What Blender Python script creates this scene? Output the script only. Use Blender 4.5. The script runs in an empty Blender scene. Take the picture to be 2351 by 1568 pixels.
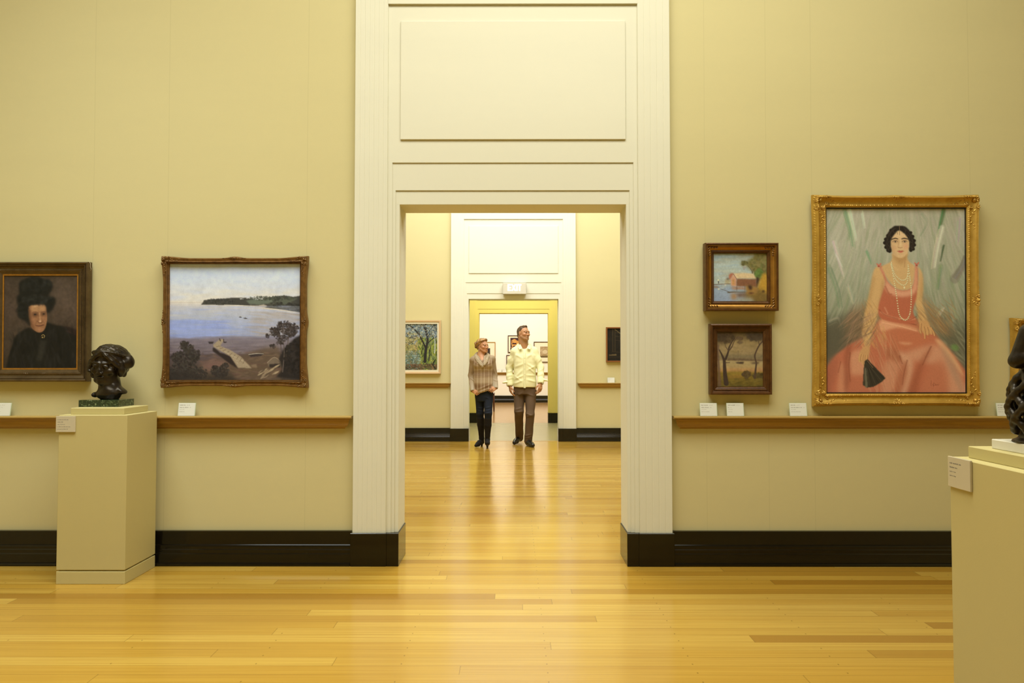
# A gallery enfilade: tan picture rooms seen through a doorway, two visitors walking towards us.
import bpy, math, random
import numpy as np
from mathutils import Vector, Matrix

random.seed(7)
RNG = np.random.default_rng(11)
SC = bpy.context.scene
COL = SC.collection
W, H, FPX = 2351, 1568, 1600.0
EYE = 1.29
VPX, HZY = 1180.0, 829.0
PITCH = math.atan((HZY - H / 2) / FPX)
YAW = math.atan((VPX - W / 2) / FPX)

# ------------------------------------------------------------------ camera
cd = bpy.data.cameras.new('camera')
cam = bpy.data.objects.new('camera', cd)
COL.objects.link(cam)
cam.location = (0, 0, EYE)
cam.rotation_euler = (math.pi / 2 + PITCH, 0, YAW)
cd.sensor_width = 36.0
cd.lens = 36.0 * FPX / W
cd.clip_start = 0.05
SC.camera = cam
_R = np.array(cam.rotation_euler.to_matrix())


def P(px, py, Y):
    """point of the plane y=Y that photograph pixel (px,py) looks at"""
    d = _R @ np.array([(px - W / 2) / FPX, -(py - H / 2) / FPX, -1.0])
    t = Y / d[1]
    return np.array([d[0] * t, Y, EYE + d[2] * t])


def PX(px, Y, py=900):
    return float(P(px, py, Y)[0])


def PZ(py, Y, px=1180):
    return float(P(px, py, Y)[2])


# ------------------------------------------------------------------ objects
def link(o, parent=None):
    COL.objects.link(o)
    if parent is not None:
        o.parent = parent
    return o


def thing(name, label, cat, loc=(0, 0, 0), rot=(0, 0, 0), group=None, kind=None):
    o = bpy.data.objects.new(name, None)
    o.empty_display_size = 0.1
    link(o)
    o.location = loc
    o.rotation_euler = rot
    return tag(o, label, cat, group, kind)


def tag(o, label, cat, group=None, kind=None):
    o['label'] = label
    o['category'] = cat
    if group:
        o['group'] = group
    if kind:
        o['kind'] = kind
    return o


def mesh_obj(name, V, F, mat, parent=None, smooth=False, cols=None, off=None, auto=None):
    """one mesh object; V (n,3), F list of index tuples or (m,4) array; off is subtracted from V"""
    V = np.asarray(V, dtype=np.float64)
    if off is not None:
        V = V - np.asarray(off, dtype=np.float64)
    me = bpy.data.meshes.new(name)
    if isinstance(F, np.ndarray):
        n, k = F.shape
        me.vertices.add(len(V))
        me.vertices.foreach_set('co', V.astype(np.float32).ravel())
        me.loops.add(n * k)
        me.loops.foreach_set('vertex_index', F.astype(np.int32).ravel())
        me.polygons.add(n)
        me.polygons.foreach_set('loop_start', np.arange(0, n * k, k, dtype=np.int32))
        me.update(calc_edges=True)
    else:
        me.from_pydata(V.tolist(), [], [tuple(int(i) for i in f) for f in F])
        me.update()
    if smooth:
        me.polygons.foreach_set('use_smooth', np.ones(len(me.polygons), dtype=bool))
        if auto is not None:
            try:
                me.set_sharp_from_angle(angle=math.radians(auto))
            except Exception:
                pass
    if cols is not None:
        a = me.color_attributes.new('paint', 'FLOAT_COLOR', 'POINT')
        c = np.ones((len(V), 4), dtype=np.float32)
        c[:, :3] = cols
        a.data.foreach_set('color', c.ravel())
    me.materials.append(mat)
    o = bpy.data.objects.new(name, me)
    return link(o, parent)


class MB:
    """collects simple shapes into one mesh"""

    def __init__(s):
        s.V = []
        s.F = []

    def add(s, V, F):
        b = len(s.V)
        s.V += [tuple(map(float, v)) for v in V]
        s.F += [tuple(i + b for i in f) for f in F]
        return s

    def box(s, x0, x1, y0, y1, z0, z1):
        V = [(x0, y0, z0), (x1, y0, z0), (x1, y1, z0), (x0, y1, z0), (x0, y0, z1), (x1, y0, z1), (x1, y1, z1), (x0, y1, z1)]
        F = [(0, 3, 2, 1), (4, 5, 6, 7), (0, 1, 5, 4), (1, 2, 6, 5), (2, 3, 7, 6), (3, 0, 4, 7)]
        return s.add(V, F)

    def bbox(s, x0, x1, y0, y1, z0, z1, b=0.004):
        """box with chamfered edges"""
        xs, ys, zs = (x0, x1), (y0, y1), (z0, z1)
        V, idx = [], {}
        for i in (0, 1):
            for j in (0, 1):
                for k in (0, 1):
                    sx, sy, sz = (1, -1)[i], (1, -1)[j], (1, -1)[k]
                    for ax in range(3):
                        p = [xs[i] + sx * b, ys[j] + sy * b, zs[k] + sz * b]
                        p[ax] = (xs[i], ys[j], zs[k])[ax]
                        idx[(i, j, k, ax)] = len(V)
                        V.append(p)
        F = []
        q = [(0, 0), (1, 0), (1, 1), (0, 1)]
        for s_ in (0, 1):
            F.append([idx[(s_, a, c, 0)] for a, c in (q if s_ else q[::-1])])
            F.append([idx[(a, s_, c, 1)] for a, c in (q[::-1] if s_ else q)])
            F.append([idx[(a, c, s_, 2)] for a, c in (q if s_ else q[::-1])])
        for a in (0, 1):
            for c in (0, 1):
                F.append([idx[(0, a, c, 1)], idx[(1, a, c, 1)], idx[(1, a, c, 2)], idx[(0, a, c, 2)]])
                F.append([idx[(a, 0, c, 0)], idx[(a, 1, c, 0)], idx[(a, 1, c, 2)], idx[(a, 0, c, 2)]])
                F.append([idx[(a, c, 0, 0)], idx[(a, c, 1, 0)], idx[(a, c, 1, 1)], idx[(a, c, 0, 1)]])
        for i in (0, 1):
            for j in (0, 1):
                for k in (0, 1):
                    F.append([idx[(i, j, k, ax)] for ax in range(3)])
        return s.add(V, F)

    def extrude_x(s, prof, x0, x1, x0b=None, x1b=None):
        """profile [(y,z)...] (closed) swept along x; optional per-point end insets"""
        n = len(prof)
        V = [((x0 + (x0b[i] if x0b else 0)), p[0], p[1]) for i, p in enumerate(prof)]
        V += [((x1 + (x1b[i] if x1b else 0)), p[0], p[1]) for i, p in enumerate(prof)]
        F = [(i, (i + 1) % n, n + (i + 1) % n, n + i) for i in range(n)]
        F += [tuple(range(n))[::-1], tuple(range(n, 2 * n))]
        return s.add(V, F)

    def tube(s, pts, radii, n=8, caps=True):
        pts = [np.array(p, float) for p in pts]
        if np.isscalar(radii):
            radii = [radii] * len(pts)
        b = len(s.V)
        prev = None
        for i, p in enumerate(pts):
            t = pts[min(i + 1, len(pts) - 1)] - pts[max(i - 1, 0)]
            t = t / (np.linalg.norm(t) + 1e-12)
            if prev is None:
                ref = np.array([0, 0, 1.0]) if abs(t[2]) < 0.9 else np.array([1.0, 0, 0])
                u = np.cross(t, ref)
            else:
                u = prev - t * np.dot(prev, t)
            u = u / (np.linalg.norm(u) + 1e-12)
            prev = u
            v = np.cross(t, u)
            for k in range(n):
                a = 2 * math.pi * k / n
                s.V.append(tuple(p + radii[i] * (math.cos(a) * u + math.sin(a) * v)))
        for i in range(len(pts) - 1):
            for k in range(n):
                a, c = b + i * n + k, b + i * n + (k + 1) % n
                s.F.append((a, c, c + n, a + n))
        if caps:
            s.F.append(tuple(b + k for k in range(n))[::-1])
            e = b + (len(pts) - 1) * n
            s.F.append(tuple(e + k for k in range(n)))
        return s

    def ball(s, c, r, n=8, m=6, R=None):
        r = np.array([r, r, r], float) if np.isscalar(r) else np.array(r, float)
        V, F = [], []
        for j in range(m + 1):
            th = math.pi * j / m
            for i in range(n):
                a = 2 * math.pi * i / n
                p = np.array([math.sin(th) * math.cos(a), math.sin(th) * math.sin(a), math.cos(th)]) * r
                if R is not None:
                    p = R @ p
                V.append(p + np.array(c, float))
        for j in range(m):
            for i in range(n):
                F.append((j * n + i, (j + 1) * n + i, (j + 1) * n + (i + 1) % n, j * n + (i + 1) % n))
        return s.add(V, F)

    def build(s, name, mat, parent=None, smooth=False, off=None, auto=None):
        return mesh_obj(name, s.V, s.F, mat, parent, smooth, off=off, auto=auto)


# ------------------------------------------------------------------ materials
def lin(c):
    c = np.asarray(c, dtype=np.float64)
    if c.max() > 1.5:
        c = c / 255.0
    return np.where(c <= 0.04045, c / 12.92, ((c + 0.055) / 1.055) ** 2.4)


def L4(c):
    r = lin(c)
    return (float(r[0]), float(r[1]), float(r[2]), 1.0)


class NT:
    """small node-tree builder"""

    def __init__(s, name):
        s.m = bpy.data.materials.new(name)
        s.m.use_nodes = True
        s.t = s.m.node_tree
        s.b = s.t.nodes['Principled BSDF']

    def n(s, typ, **kw):
        nd = s.t.nodes.new(typ)
        for k, v in kw.items():
            setattr(nd, k, v)
        return nd

    def l(s, a, b):
        s.t.links.new(a, b)

    def val(s, sock, v):
        if hasattr(v, 'is_linked') or hasattr(v, 'links'):
            s.l(v, sock)
        else:
            sock.default_value = v

    def math(s, op, a, b=None, clamp=False):
        nd = s.n('ShaderNodeMath', operation=op, use_clamp=clamp)
        s.val(nd.inputs[0], a)
        if b is not None:
            s.val(nd.inputs[1], b)
        return nd.outputs[0]

    def mix(s, f, a, b, blend='MIX'):
        nd = s.n('ShaderNodeMix', data_type='RGBA', blend_type=blend)
        s.val(nd.inputs[0], f)
        s.val(nd.inputs[6], a)
        s.val(nd.inputs[7], b)
        return nd.outputs[2]

    def noise(s, scale, detail=3, rough=0.5, vec=None, stretch=None):
        nd = s.n('ShaderNodeTexNoise')
        nd.inputs['Scale'].default_value = scale
        nd.inputs['Detail'].default_value = detail
        nd.inputs['Roughness'].default_value = rough
        if vec is None:
            vec = s.n('ShaderNodeTexCoord').outputs['Object']
        if stretch:
            mp = s.n('ShaderNodeMapping')
            mp.inputs['Scale'].default_value = stretch
            s.l(vec, mp.inputs['Vector'])
            vec = mp.outputs[0]
        s.l(vec, nd.inputs['Vector'])
        return nd.outputs['Fac']

    def ramp(s, f, stops):
        nd = s.n('ShaderNodeValToRGB')
        e = nd.color_ramp.elements
        while len(e) < len(stops):
            e.new(0.5)
        for i, (p, c) in enumerate(stops):
            e[i].position = p
            e[i].color = c
        s.l(f, nd.inputs[0])
        return nd.outputs[0]

    def bump(s, h, strength=0.2, dist=0.005):
        nd = s.n('ShaderNodeBump')
        nd.inputs['Strength'].default_value = strength
        nd.inputs['Distance'].default_value = dist
        s.l(h, nd.inputs['Height'])
        s.l(nd.outputs[0], s.b.inputs['Normal'])

    def out(s, col=None, rough=None, metal=None, spec=None, coat=None, coat_rough=None):
        if col is not None:
            s.val(s.b.inputs['Base Color'], col)
        if rough is not None:
            s.val(s.b.inputs['Roughness'], rough)
        if metal is not None:
            s.val(s.b.inputs['Metallic'], metal)
        if spec is not None:
            s.val(s.b.inputs['Specular IOR Level'], spec)
        if coat is not None:
            s.val(s.b.inputs['Coat Weight'], coat)
        if coat_rough is not None:
            s.val(s.b.inputs['Coat Roughness'], coat_rough)
        return s.m


def plain(name, c, rough=0.6, metal=0.0, var=0.08, scale=12, spec=0.4, bump=0.0, bscale=60, coat=0.0, stretch=None):
    """one colour with a little uneven tone"""
    t = NT(name)
    c = np.array(c, float)
    f = t.noise(scale, 4, 0.6, stretch=stretch)
    col = t.mix(f, tuple(np.clip(c * (1 - var), 0, 1)) + (1,), tuple(np.clip(c * (1 + var), 0, 1)) + (1,))
    if bump:
        t.bump(t.noise(bscale, 3, 0.6), bump, 0.004)
    return t.out(col, rough, metal, spec, coat)


def vcol(name, rough=0.6, spec=0.35, bump=0.0, bscale=80, metal=0.0):
    t = NT(name)
    a = t.n('ShaderNodeVertexColor', layer_name='paint')
    if bump:
        t.bump(t.noise(bscale, 4, 0.6), bump, 0.003)
    return t.out(a.outputs['Color'], rough, metal, spec)
# ------------------------------------------------------------------ materials of the rooms
TAN = (0.605, 0.54, 0.285)
CREAM = (0.71, 0.695, 0.56)


def wall_paint(name, c, seams=(), bump=0.12):
    t = NT(name)
    c = np.array(c)
    pos = t.n('ShaderNodeNewGeometry').outputs['Position']
    f = t.noise(1.3, 4, 0.6, vec=pos, stretch=(0.35, 1, 2.2))
    col = t.mix(f, tuple(c * 0.96) + (1,), tuple(c * 1.04) + (1,))
    g = t.noise(420, 2, 0.6, vec=pos)
    col = t.mix(t.math('MULTIPLY', g, 0.10), col, tuple(c * 0.7) + (1,))
    if seams:
        sp = t.n('ShaderNodeSeparateXYZ')
        t.l(pos, sp.inputs[0])
        wob = t.math('MULTIPLY', t.math('SUBTRACT', t.noise(0.8, 2, vec=pos), 0.5), 0.012)
        x = t.math('ADD', sp.outputs[0], wob)
        tot = None
        for sx in seams:
            d = t.math('ABSOLUTE', t.math('SUBTRACT', x, sx))
            k = t.math('SUBTRACT', 1.0, t.math('DIVIDE', d, 0.0035), clamp=True)
            tot = k if tot is None else t.math('MAXIMUM', tot, k)
        col = t.mix(t.math('MULTIPLY', tot, 0.22), col, tuple(c * 0.55) + (1,))
    t.bump(t.noise(260, 3, 0.6, vec=pos), bump, 0.002)
    return t.out(col, 0.85, 0.0, 0.25)


def timber_floor(name, base, dark, light, rough=0.18):
    t = NT(name)
    pos = t.n('ShaderNodeNewGeometry').outputs['Position']
    sp = t.n('ShaderNodeSeparateXYZ')
    t.l(pos, sp.inputs[0])
    x, y = sp.outputs[0], sp.outputs[1]
    yy = t.math('DIVIDE', y, 0.083)
    row = t.math('FLOOR', yy)
    wn = t.n('ShaderNodeTexWhiteNoise', noise_dimensions='1D')
    t.l(row, wn.inputs['W'])
    xx = t.math('ADD', t.math('DIVIDE', x, 2.9), t.math('MULTIPLY', wn.outputs['Value'], 37.0))
    pl = t.math('FLOOR', xx)
    cmb = t.n('ShaderNodeCombineXYZ')
    t.l(row, cmb.inputs[0])
    t.l(pl, cmb.inputs[1])
    w2 = t.n('ShaderNodeTexWhiteNoise', noise_dimensions='2D')
    t.l(cmb.outputs[0], w2.inputs['Vector'])
    r = w2.outputs['Value']
    col = t.ramp(r, [(0.0, dark), (0.2, base), (0.55, base), (0.8, light), (1.0, light)])
    # grain: long streaks, shifted per board
    off = t.n('ShaderNodeVectorMath', operation='ADD')
    t.l(pos, off.inputs[0])
    c3 = t.n('ShaderNodeCombineXYZ')
    t.l(t.math('MULTIPLY', r, 31.0), c3.inputs[2])
    t.l(c3.outputs[0], off.inputs[1])
    g = t.noise(1.0, 7, 0.72, vec=off.outputs[0], stretch=(0.9, 85, 1))
    g2 = t.noise(1.0, 3, 0.5, vec=off.outputs[0], stretch=(0.5, 16, 1))
    col = t.mix(t.math('MULTIPLY', t.math('SUBTRACT', g, 0.40, clamp=True), 2.2, clamp=True), col, dark)
    col = t.mix(t.math('MULTIPLY', t.math('SUBTRACT', g2, 0.52, clamp=True), 1.6, clamp=True), col, dark)
    # joints between boards and at board ends
    fy = t.math('FRACT', yy)
    ey = t.math('MINIMUM', fy, t.math('SUBTRACT', 1.0, fy))
    jy = t.math('SUBTRACT', 1.0, t.math('DIVIDE', ey, 0.022), clamp=True)
    fx = t.math('FRACT', xx)
    ex = t.math('MINIMUM', fx, t.math('SUBTRACT', 1.0, fx))
    jx = t.math('SUBTRACT', 1.0, t.math('DIVIDE', ex, 0.0009), clamp=True)
    # nail marks in rows across the boards
    nx = t.math('ABSOLUTE', t.math('SUBTRACT', t.math('FRACT', t.math('DIVIDE', t.math('ADD', x, 0.17), 0.62)), 0.5))
    nk = t.math('LESS_THAN', nx, 0.0045)
    ny = t.math('LESS_THAN', t.math('ABSOLUTE', t.math('SUBTRACT', fy, 0.22)), 0.06)
    nail = t.math('MULTIPLY', t.math('MULTIPLY', nk, ny), t.math('GREATER_THAN', r, 0.35))
    dk = tuple(np.array(dark[:3]) * 0.28) + (1,)
    col = t.mix(t.math('MULTIPLY', jy, 0.55), col, dk)
    col = t.mix(t.math('MULTIPLY', jx, 0.6), col, dk)
    col = t.mix(t.math('MULTIPLY', nail, 0.55), col, dk)
    ro = t.math('ADD', rough - 0.04, t.math('MULTIPLY', t.noise(6, 3, vec=pos), 0.09))
    h = t.math('SUBTRACT', t.math('MULTIPLY', g, 0.12), t.math('MULTIPLY', jy, 1.0))
    t.bump(h, 0.10, 0.002)
    return t.out(col, ro, 0.0, 0.5, 0.2, 0.12)


SEAMS = [PX(v, 4.475, 300) for v in (217, 388, 707, 1617, 1758, 1862, 2225)]
M_WALL = wall_paint('tan_wall_fabric', TAN, SEAMS)
M_WALL2 = wall_paint('pale_tan_wall', TAN)
M_WALL4 = wall_paint('cream_wall', (0.86, 0.82, 0.70))
M_TRIM = wall_paint('cream_plaster', CREAM, bump=0.10)
M_YEL = wall_paint('yellow_plaster', (0.69, 0.575, 0.17))  # yellow paint, with the hall's yellow light put into its colour too
M_CEIL = wall_paint('white_ceiling', (0.8, 0.78, 0.7))
M_FLOOR = timber_floor('honey_timber', (0.445, 0.262, 0.036, 1), (0.30, 0.15, 0.016, 1), (0.505, 0.325, 0.058, 1))
M_FLOOR4 = timber_floor('red_timber', (0.36, 0.19, 0.045, 1), (0.3, 0.14, 0.03, 1), (0.40, 0.22, 0.055, 1))
M_STONE = plain('pale_green_stone', (0.28, 0.245, 0.12), 0.25, var=0.06, scale=3)
M_BLACK = plain('black_gloss_paint', (0.006, 0.0045, 0.0025), 0.15, var=0.2, scale=4, spec=0.4)
M_RAIL = NT('golden_oak')
_g = M_RAIL.noise(1.0, 5, 0.6, stretch=(3, 60, 60))
M_RAIL = M_RAIL.out(M_RAIL.ramp(_g, [(0.25, (0.27, 0.145, 0.018, 1)), (0.7, (0.41, 0.235, 0.036, 1))]), 0.38, 0.0, 0.5, 0.15)
M_RAILTOP = plain('oak_lit_edge', (0.40, 0.265, 0.075), 0.32, var=0.15, stretch=(1, 20, 20))  # paler oak: the highlight along the ledge top is put into its colour

# ------------------------------------------------------------------ shell
CEIL = 5.7
XL, XR = -4.9, 4.9
YB = -4.6                      # wall behind the camera
Y1, Y2, Y3, Y4 = 4.41, 11.22, 14.59, 21.75   # fronts of the black blocks of each wall


def struct(o, label, cat):
    return tag(o, label, cat, kind='structure')


# opening and mouldings, measured on the first wall
OX0, OX1 = PX(917, Y1 + 0.047, 700), PX(1438, Y1 + 0.047, 700)
OZ = PZ(470, Y1 + 0.047)
PIL0, PIL1 = PX(812, Y1 + 0.015, 800), PX(1541.5, Y1 + 0.015, 800)
IN0, IN1 = PX(890.5, Y1 + 0.015, 200), PX(1464, Y1 + 0.015, 200)
FR2 = (PX(901, Y1 + 0.027, 373), PX(1454, Y1 + 0.027, 373), PZ(373, Y1 + 0.027))
FR3 = (PX(908.5, Y1 + 0.037, 437), PX(1445, Y1 + 0.037, 437), PZ(437, Y1 + 0.037))
PAN = (PX(919.5, Y1 + 0.017, 200), PX(1436, Y1 + 0.017, 200), PZ(320, Y1 + 0.017), PZ(48, Y1 + 0.017))
BANDZ = PZ(8, Y1 + 0.012)
BLKZ = PZ(1225, Y1)
THICK = 0.245


def pierced_wall(name, Yw, mat, label, x0=XL, x1=XR, top=CEIL, th=THICK):
    b = MB()
    b.box(x0, OX0 - 0.02, Yw, Yw + th, 0, top)
    b.box(OX1 + 0.02, x1, Yw, Yw + th, 0, top)
    b.box(OX0 - 0.02, OX1 + 0.02, Yw, Yw + th, OZ + 0.02, top)
    return struct(b.build(name, mat), label, 'wall')


def surround(n, Y, mat, label, block_mat, top=4.7, back=False):
    """stepped and reeded plaster door surround with black base blocks; Y is the front of the blocks"""
    r = thing('trim_%d' % n, label, 'door surround', (0, Y, 0), kind='structure')
    yw = 0.065
    # reeded pilasters: six flat reeds parted by narrow grooves
    for side, xa, xb in ((0, PIL0, IN0), (1, IN1, PIL1)):
        b = MB()
        nre = 7 if side == 0 else 5
        w = (xb - xa) / nre
        for i in range(nre):
            a = xa + i * w
            g = 0.0026
            b.add([(a + (g if i else 0), 0.015, BLKZ), (a + w - g, 0.015, BLKZ), (a + w, 0.0164, BLKZ), (a, 0.0164 if i else 0.015, BLKZ),
                   (a + (g if i else 0), 0.015, top), (a + w - g, 0.015, top), (a + w, 0.0164, top), (a, 0.0164 if i else 0.015, top)],
                  [(0, 1, 5, 4), (1, 2, 6, 5), (3, 0, 4, 7), (4, 5, 6, 7)])
        b.box(xa, xb, 0.0165, yw + 0.05, BLKZ, top)
        b.build('pilaster', mat, r)
    # header: field, raised panel and the two stepped architraves
    b = MB()
    b.box(IN0, IN1, 0.027, yw + 0.05, FR2[2], BANDZ)
    b.box(IN0, FR2[0], 0.027, yw + 0.05, BLKZ, FR2[2])
    b.box(FR2[1], IN1, 0.027, yw + 0.05, BLKZ, FR2[2])
    b.box(IN0, IN1, 0.012, yw + 0.05, BANDZ, top)
    b.build('header', mat, r)
    b = MB()
    b.bbox(PAN[0], PAN[1], 0.016, 0.04, PAN[2], PAN[3], 0.002)
    b.build('raised_panel', mat, r)
    b = MB()
    b.box(FR2[0], FR2[1], 0.034, yw + 0.05, FR3[2], FR2[2])
    b.box(FR2[0], FR3[0], 0.034, yw + 0.05, BLKZ, FR3[2])
    b.box(FR3[1], FR2[1], 0.034, yw + 0.05, BLKZ, FR3[2])
    b.box(FR3[0], FR3[1], 0.041, 0.062, OZ + 0.001, FR3[2])
    b.box(FR3[0], OX0 - 0.001, 0.0412, 0.062, BLKZ, FR3[2] - 0.0005)
    b.box(OX1 + 0.001, FR3[1], 0.0412, 0.062, BLKZ, FR3[2] - 0.0005)
    b.build('architrave', mat, r)
    # lining of the opening
    b = MB()
    b.box(OX0 - 0.03, OX0, 0.042, 0.30, BLKZ - 0.003, OZ + 0.01)
    b.box(OX1, OX1 + 0.03, 0.042, 0.30, BLKZ - 0.003, OZ + 0.01)
    b.box(OX0 - 0.0295, OX1 + 0.0295, 0.0425, 0.299, OZ, OZ + 0.03)
    b.build('door_lining', mat, r)
    # black base blocks: an outer and an inner piece each side
    for side in (0, 1):
        s = -1 if side == 0 else 1
        xo = (PIL0 - 0.012) if side == 0 else (PIL1 + 0.010)
        xm = PX(888, Y1) if side == 0 else PX(1466, Y1)
        xi = (OX0 + 0.008) if side == 0 else (OX1 - 0.008)
        b = MB()
        b.bbox(min(xo, xm), max(xo, xm), 0.0, 0.06, 0.0, BLKZ, 0.002)
        b.bbox(min(xm, xi), max(xm, xi), 0.003, 0.295, 0.0, BLKZ, 0.002)
        b.build('base_block', block_mat, r)
    return r


def baseboard(name, x0, x1, Y, label, s=1.0):
    """black moulded skirting, profile in y (towards the room is -y) and z"""
    h = PZ(1223, Y1)
    pr = [(0.065, 0), (-0.002, 0), (-0.004, 0.010), (-0.001, 0.018), (0.010, 0.021), (0.012, 0.072), (0.016, 0.079), (0.016, 0.098),
          (0.020, 0.104), (0.020, 0.118), (0.022, 0.126), (0.030, 0.130), (0.034, h), (0.065, h)]
    b = MB()
    b.extrude_x([(Y + p[0], p[1]) for p in pr], x0, x1)
    return struct(b.build(name, M_BLACK), label, 'baseboard')


def rail(n, x0, x1, Y, label, ends=(0, 0)):
    """narrow oak picture ledge with a bullnose and a cove below; Y is the front edge"""
    zt = PZ(956, Y1 - 0.005)
    r = thing('trim_%d' % n, label, 'picture ledge', ((x0 + x1) / 2, Y, zt), kind='structure')
    bk = 0.0695
    top = [(bk, 0), (0.006, 0), (0.001, -0.003), (-0.001, -0.008), (0.001, -0.013), (0.006, -0.016), (bk, -0.016)]
    b = MB()
    b.extrude_x(top, x0 - (x0 + x1) / 2, x1 - (x0 + x1) / 2)
    b.build('ledge_top', M_RAILTOP, r)
    cv = [(0.012, -0.016), (0.012, -0.024), (0.016, -0.026)]
    for i in range(7):
        a = i / 6
        cv.append((0.018 + 0.036 * a ** 1.6, -0.028 - 0.048 * (1 - (1 - a) ** 1.4)))
    cv += [(0.054, -0.082), (bk, -0.082), (bk, -0.016)]
    ins = [max(0, (p[0] - 0.0)) for p in cv]
    b = MB()
    b.extrude_x(cv, x0 - (x0 + x1) / 2, x1 - (x0 + x1) / 2, [v * ends[0] for v in ins], [-v * ends[1] for v in ins])
    b.build('cove_moulding', M_RAIL, r)
    return r


b = MB()
b.box(XL - 0.2, XR + 0.2, YB - 0.2, Y2 + 0.03, -0.12, 0.0)
struct(b.build('floor', M_FLOOR), 'honey-coloured polished timber floor running through both near galleries', 'floor')
b = MB()
b.box(XL, XR, Y2 + 0.03, Y2 + 0.12, -0.12, 0.001)
struct(b.build('trim_9', M_RAIL), 'dark timber threshold strip in the second doorway', 'threshold')
b = MB()
b.box(XL, XR, Y2 + 0.12, Y3 + 0.0, -0.12, 0.0)
struct(b.build('floor_hall', M_STONE), 'pale greenish polished floor of the hall behind the second doorway', 'floor')
b = MB()
b.box(XL, XR, Y3, Y4 + 0.4, -0.12, 0.0)
struct(b.build('floor_end', M_FLOOR4), 'reddish timber floor of the farthest gallery', 'floor')
b = MB()
b.box(XL - 0.2, XR + 0.2, YB - 0.2, Y2 + 0.2, CEIL, CEIL + 0.15)
struct(b.build('ceiling', M_CEIL), 'white ceiling over the near galleries', 'ceiling')
b = MB()
b.box(XL, XR, Y2 + 0.2, Y3 + 0.2, 3.6, 3.75)
struct(b.build('ceiling_hall', M_CEIL), 'white ceiling over the hall', 'ceiling')
b = MB()
b.box(XL, XR, Y3 + 0.2, Y4 + 0.4, 4.6, 4.75)
struct(b.build('ceiling_end', M_CEIL), 'white ceiling over the farthest gallery', 'ceiling')
for nm, xa, xb in (('wall_left', XL - 0.15, XL), ('wall_right', XR, XR + 0.15)):
    b = MB()
    b.box(xa, xb, YB, Y2 + 0.2, 0, CEIL)
    struct(b.build(nm, M_WALL2), 'tan %s side wall of the near galleries' % nm[5:], 'wall')
for nm, xa, xb in (('wall_far_left', XL - 0.15, XL), ('wall_far_right', XR, XR + 0.15)):
    b = MB()
    b.box(xa, xb, Y2 + 0.2, Y4 + 0.4, 0, 4.75)
    struct(b.build(nm, M_WALL4), 'cream %s side wall beyond the second doorway' % nm[9:], 'wall')
b = MB()
b.box(XL, XR, YB - 0.15, YB, 0, CEIL)
struct(b.build('wall_back', M_WALL2), 'tan wall behind the viewer', 'wall')

pierced_wall('wall_front', Y1 + 0.065, M_WALL, 'tan wall hung with pictures either side of the near doorway')
pierced_wall('wall_middle', Y2 + 0.065, M_WALL2, 'pale tan wall either side of the second doorway')
pierced_wall('wall_hall', Y3 + 0.065, M_YEL, 'yellow hall wall around the third doorway', top=3.7)
b = MB()
b.box(XL, XR, Y4 + 0.065, Y4 + 0.3, 0, 4.7)
struct(b.build('wall_end', M_WALL4), 'pale cream end wall hung with framed prints', 'wall')

surround(1, Y1, M_TRIM, 'tall cream reeded surround of the near doorway with black base blocks', M_BLACK)
surround(2, Y2, M_TRIM, 'cream reeded surround of the second doorway below the exit sign', M_BLACK)
surround(3, Y3, M_YEL, 'yellow surround of the third doorway behind the two visitors', M_BLACK, top=3.55)

BX0, BX1 = PIL0 - 0.014, PIL1 + 0.012
baseboard('baseboard_left', XL, BX0, Y1 + 0.004, 'black moulded skirting left of the near doorway')
baseboard('baseboard_right', BX1, XR, Y1 + 0.004, 'black moulded skirting right of the near doorway')
baseboard('baseboard_middle_left', XL, BX0, Y2 + 0.004, 'black moulded skirting left of the second doorway')
baseboard('baseboard_middle_right', BX1, XR, Y2 + 0.004, 'black moulded skirting right of the second doorway')
baseboard('baseboard_hall_left', XL, BX0, Y3 + 0.004, 'black skirting left of the yellow doorway')
baseboard('baseboard_hall_right', BX1, XR, Y3 + 0.004, 'black skirting right of the yellow doorway')
baseboard('baseboard_end', XL, XR, Y4 + 0.004, 'black skirting along the far end wall')
rail(4, XL, PX(806, Y1 - 0.005), Y1 - 0.005, 'oak picture ledge on the near wall left of the doorway', (0, 0.9))
rail(5, PX(1547.5, Y1 - 0.005), XR, Y1 - 0.005, 'oak picture ledge on the near wall right of the doorway', (0.9, 0))
rail(6, XL, PX(1035, Y2 - 0.005), Y2 - 0.005, 'oak picture ledge below the woodland painting', (0, 0.9))
rail(7, PX(1327, Y2 - 0.005), XR, Y2 - 0.005, 'oak picture ledge below the dark painting', (0.9, 0))
rail(8, XL, XR, Y4 - 0.005, 'oak picture ledge along the far end wall')
# ------------------------------------------------------------------ a little software brush for the canvases
def blur(a, r):
    if r < 0.6:
        return a
    n = int(math.ceil(r * 1.8))
    k = np.exp(-0.5 * (np.arange(-n, n + 1) / (r * 0.7)) ** 2)
    k /= k.sum()
    p = np.pad(a, ((n, n), (n, n)), mode='edge')
    t = sum(k[i] * p[i:i + a.shape[0], :] for i in range(2 * n + 1))
    return sum(k[i] * t[:, i:i + a.shape[1]] for i in range(2 * n + 1))


def catmull(pts, n=8, closed=False):
    p = np.array(pts, float)
    m = len(p)
    out = []
    rng = range(m) if closed else range(m - 1)
    for i in rng:
        g = (lambda j: p[j % m]) if closed else (lambda j: p[min(max(j, 0), m - 1)])
        a, b, c, d = g(i - 1), g(i), g(i + 1), g(i + 2)
        for t in np.linspace(0, 1, n, endpoint=False):
            out.append(0.5 * ((2 * b) + (c - a) * t + (2 * a - 5 * b + 4 * c - d) * t * t + (3 * b - a - 3 * c + d) * t ** 3))
    if not closed:
        out.append(p[-1])
    return np.array(out)


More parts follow.
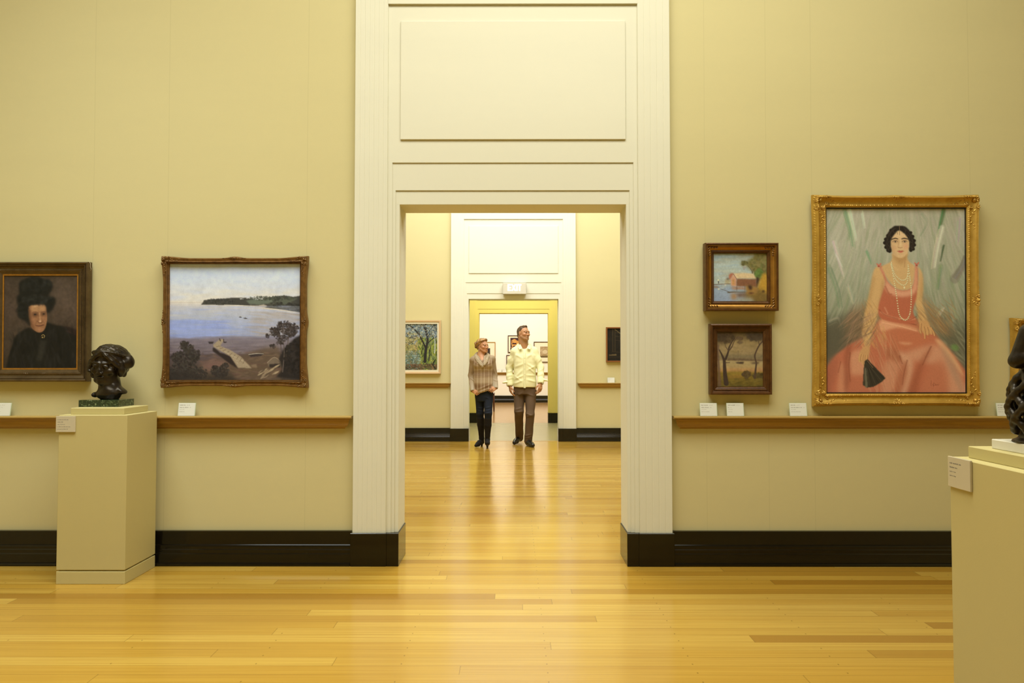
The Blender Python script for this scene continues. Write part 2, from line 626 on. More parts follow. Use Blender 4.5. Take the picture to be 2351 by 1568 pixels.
class Painter:
    def __init__(s, w, fr, base, seed=1):
        s.x0, s.y0, s.x1, s.y1 = fr
        s.w = w
        s.h = int(round(w * (s.y1 - s.y0) / (s.x1 - s.x0)))
        s.k = w / (s.x1 - s.x0)
        s.a = np.ones((s.h, s.w, 3)) * (np.array(base, float) / 255.0)
        s.r = np.random.default_rng(seed)

    def T(s, pts):
        p = np.atleast_2d(np.array(pts, float)).copy()
        p[:, 0] = (p[:, 0] - s.x0) * s.k
        p[:, 1] = (p[:, 1] - s.y0) * s.k
        return p

    def put(s, m, sl, col, alpha):
        c = np.array(col, float) / 255.0
        m = (m * alpha)[..., None]
        s.a[sl] = s.a[sl] * (1 - m) + c * m

    def _sl(s, lo, hi, pad):
        x0, y0 = max(0, int(lo[0] - pad)), max(0, int(lo[1] - pad))
        x1, y1 = min(s.w, int(hi[0] + pad) + 2), min(s.h, int(hi[1] + pad) + 2)
        if x1 <= x0 or y1 <= y0:
            return None
        return (slice(y0, y1), slice(x0, x1))

    def poly(s, pts, col, f=1.2, alpha=1.0, smooth=False, col2=None, ang=90):
        """filled outline; col2 gives a gradient along ang degrees (90 = downwards)"""
        p = s.T(catmull(pts, 6, True) if smooth else pts)
        pad = f * 2 + 2
        sl = s._sl(p.min(0), p.max(0), pad)
        if sl is None:
            return
        yy, xx = np.mgrid[sl[0], sl[1]]
        xx = xx + 0.5
        yy = yy + 0.5
        ins = np.zeros(xx.shape, bool)
        n = len(p)
        for i in range(n):
            x1, y1 = p[i]
            x2, y2 = p[(i + 1) % n]
            if y1 == y2:
                continue
            c = ((y1 > yy) != (y2 > yy)) & (xx < (x2 - x1) * (yy - y1) / (y2 - y1) + x1)
            ins ^= c
        m = blur(ins.astype(float), f)
        if col2 is None:
            s.put(m, sl, col, alpha)
        else:
            d = np.array([math.cos(math.radians(ang)), math.sin(math.radians(ang))])
            q = p @ d
            t = np.clip((xx * d[0] + yy * d[1] - q.min()) / (q.max() - q.min() + 1e-9), 0, 1)[..., None]
            c = (np.array(col) * (1 - t) + np.array(col2) * t) / 255.0
            mm = (m * alpha)[..., None]
            s.a[sl] = s.a[sl] * (1 - mm) + c * mm

    def ell(s, cx, cy, rx, ry, col, rot=0, f=1.0, alpha=1.0):
        c = s.T((cx, cy))[0]
        rx, ry = max(rx * s.k, 0.35), max(ry * s.k, 0.35)
        R = max(rx, ry)
        sl = s._sl(c, c, R + f * 2 + 1)
        if sl is None:
            return
        yy, xx = np.mgrid[sl[0], sl[1]]
        a = math.radians(rot)
        dx, dy = xx + 0.5 - c[0], yy + 0.5 - c[1]
        u = (dx * math.cos(a) + dy * math.sin(a)) / rx
        v = (-dx * math.sin(a) + dy * math.cos(a)) / ry
        d = (np.sqrt(u * u + v * v) - 1) * min(rx, ry)
        m = np.clip(0.5 - d / max(f, 0.8), 0, 1)
        s.put(m, sl, col, alpha)

    def line(s, pts, w, col, alpha=1.0, f=0.9, smooth=True):
        """brush stroke; w is a width or (start,end) widths or one per point"""
        n0 = len(pts)
        if np.isscalar(w):
            w = [w] * n0
        elif len(w) != n0:
            w = list(np.linspace(w[0], w[-1], n0))
        if smooth and n0 > 2:
            q = catmull(np.column_stack([np.array(pts, float), w]), 5)
        else:
            q = np.column_stack([np.array(pts, float), w])
        p = s.T(q[:, :2])
        ww = q[:, 2] * s.k * 0.5
        sl = s._sl(p.min(0), p.max(0), ww.max() + f * 2 + 1)
        if sl is None:
            return
        yy, xx = np.mgrid[sl[0], sl[1]]
        xx = xx + 0.5
        yy = yy + 0.5
        m = np.zeros(xx.shape)
        for i in range(len(p) - 1):
            d = p[i + 1] - p[i]
            L = d @ d + 1e-9
            t = np.clip(((xx - p[i, 0]) * d[0] + (yy - p[i, 1]) * d[1]) / L, 0, 1)
            dist = np.hypot(xx - p[i, 0] - t * d[0], yy - p[i, 1] - t * d[1])
            r = ww[i] * (1 - t) + ww[i + 1] * t
            cov = np.clip((r - dist) / max(f, 0.6) + 0.5, 0, 1) * np.clip(r * 2.2, 0.15, 1)
            m = np.maximum(m, cov)
        s.put(m, sl, col, alpha)

    def dabs(s, box, n, cols, ln, wd, ang, alpha=0.6, within=None, f=1.0):
        """many small strokes; ang (lo,hi) in degrees or a function of x,y"""
        for _ in range(n):
            x = s.r.uniform(box[0], box[2])
            y = s.r.uniform(box[1], box[3])
            if within is not None and not within(x, y):
                continue
            a = ang(x, y) if callable(ang) else s.r.uniform(*ang)
            c = np.array(cols[s.r.integers(len(cols))], float) + s.r.normal(0, 5)
            s.ell(x, y, s.r.uniform(*ln) / 2, s.r.uniform(*wd) / 2, np.clip(c, 0, 255), a, f, alpha)

    def cloud(s, cx, cy, rx, ry, n, cols, size, alpha=0.7, f=1.2):
        """leafy mass: dabs thinning out towards its edge"""
        for _ in range(n):
            a = s.r.uniform(0, 2 * math.pi)
            q = math.sqrt(s.r.uniform(0, 1)) * s.r.uniform(0.75, 1.08)
            x, y = cx + rx * q * math.cos(a), cy + ry * q * math.sin(a)
            c = np.array(cols[s.r.integers(len(cols))], float) + s.r.normal(0, 5)
            z = s.r.uniform(*size)
            s.ell(x, y, z, z * s.r.uniform(0.45, 0.9), np.clip(c, 0, 255), s.r.uniform(0, 180), f, alpha)

    def grad(s, stops):
        ys = np.linspace(s.y0, s.y1, s.h)
        for ch in range(3):
            s.a[:, :, ch] = np.interp(ys, [q[0] for q in stops], [q[1][ch] / 255.0 for q in stops])[:, None]

    def grain(s, amp=0.02, r=1.0):
        g = blur(s.r.normal(0, 1, (s.h, s.w)), r)
        g = g / (g.std() + 1e-9) * amp
        s.a = np.clip(s.a * (1 + g[..., None]), 0, 1)

    def mottle(s, amp=0.06, r=8):
        g = blur(s.r.normal(0, 1, (s.h, s.w)), r)
        g = g / (g.std() + 1e-9) * amp
        s.a = np.clip(s.a * (1 + g[..., None]), 0, 1)


def paint_bay():
    p = Painter(330, (155, 165, 1195, 1062), (170, 165, 150), 3)
    p.grad([(165, (182, 184, 176)), (230, (190, 194, 192)), (300, (198, 198, 184)), (400, (214, 200, 166)), (462, (216, 200, 166)),
            (480, (200, 188, 165)), (560, (176, 172, 160)), (640, (158, 160, 166)), (700, (146, 148, 158)), (760, (118, 106, 100)),
            (860, (90, 75, 70)), (960, (78, 63, 50)), (1062, (70, 57, 43))])
    p.dabs((155, 165, 1195, 450), 500, [(186, 192, 198), (208, 202, 184), (176, 184, 192), (212, 204, 180)], (60, 200), (14, 34), (-12, 12), 0.10, f=5)
    p.line([(155, 464), (420, 462)], 3, (176, 160, 140), 0.7)
    # headland, beach and far shore
    p.poly([(408, 480), (430, 452), (470, 440), (560, 436), (640, 428), (760, 428), (860, 430), (960, 424), (1060, 408), (1130, 420), (1195, 410), (1195, 545),
            (1060, 528), (960, 516), (820, 496), (700, 484), (560, 482)], (66, 62, 50), 1.4)
    p.poly([(760, 450), (820, 436), (930, 432), (980, 440), (960, 470), (860, 480), (790, 476)], (110, 116, 88), 2, 0.8)
    p.poly([(960, 460), (1080, 430), (1170, 430), (1100, 470), (1000, 500)], (96, 98, 72), 2, 0.7)
    p.cloud(1130, 500, 70, 32, 160, [(54, 50, 40), (70, 66, 50), (44, 42, 36)], (5, 12), 0.7)
    p.cloud(560, 455, 130, 20, 200, [(54, 52, 44), (68, 64, 52)], (5, 10), 0.6)
    p.cloud(980, 430, 180, 18, 160, [(58, 58, 46), (84, 84, 62)], (5, 11), 0.6)
    p.cloud(1000, 480, 60, 26, 90, [(50, 48, 38), (76, 74, 56)], (5, 11), 0.7)
    p.line([(590, 482), (700, 486), (800, 492), (900, 506), (1010, 520), (1090, 532), (1195, 550)], (3, 5, 7, 8, 12, 13, 14), (214, 196, 158), 0.95)
    p.poly([(790, 484), (850, 488), (900, 478), (930, 490), (900, 508), (830, 502)], (206, 186, 150), 1.5, 0.8)
    p.dabs((700, 425, 900, 440), 30, [(214, 204, 180)], (6, 12), (3, 6), (-10, 10), 0.7)
    # water
    p.dabs((155, 490, 1195, 720), 700, [(188, 178, 160), (156, 164, 184), (146, 156, 184), (176, 172, 164)], (60, 220), (5, 14), (-3, 3), 0.16, f=2)
    p.dabs((155, 600, 620, 740), 260, [(142, 152, 184), (150, 158, 188), (136, 144, 172)], (70, 220), (8, 18), (-3, 3), 0.22, f=2)
    p.dabs((155, 730, 1100, 860), 260, [(126, 112, 108), (112, 98, 98), (138, 122, 112)], (60, 180), (8, 20), (-6, 3), 0.25, f=2)
    p.dabs((800, 540, 1195, 720), 160, [(170, 152, 128), (160, 144, 122)], (50, 160), (8, 16), (-2, 12), 0.25, f=2)
    for x, y, w in ((718, 577, 10), (757, 586, 14)):
        p.ell(x, y, w, 3.5, (58, 50, 46), 4)
        p.line([(x - 3, y), (x - 2, y - 9)], 2, (70, 60, 52))
    # sand, jetty and boats
    p.poly([(640, 905), (760, 860), (900, 815), (1010, 800), (1060, 900), (1040, 1062), (300, 1062), (400, 960), (520, 900)], (96, 76, 53), 6, 0.85)
    p.dabs((400, 850, 1060, 1062), 300, [(112, 88, 62), (84, 66, 47), (122, 95, 66), (104, 72, 58)], (20, 70), (6, 16), (-20, 15), 0.3, f=2)
    p.poly([(404, 930), (520, 900), (640, 930), (600, 990), (440, 990)], (124, 90, 76), 8, 0.6)
    p.poly([(504, 806), (560, 850), (640, 880), (700, 975), (640, 940), (560, 880), (502, 840)], (46, 36, 30), 2)
    p.poly([(505, 790), (560, 745), (590, 752), (570, 782), (560, 800), (640, 832), (720, 880), (808, 972), (700, 968), (640, 880), (560, 836), (508, 806)], (158, 136, 100), 1.5)
    for i in range(9):
        t = i / 8
        p.line([(530 + 210 * t, 806 + 130 * t), (556 + 196 * t, 800 + 108 * t)], 4, (96, 76, 54), 0.7)
    p.dabs((520, 790, 780, 960), 60, [(184, 162, 122), (130, 106, 76)], (14, 40), (4, 8), (28, 42), 0.5,
           within=lambda x, y: abs((y - 800) - (x - 520) * 0.62) < 26)
    p.line([(556, 744), (560, 760)], 7, (60, 48, 40))
    p.line([(586, 748), (588, 770)], 6, (60, 48, 40))
    p.poly([(466, 768), (510, 768), (500, 784), (474, 784)], (56, 46, 42), 1)
    p.poly([(585, 766), (612, 768), (606, 776), (588, 776)], (60, 48, 44), 1)
    p.poly([(780, 862), (850, 854), (906, 858), (880, 876), (800, 886)], (58, 48, 42), 1.2)
    p.line([(784, 866), (850, 858), (900, 861)], (5, 5, 3), (176, 160, 130))
    p.line([(830, 930), (920, 922)], 4, (84, 66, 50), 0.7)
    p.poly([(804, 944), (846, 938), (848, 966), (806, 966)], (136, 112, 80), 2, 0.7)
    # hut, rocks and trees on the right
    p.poly([(930, 930), (985, 886), (1040, 926), (1030, 960), (940, 960)], (112, 94, 70), 1.4)
    p.poly([(945, 942), (1030, 935), (1030, 964), (948, 964)], (52, 42, 34), 1.4)
    p.line([(930, 930), (985, 888), (1040, 926)], 7, (140, 118, 88))
    for i in range(26):
        x = p.r.uniform(870, 1020)
        y = 1020 - (x - 870) * 0.35 + p.r.uniform(-22, 34)
        p.ell(x, y, 22, 6, [(150, 126, 90), (90, 72, 52), (170, 146, 104)][i % 3], -32, 1.2, 0.8)
    p.poly([(1195, 715), (1150, 735), (1110, 775), (1050, 830), (1020, 900), (1050, 980), (1000, 1040), (1195, 1062)], (40, 34, 28), 3)
    p.line([(1050, 1000), (1062, 860), (1055, 760)], (9, 7, 4), (88, 74, 60))
    p.line([(1075, 900), (1090, 780), (1100, 700)], (7, 6, 3), (90, 76, 62))
    p.line([(1040, 860), (1030, 760), (1000, 700)], (6, 5, 3), (76, 62, 52))
    for cx, cy, rx, ry, n in ((1060, 650, 62, 46, 200), (1120, 690, 46, 40, 140), (985, 690, 40, 36, 110), (1050, 720, 70, 40, 120), (930, 722, 20, 16, 24),
                              (970, 800, 22, 20, 26), (1130, 640, 30, 22, 40), (1165, 655, 16, 12, 16), (1030, 770, 30, 24, 36)):
        p.cloud(cx, cy, rx, ry, n, [(58, 48, 40), (44, 37, 31), (72, 60, 50)], (4, 10), 0.62)
    p.cloud(1130, 900, 70, 140, 260, [(36, 30, 25), (48, 40, 32), (30, 26, 22)], (8, 18), 0.6)
    # bushes on the left
    for cx, cy, rx, ry, n in ((285, 900, 105, 70, 380), (300, 810, 50, 40, 160), (215, 890, 46, 40, 120), (270, 780, 24, 18, 36), (350, 870, 56, 50, 140),
                              (240, 1000, 100, 70, 320), (380, 1010, 80, 55, 200), (560, 1000, 74, 46, 200), (520, 972, 24, 20, 40), (600, 950, 30, 20, 40), (180, 1030, 60, 50, 120)):
        p.cloud(cx, cy, rx, ry, n, [(52, 44, 36), (40, 34, 28), (66, 56, 44), (60, 54, 42)], (5, 12), 0.6)
    p.poly([(155, 1000), (300, 990), (420, 1020), (640, 1010), (700, 1062), (155, 1062)], (46, 39, 31), 8, 0.75)
    p.line([(230, 820), (262, 780), (280, 764)], 3, (60, 50, 42))
    p.mottle(0.012, 5)
    p.grain(0.012, 0.8)
    return p


def paint_portrait():
    p = Painter(320, (174, 172, 1080, 1395), (150, 150, 126), 5)
    Z5 = lambda q: [(348.5 + x * 0.4817, 232.4 + y * 0.4817) for x, y in q]
    Z6 = lambda q: [(145.2 + x * 0.42, 871.4 + y * 0.42) for x, y in q]
    # hung drapery behind the sitter
    p.grad([(172, (160, 154, 132)), (400, (166, 162, 142)), (650, (146, 150, 126)), (850, (122, 126, 102)), (1000, (100, 98, 78)), (1395, (110, 100, 80))])
    fan = lambda x, y: 90 + (x - 640) * 0.045 * -1 + p.r.normal(0, 5)
    fan2 = lambda x, y: 90 - (640 - x) * 0.05 * -1 + p.r.normal(0, 6)
    p.dabs((174, 172, 1080, 900), 1300, [(172, 166, 144), (140, 146, 116), (182, 178, 154), (150, 146, 124), (160, 150, 134), (130, 140, 106)], (60, 260), (5, 20), fan2, 0.20, f=1.6)
    for pts, w, c, a in (([(300, 185), (330, 300), (350, 420)], (30, 12), (116, 138, 100), 0.55), ([(330, 190), (352, 290), (372, 380)], (34, 14), (192, 192, 168), 0.6),
                         ([(415, 200), (430, 300)], (16, 8), (196, 194, 172), 0.6), ([(940, 190), (915, 300), (905, 360)], (30, 12), (84, 112, 74), 0.7),
                         ([(930, 300), (900, 430), (880, 560)], (34, 18), (194, 190, 168), 0.65), ([(940, 420), (920, 520)], (12, 6), (66, 78, 56), 0.7),
                         ([(800, 210), (830, 270), (790, 350)], (16, 10), (120, 134, 104), 0.4), ([(440, 460), (470, 540)], (18, 6), (104, 140, 104), 0.6),
                         ([(230, 400), (262, 520), (290, 620)], (34, 12), (184, 182, 164), 0.5), ([(240, 480), (280, 560)], (12, 6), (194, 196, 176), 0.5),
                         ([(320, 700), (350, 800)], (30, 16), (170, 172, 146), 0.5), ([(190, 560), (240, 700), (260, 820)], (40, 24), (118, 128, 100), 0.4),
                         ([(1010, 640), (1060, 560), (1078, 500)], (60, 30), (120, 112, 100), 0.5), ([(920, 560), (900, 700)], (40, 24), (116, 134, 100), 0.4),
                         ([(905, 880), (940, 830)], (26, 10), (188, 184, 160), 0.6), ([(1000, 820), (1020, 900)], (18, 10), (150, 150, 120), 0.5),
                         ([(200, 920), (250, 900), (270, 950)], (20, 8), (176, 176, 152), 0.5), ([(1040, 250), (1030, 400)], (50, 30), (168, 156, 144), 0.5)):
        p.line(pts, w, c, a, f=4)
        for _ in range(3):
            dx, dy = p.r.normal(0, 9), p.r.normal(0, 12)
            p.line([(x + dx, y + dy) for x, y in pts], (w[0] * 0.25, w[1] * 0.3), [min(255, v * p.r.uniform(0.85, 1.15)) for v in c], a * 0.7, f=1.5)
    p.poly([(174, 960), (260, 900), (360, 860), (430, 880), (420, 1040), (300, 1120), (174, 1180)], (84, 78, 62), 12, 0.75, True)
    p.poly([(860, 900), (930, 920), (1000, 1000), (1080, 1080), (1080, 1160), (980, 1080), (890, 990)], (96, 92, 72), 10, 0.7, True)
    p.dabs((800, 880, 1080, 1180), 120, [(136, 134, 104), (84, 86, 64), (150, 148, 120)], (40, 120), (6, 14), (30, 60), 0.3, f=2)
    p.ell(1010, 1095, 26, 20, (104, 132, 74), 30, 6, 0.8)
    # gauze wrap
    p.poly([(430, 800), (340, 850), (300, 960), (330, 1050), (420, 1040), (520, 1060), (560, 1000), (520, 860)], (132, 106, 76), 12, 0.6, True)
    p.poly([(800, 740), (860, 830), (950, 920), (1000, 1010), (900, 1000), (800, 900)], (140, 112, 80), 10, 0.6, True)
    # skirt
    p.poly([(530, 900), (440, 1010), (330, 1070), (240, 1140), (174, 1230), (174, 1395), (1080, 1395), (1080, 1250), (1010, 1150), (930, 1060), (870, 990), (760, 900)],
           (178, 104, 76), 4, 1.0)
    p.poly([(560, 960), (520, 1060), (560, 1110), (700, 1110), (820, 1070), (870, 1040), (800, 960), (680, 930)], (182, 108, 76), 8, 0.9, True)
    for pts, c, a, f in (([(690, 1130), (860, 1075), (930, 1100), (1000, 1200), (1060, 1300), (1080, 1395), (960, 1395), (930, 1240), (830, 1200), (740, 1180)], (202, 150, 118), 0.75, 8),
                         ([(640, 1120), (720, 1160), (740, 1220), (700, 1395), (640, 1395), (660, 1240)], (206, 160, 128), 0.75, 7),
                         ([(780, 1190), (860, 1090), (850, 1130), (800, 1230), (760, 1395), (700, 1395)], (150, 84, 58), 0.7, 7),
                         ([(830, 1260), (900, 1180), (950, 1220), (960, 1395), (800, 1395)], (182, 112, 82), 0.8, 9),
                         ([(560, 1110), (610, 1100), (660, 1170), (640, 1200), (580, 1170)], (158, 98, 68), 0.7, 6),
                         ([(620, 1090), (650, 1160), (668, 1230), (650, 1180)], (140, 78, 52), 0.8, 4),
                         ([(560, 1180), (640, 1190), (650, 1260), (600, 1395), (530, 1395), (540, 1250)], (196, 142, 110), 0.7, 8),
                         ([(660, 1230), (690, 1180), (700, 1260), (660, 1395), (620, 1395)], (158, 90, 62), 0.7, 6),
                         ([(330, 1130), (420, 1110), (440, 1220), (420, 1280), (340, 1280), (325, 1200)], (200, 146, 112), 0.75, 7),
                         ([(260, 1210), (290, 1200), (320, 1300), (310, 1395), (250, 1395), (250, 1300)], (196, 136, 102), 0.7, 6),
                         ([(300, 1110), (340, 1080), (320, 1200), (330, 1330), (300, 1395), (290, 1280)], (140, 78, 56), 0.75, 6),
                         ([(174, 1240), (240, 1150), (250, 1250), (200, 1395), (174, 1395)], (160, 94, 70), 0.8, 8),
                         ([(350, 1290), (430, 1290), (520, 1350), (500, 1395), (340, 1395)], (176, 106, 78), 0.8, 8),
                         ([(880, 1040), (930, 1060), (1020, 1180), (1070, 1290), (1010, 1220), (930, 1110)], (214, 168, 124), 0.8, 4),
                         ([(915, 1085), (980, 1150), (1040, 1280), (1060, 1395), (1000, 1300)], (158, 128, 104), 0.55, 6),
                         ([(530, 910), (620, 930), (740, 960), (800, 1000), (760, 985), (640, 965), (530, 985)], (216, 160, 122), 0.8, 4),
                         ([(640, 1060), (720, 1062), (734, 1070), (690, 1078)], (206, 148, 112), 0.8, 3)):
        p.poly(pts, c, f, a, True)
    p.line([(530, 890), (620, 905), (700, 930), (760, 945)], 7, (140, 74, 52), 0.7, f=2)
    p.line([(540, 930), (640, 950), (760, 985)], 5, (226, 172, 134), 0.7, f=2)
    # dark strokes at skirt folds
    for pts, w in (([(330, 1130), (322, 1220), (330, 1320)], 9), ([(420, 1150), (440, 1230)], 6), ([(855, 1090), (830, 1140), (800, 1210)], 9), ([(268, 1190), (252, 1260)], 6),
                   ([(650, 1150), (668, 1200)], 8), ([(700, 1180), (680, 1260), (668, 1340)], 6)):
        p.line(pts, (w, w * 0.5), (124, 66, 46), 0.6, f=3)
    # arms
    arm = (196, 158, 106)
    p.poly([(505, 560), (480, 600), (465, 690), (445, 790), (420, 900), (410, 1000), (425, 1090), (455, 1100), (470, 1010), (510, 880), (545, 730), (560, 650), (548, 590)], arm, 2.5, 1, True)
    p.poly([(480, 620), (462, 700), (442, 800), (455, 810), (478, 720), (492, 640)], (168, 130, 84), 4, 0.6, True)
    p.poly([(545, 640), (530, 740), (512, 830), (528, 820), (552, 720)], (160, 112, 74), 4, 0.6, True)
    p.poly([(770, 560), (800, 600), (806, 700), (800, 790), (824, 880), (830, 930), (780, 940), (770, 860), (752, 780), (770, 680), (776, 600)], arm, 2.5, 1, True)
    p.poly([(792, 600), (806, 690), (802, 770), (786, 760), (790, 680)], (168, 126, 80), 4, 0.55, True)
    p.dabs((400, 800, 560, 1100), 120, [(196, 150, 92), (150, 112, 72), (206, 164, 104)], (30, 80), (4, 10), (50, 80), 0.35, f=1.5)
    p.dabs((760, 790, 1000, 1000), 110, [(176, 134, 84), (140, 104, 66), (150, 124, 86)], (40, 110), (4, 9), (35, 65), 0.35, f=1.5)
    p.dabs((300, 850, 480, 1080), 110, [(150, 116, 90), (110, 86, 64), (170, 134, 104), (90, 76, 62)], (60, 140), (3, 8), (105, 160), 0.35, f=1.5)
    p.dabs((440, 1010, 640, 1390), 90, [(190, 140, 106), (160, 108, 78), (206, 160, 124)], (70, 170), (3, 7), (60, 90), 0.32, f=1.5)
    # bodice
    p.poly([(525, 565), (545, 562), (572, 650), (610, 690), (650, 712), (700, 712), (735, 690), (748, 640), (750, 565), (768, 562), (772, 640), (762, 760), (740, 850), (750, 930),
            (640, 930), (530, 900), (515, 830), (545, 720), (560, 660)], (170, 98, 72), 2, 1, True, (176, 98, 70))
    p.poly([(528, 568), (546, 566), (574, 655), (640, 712), (700, 716), (738, 690), (750, 566), (766, 566), (768, 690), (740, 745), (660, 760), (590, 740), (556, 700), (562, 650)], (208, 152, 120), 4, 0.9, True)
    p.line([(560, 690), (585, 740), (600, 742)], 8, (150, 84, 60), 0.6, f=3)
    p.line([(530, 860), (590, 890), (690, 910), (750, 905)], 9, (212, 154, 118), 0.6, f=4)
    p.line([(520, 845), (560, 880), (640, 905)], 6, (138, 72, 50), 0.6, f=3)
    p.line([(556, 830), (575, 870)], 8, (206, 150, 116), 0.6, f=3)
    p.line([(760, 890), (720, 910), (660, 912)], 5, (134, 66, 46), 0.6, f=2)
    # shoulders, chest, neck
    p.poly([(610, 470), (606, 500), (590, 530), (540, 558), (556, 600), (580, 650), (640, 705), (700, 712), (732, 690), (744, 640), (750, 560), (720, 530), (702, 500), (704, 460)], (194, 158, 108), 2, 1, True)
    p.poly([(612, 480), (700, 470), (690, 520), (660, 545), (628, 520)], (166, 126, 80), 5, 0.7, True)
    p.line([(690, 500), (686, 560)], 6, (160, 120, 78), 0.6, f=3)
    p.line([(600, 545), (640, 580)], 10, (206, 174, 124), 0.5, f=4)
    for x, y in ((518, 552), (764, 546)):
        for dx, dy, r in ((-8, -8, 40), (6, -4, -30), (0, 6, 10), (10, -10, -50), (-4, 2, 80)):
            p.ell(x + dx, y + dy, 9, 4.5, (190, 104, 84), r, 1.2, 0.9)
        p.ell(x, y + 4, 5, 4, (140, 70, 56))
    # head
    p.poly(Z5([(515, 310), (512, 380), (525, 450), (560, 520), (605, 550), (645, 558), (690, 545), (735, 500), (760, 440), (768, 370), (750, 290), (700, 220), (630, 180), (560, 230)]), (202, 168, 122), 1.6, 1, True)
    p.poly(Z5([(520, 330), (516, 400), (540, 480), (600, 548), (570, 480), (545, 400)]), (176, 140, 100), 4, 0.7, True)
    p.ell(*Z5([(720, 400)])[0], 16, 18, (204, 146, 112), 0, 8, 0.6)
    p.ell(*Z5([(560, 420)])[0], 14, 14, (196, 146, 108), 0, 8, 0.5)
    p.ell(*Z5([(640, 245)])[0], 34, 14, (214, 184, 140), 0, 8, 0.6)
    hair = (34, 28, 23)
    p.poly(Z5([(630, 115), (560, 122), (495, 185), (452, 265), (430, 340), (452, 420), (468, 472), (525, 470), (512, 380), (518, 310), (560, 240), (625, 178), (700, 225), (750, 295), (768, 370),
               (762, 450), (800, 460), (836, 405), (840, 340), (812, 250), (770, 185), (715, 130), (670, 116)]), hair, 1.6, 1, True)
    for x, y, r in ((445, 300, 22), (434, 350, 24), (450, 410, 24), (478, 452, 24), (500, 470, 18), (812, 262, 22), (832, 320, 22), (836, 380, 20), (818, 436, 22), (786, 456, 20), (474, 250, 22), (786, 210, 20), (515, 175, 20)):
        p.ell(*Z5([(x, y)])[0], r * 0.48, r * 0.48, hair, 0, 1.6)
    for q in ([(520, 210), (505, 250), (530, 290), (512, 330)], [(490, 330), (470, 370), (500, 410), (480, 450)], [(730, 230), (770, 270), (768, 320), (800, 350)], [(800, 370), (790, 410), (815, 430)], [(560, 150), (545, 190), (575, 215)], [(690, 140), (715, 180), (705, 215)]):
        p.line(Z5(q), (3, 5), (78, 68, 56), 0.6, f=2)
    p.line(Z5([(632, 118), (634, 178)]), 3, (150, 120, 86), 0.8)
    for q in ([(470, 300), (455, 370), (475, 440)], [(540, 160), (490, 240), (470, 320)], [(720, 160), (780, 240), (812, 330)], [(800, 300), (815, 380), (790, 440)], [(480, 250), (520, 200), (580, 150)]):
        p.line(Z5(q), 4, (70, 60, 50), 0.55, f=2)
    p.line(Z5([(600, 200), (606, 232)]), 2.4, hair, 0.8)
    p.line(Z5([(634, 190), (634, 240)]), 2.4, hair, 0.6)
    for s_, ex in ((-1, 572), (1, 700)):
        p.line(Z5([(ex - s_ * -50, 305 if s_ < 0 else 300), (ex, 288), (ex - s_ * 38, 296)]), (5, 8, 5), (52, 40, 30), 0.9, f=1.6)
        p.ell(*Z5([(ex, 332)])[0], 20, 9, (170, 130, 92), 0, 5, 0.7)
        p.ell(*Z5([(ex, 335)])[0], 11, 3.8, (186, 164, 130), 0, 1, 0.9)
        p.ell(*Z5([(ex + 4, 334)])[0], 5.2, 4.6, (58, 46, 36), 0, 1, 1)
        p.line(Z5([(ex - 30, 332), (ex - 8, 320), (ex + 24, 322), (ex + 32, 332)]), 2.6, (46, 34, 28), 0.9)
        p.line(Z5([(ex - 24, 346), (ex + 24, 346)]), 2, (150, 108, 78), 0.5)
    p.line(Z5([(622, 320), (616, 370), (612, 405)]), 5, (176, 136, 96), 0.6, f=3)
    p.line(Z5([(648, 310), (650, 390)]), 6, (220, 190, 148), 0.6, f=3)
    p.line(Z5([(614, 412), (640, 420), (668, 412)]), 4, (140, 96, 70), 0.7, f=1.6)
    p.poly(Z5([(600, 466), (630, 456), (648, 461), (664, 456), (694, 464), (650, 472)]), (166, 78, 62), 1, 1)
    p.poly(Z5([(606, 468), (650, 473), (690, 466), (665, 484), (630, 484)]), (190, 98, 80), 1, 1)
    p.line(Z5([(600, 467), (650, 472), (694, 465)]), 1.8, (110, 46, 40), 0.9)
    p.line(Z5([(625, 500), (670, 500)]), 5, (178, 138, 100), 0.5, f=3)
    # hands and fan
    h = Z6([(650, 520), (590, 610), (570, 700), (565, 740), (600, 760), (640, 770), (690, 760), (720, 690), (740, 600), (730, 520)])
    p.poly(h, (190, 144, 96), 1.8, 1, True)
    for q in ([(600, 640), (585, 700), (590, 755)], [(632, 650), (625, 720), (632, 790)], [(660, 660), (655, 740), (664, 850)], [(700, 650), (690, 720), (690, 760)]):
        p.line(Z6(q), 9, (196, 150, 100), 0.95)
        p.line(Z6([(x + 14, y) for x, y in q]), 3, (130, 86, 54), 0.7)
    p.poly(Z6([(665, 745), (705, 715), (985, 1012), (930, 1070), (870, 1110), (800, 1150), (700, 1165), (635, 1120), (650, 860)]), (54, 48, 38), 1.2, 1)
    for i in range(8):
        t = i / 7
        p.line(Z6([(690, 760), (640 + 330 * t, 1140 - 110 * t * t)]), 2.5, [(84, 76, 58), (34, 30, 24)][i % 2], 0.8)
    p.poly(Z6([(660, 850), (690, 860), (712, 1160), (668, 1165)]), (112, 106, 84), 1.4, 0.8)
    p.line(Z6([(705, 740), (790, 850)]), 4, (150, 110, 76), 0.7)
    h2 = Z6([(1530, 110), (1515, 190), (1540, 260), (1600, 330), (1680, 320), (1735, 300), (1690, 220), (1640, 120)])
    p.poly(h2, (192, 146, 96), 1.8, 1, True)
    for q in ([(1530, 150), (1520, 240), (1535, 300)], [(1570, 200), (1590, 290), (1596, 385)], [(1620, 210), (1640, 270), (1640, 330)], [(1660, 200), (1690, 260), (1700, 320)], [(1690, 220), (1730, 290), (1744, 340)]):
        p.line(Z6(q), 9, (198, 150, 98), 0.95)
        p.line(Z6([(x + 16, y + 4) for x, y in q]), 3, (124, 78, 48), 0.7)
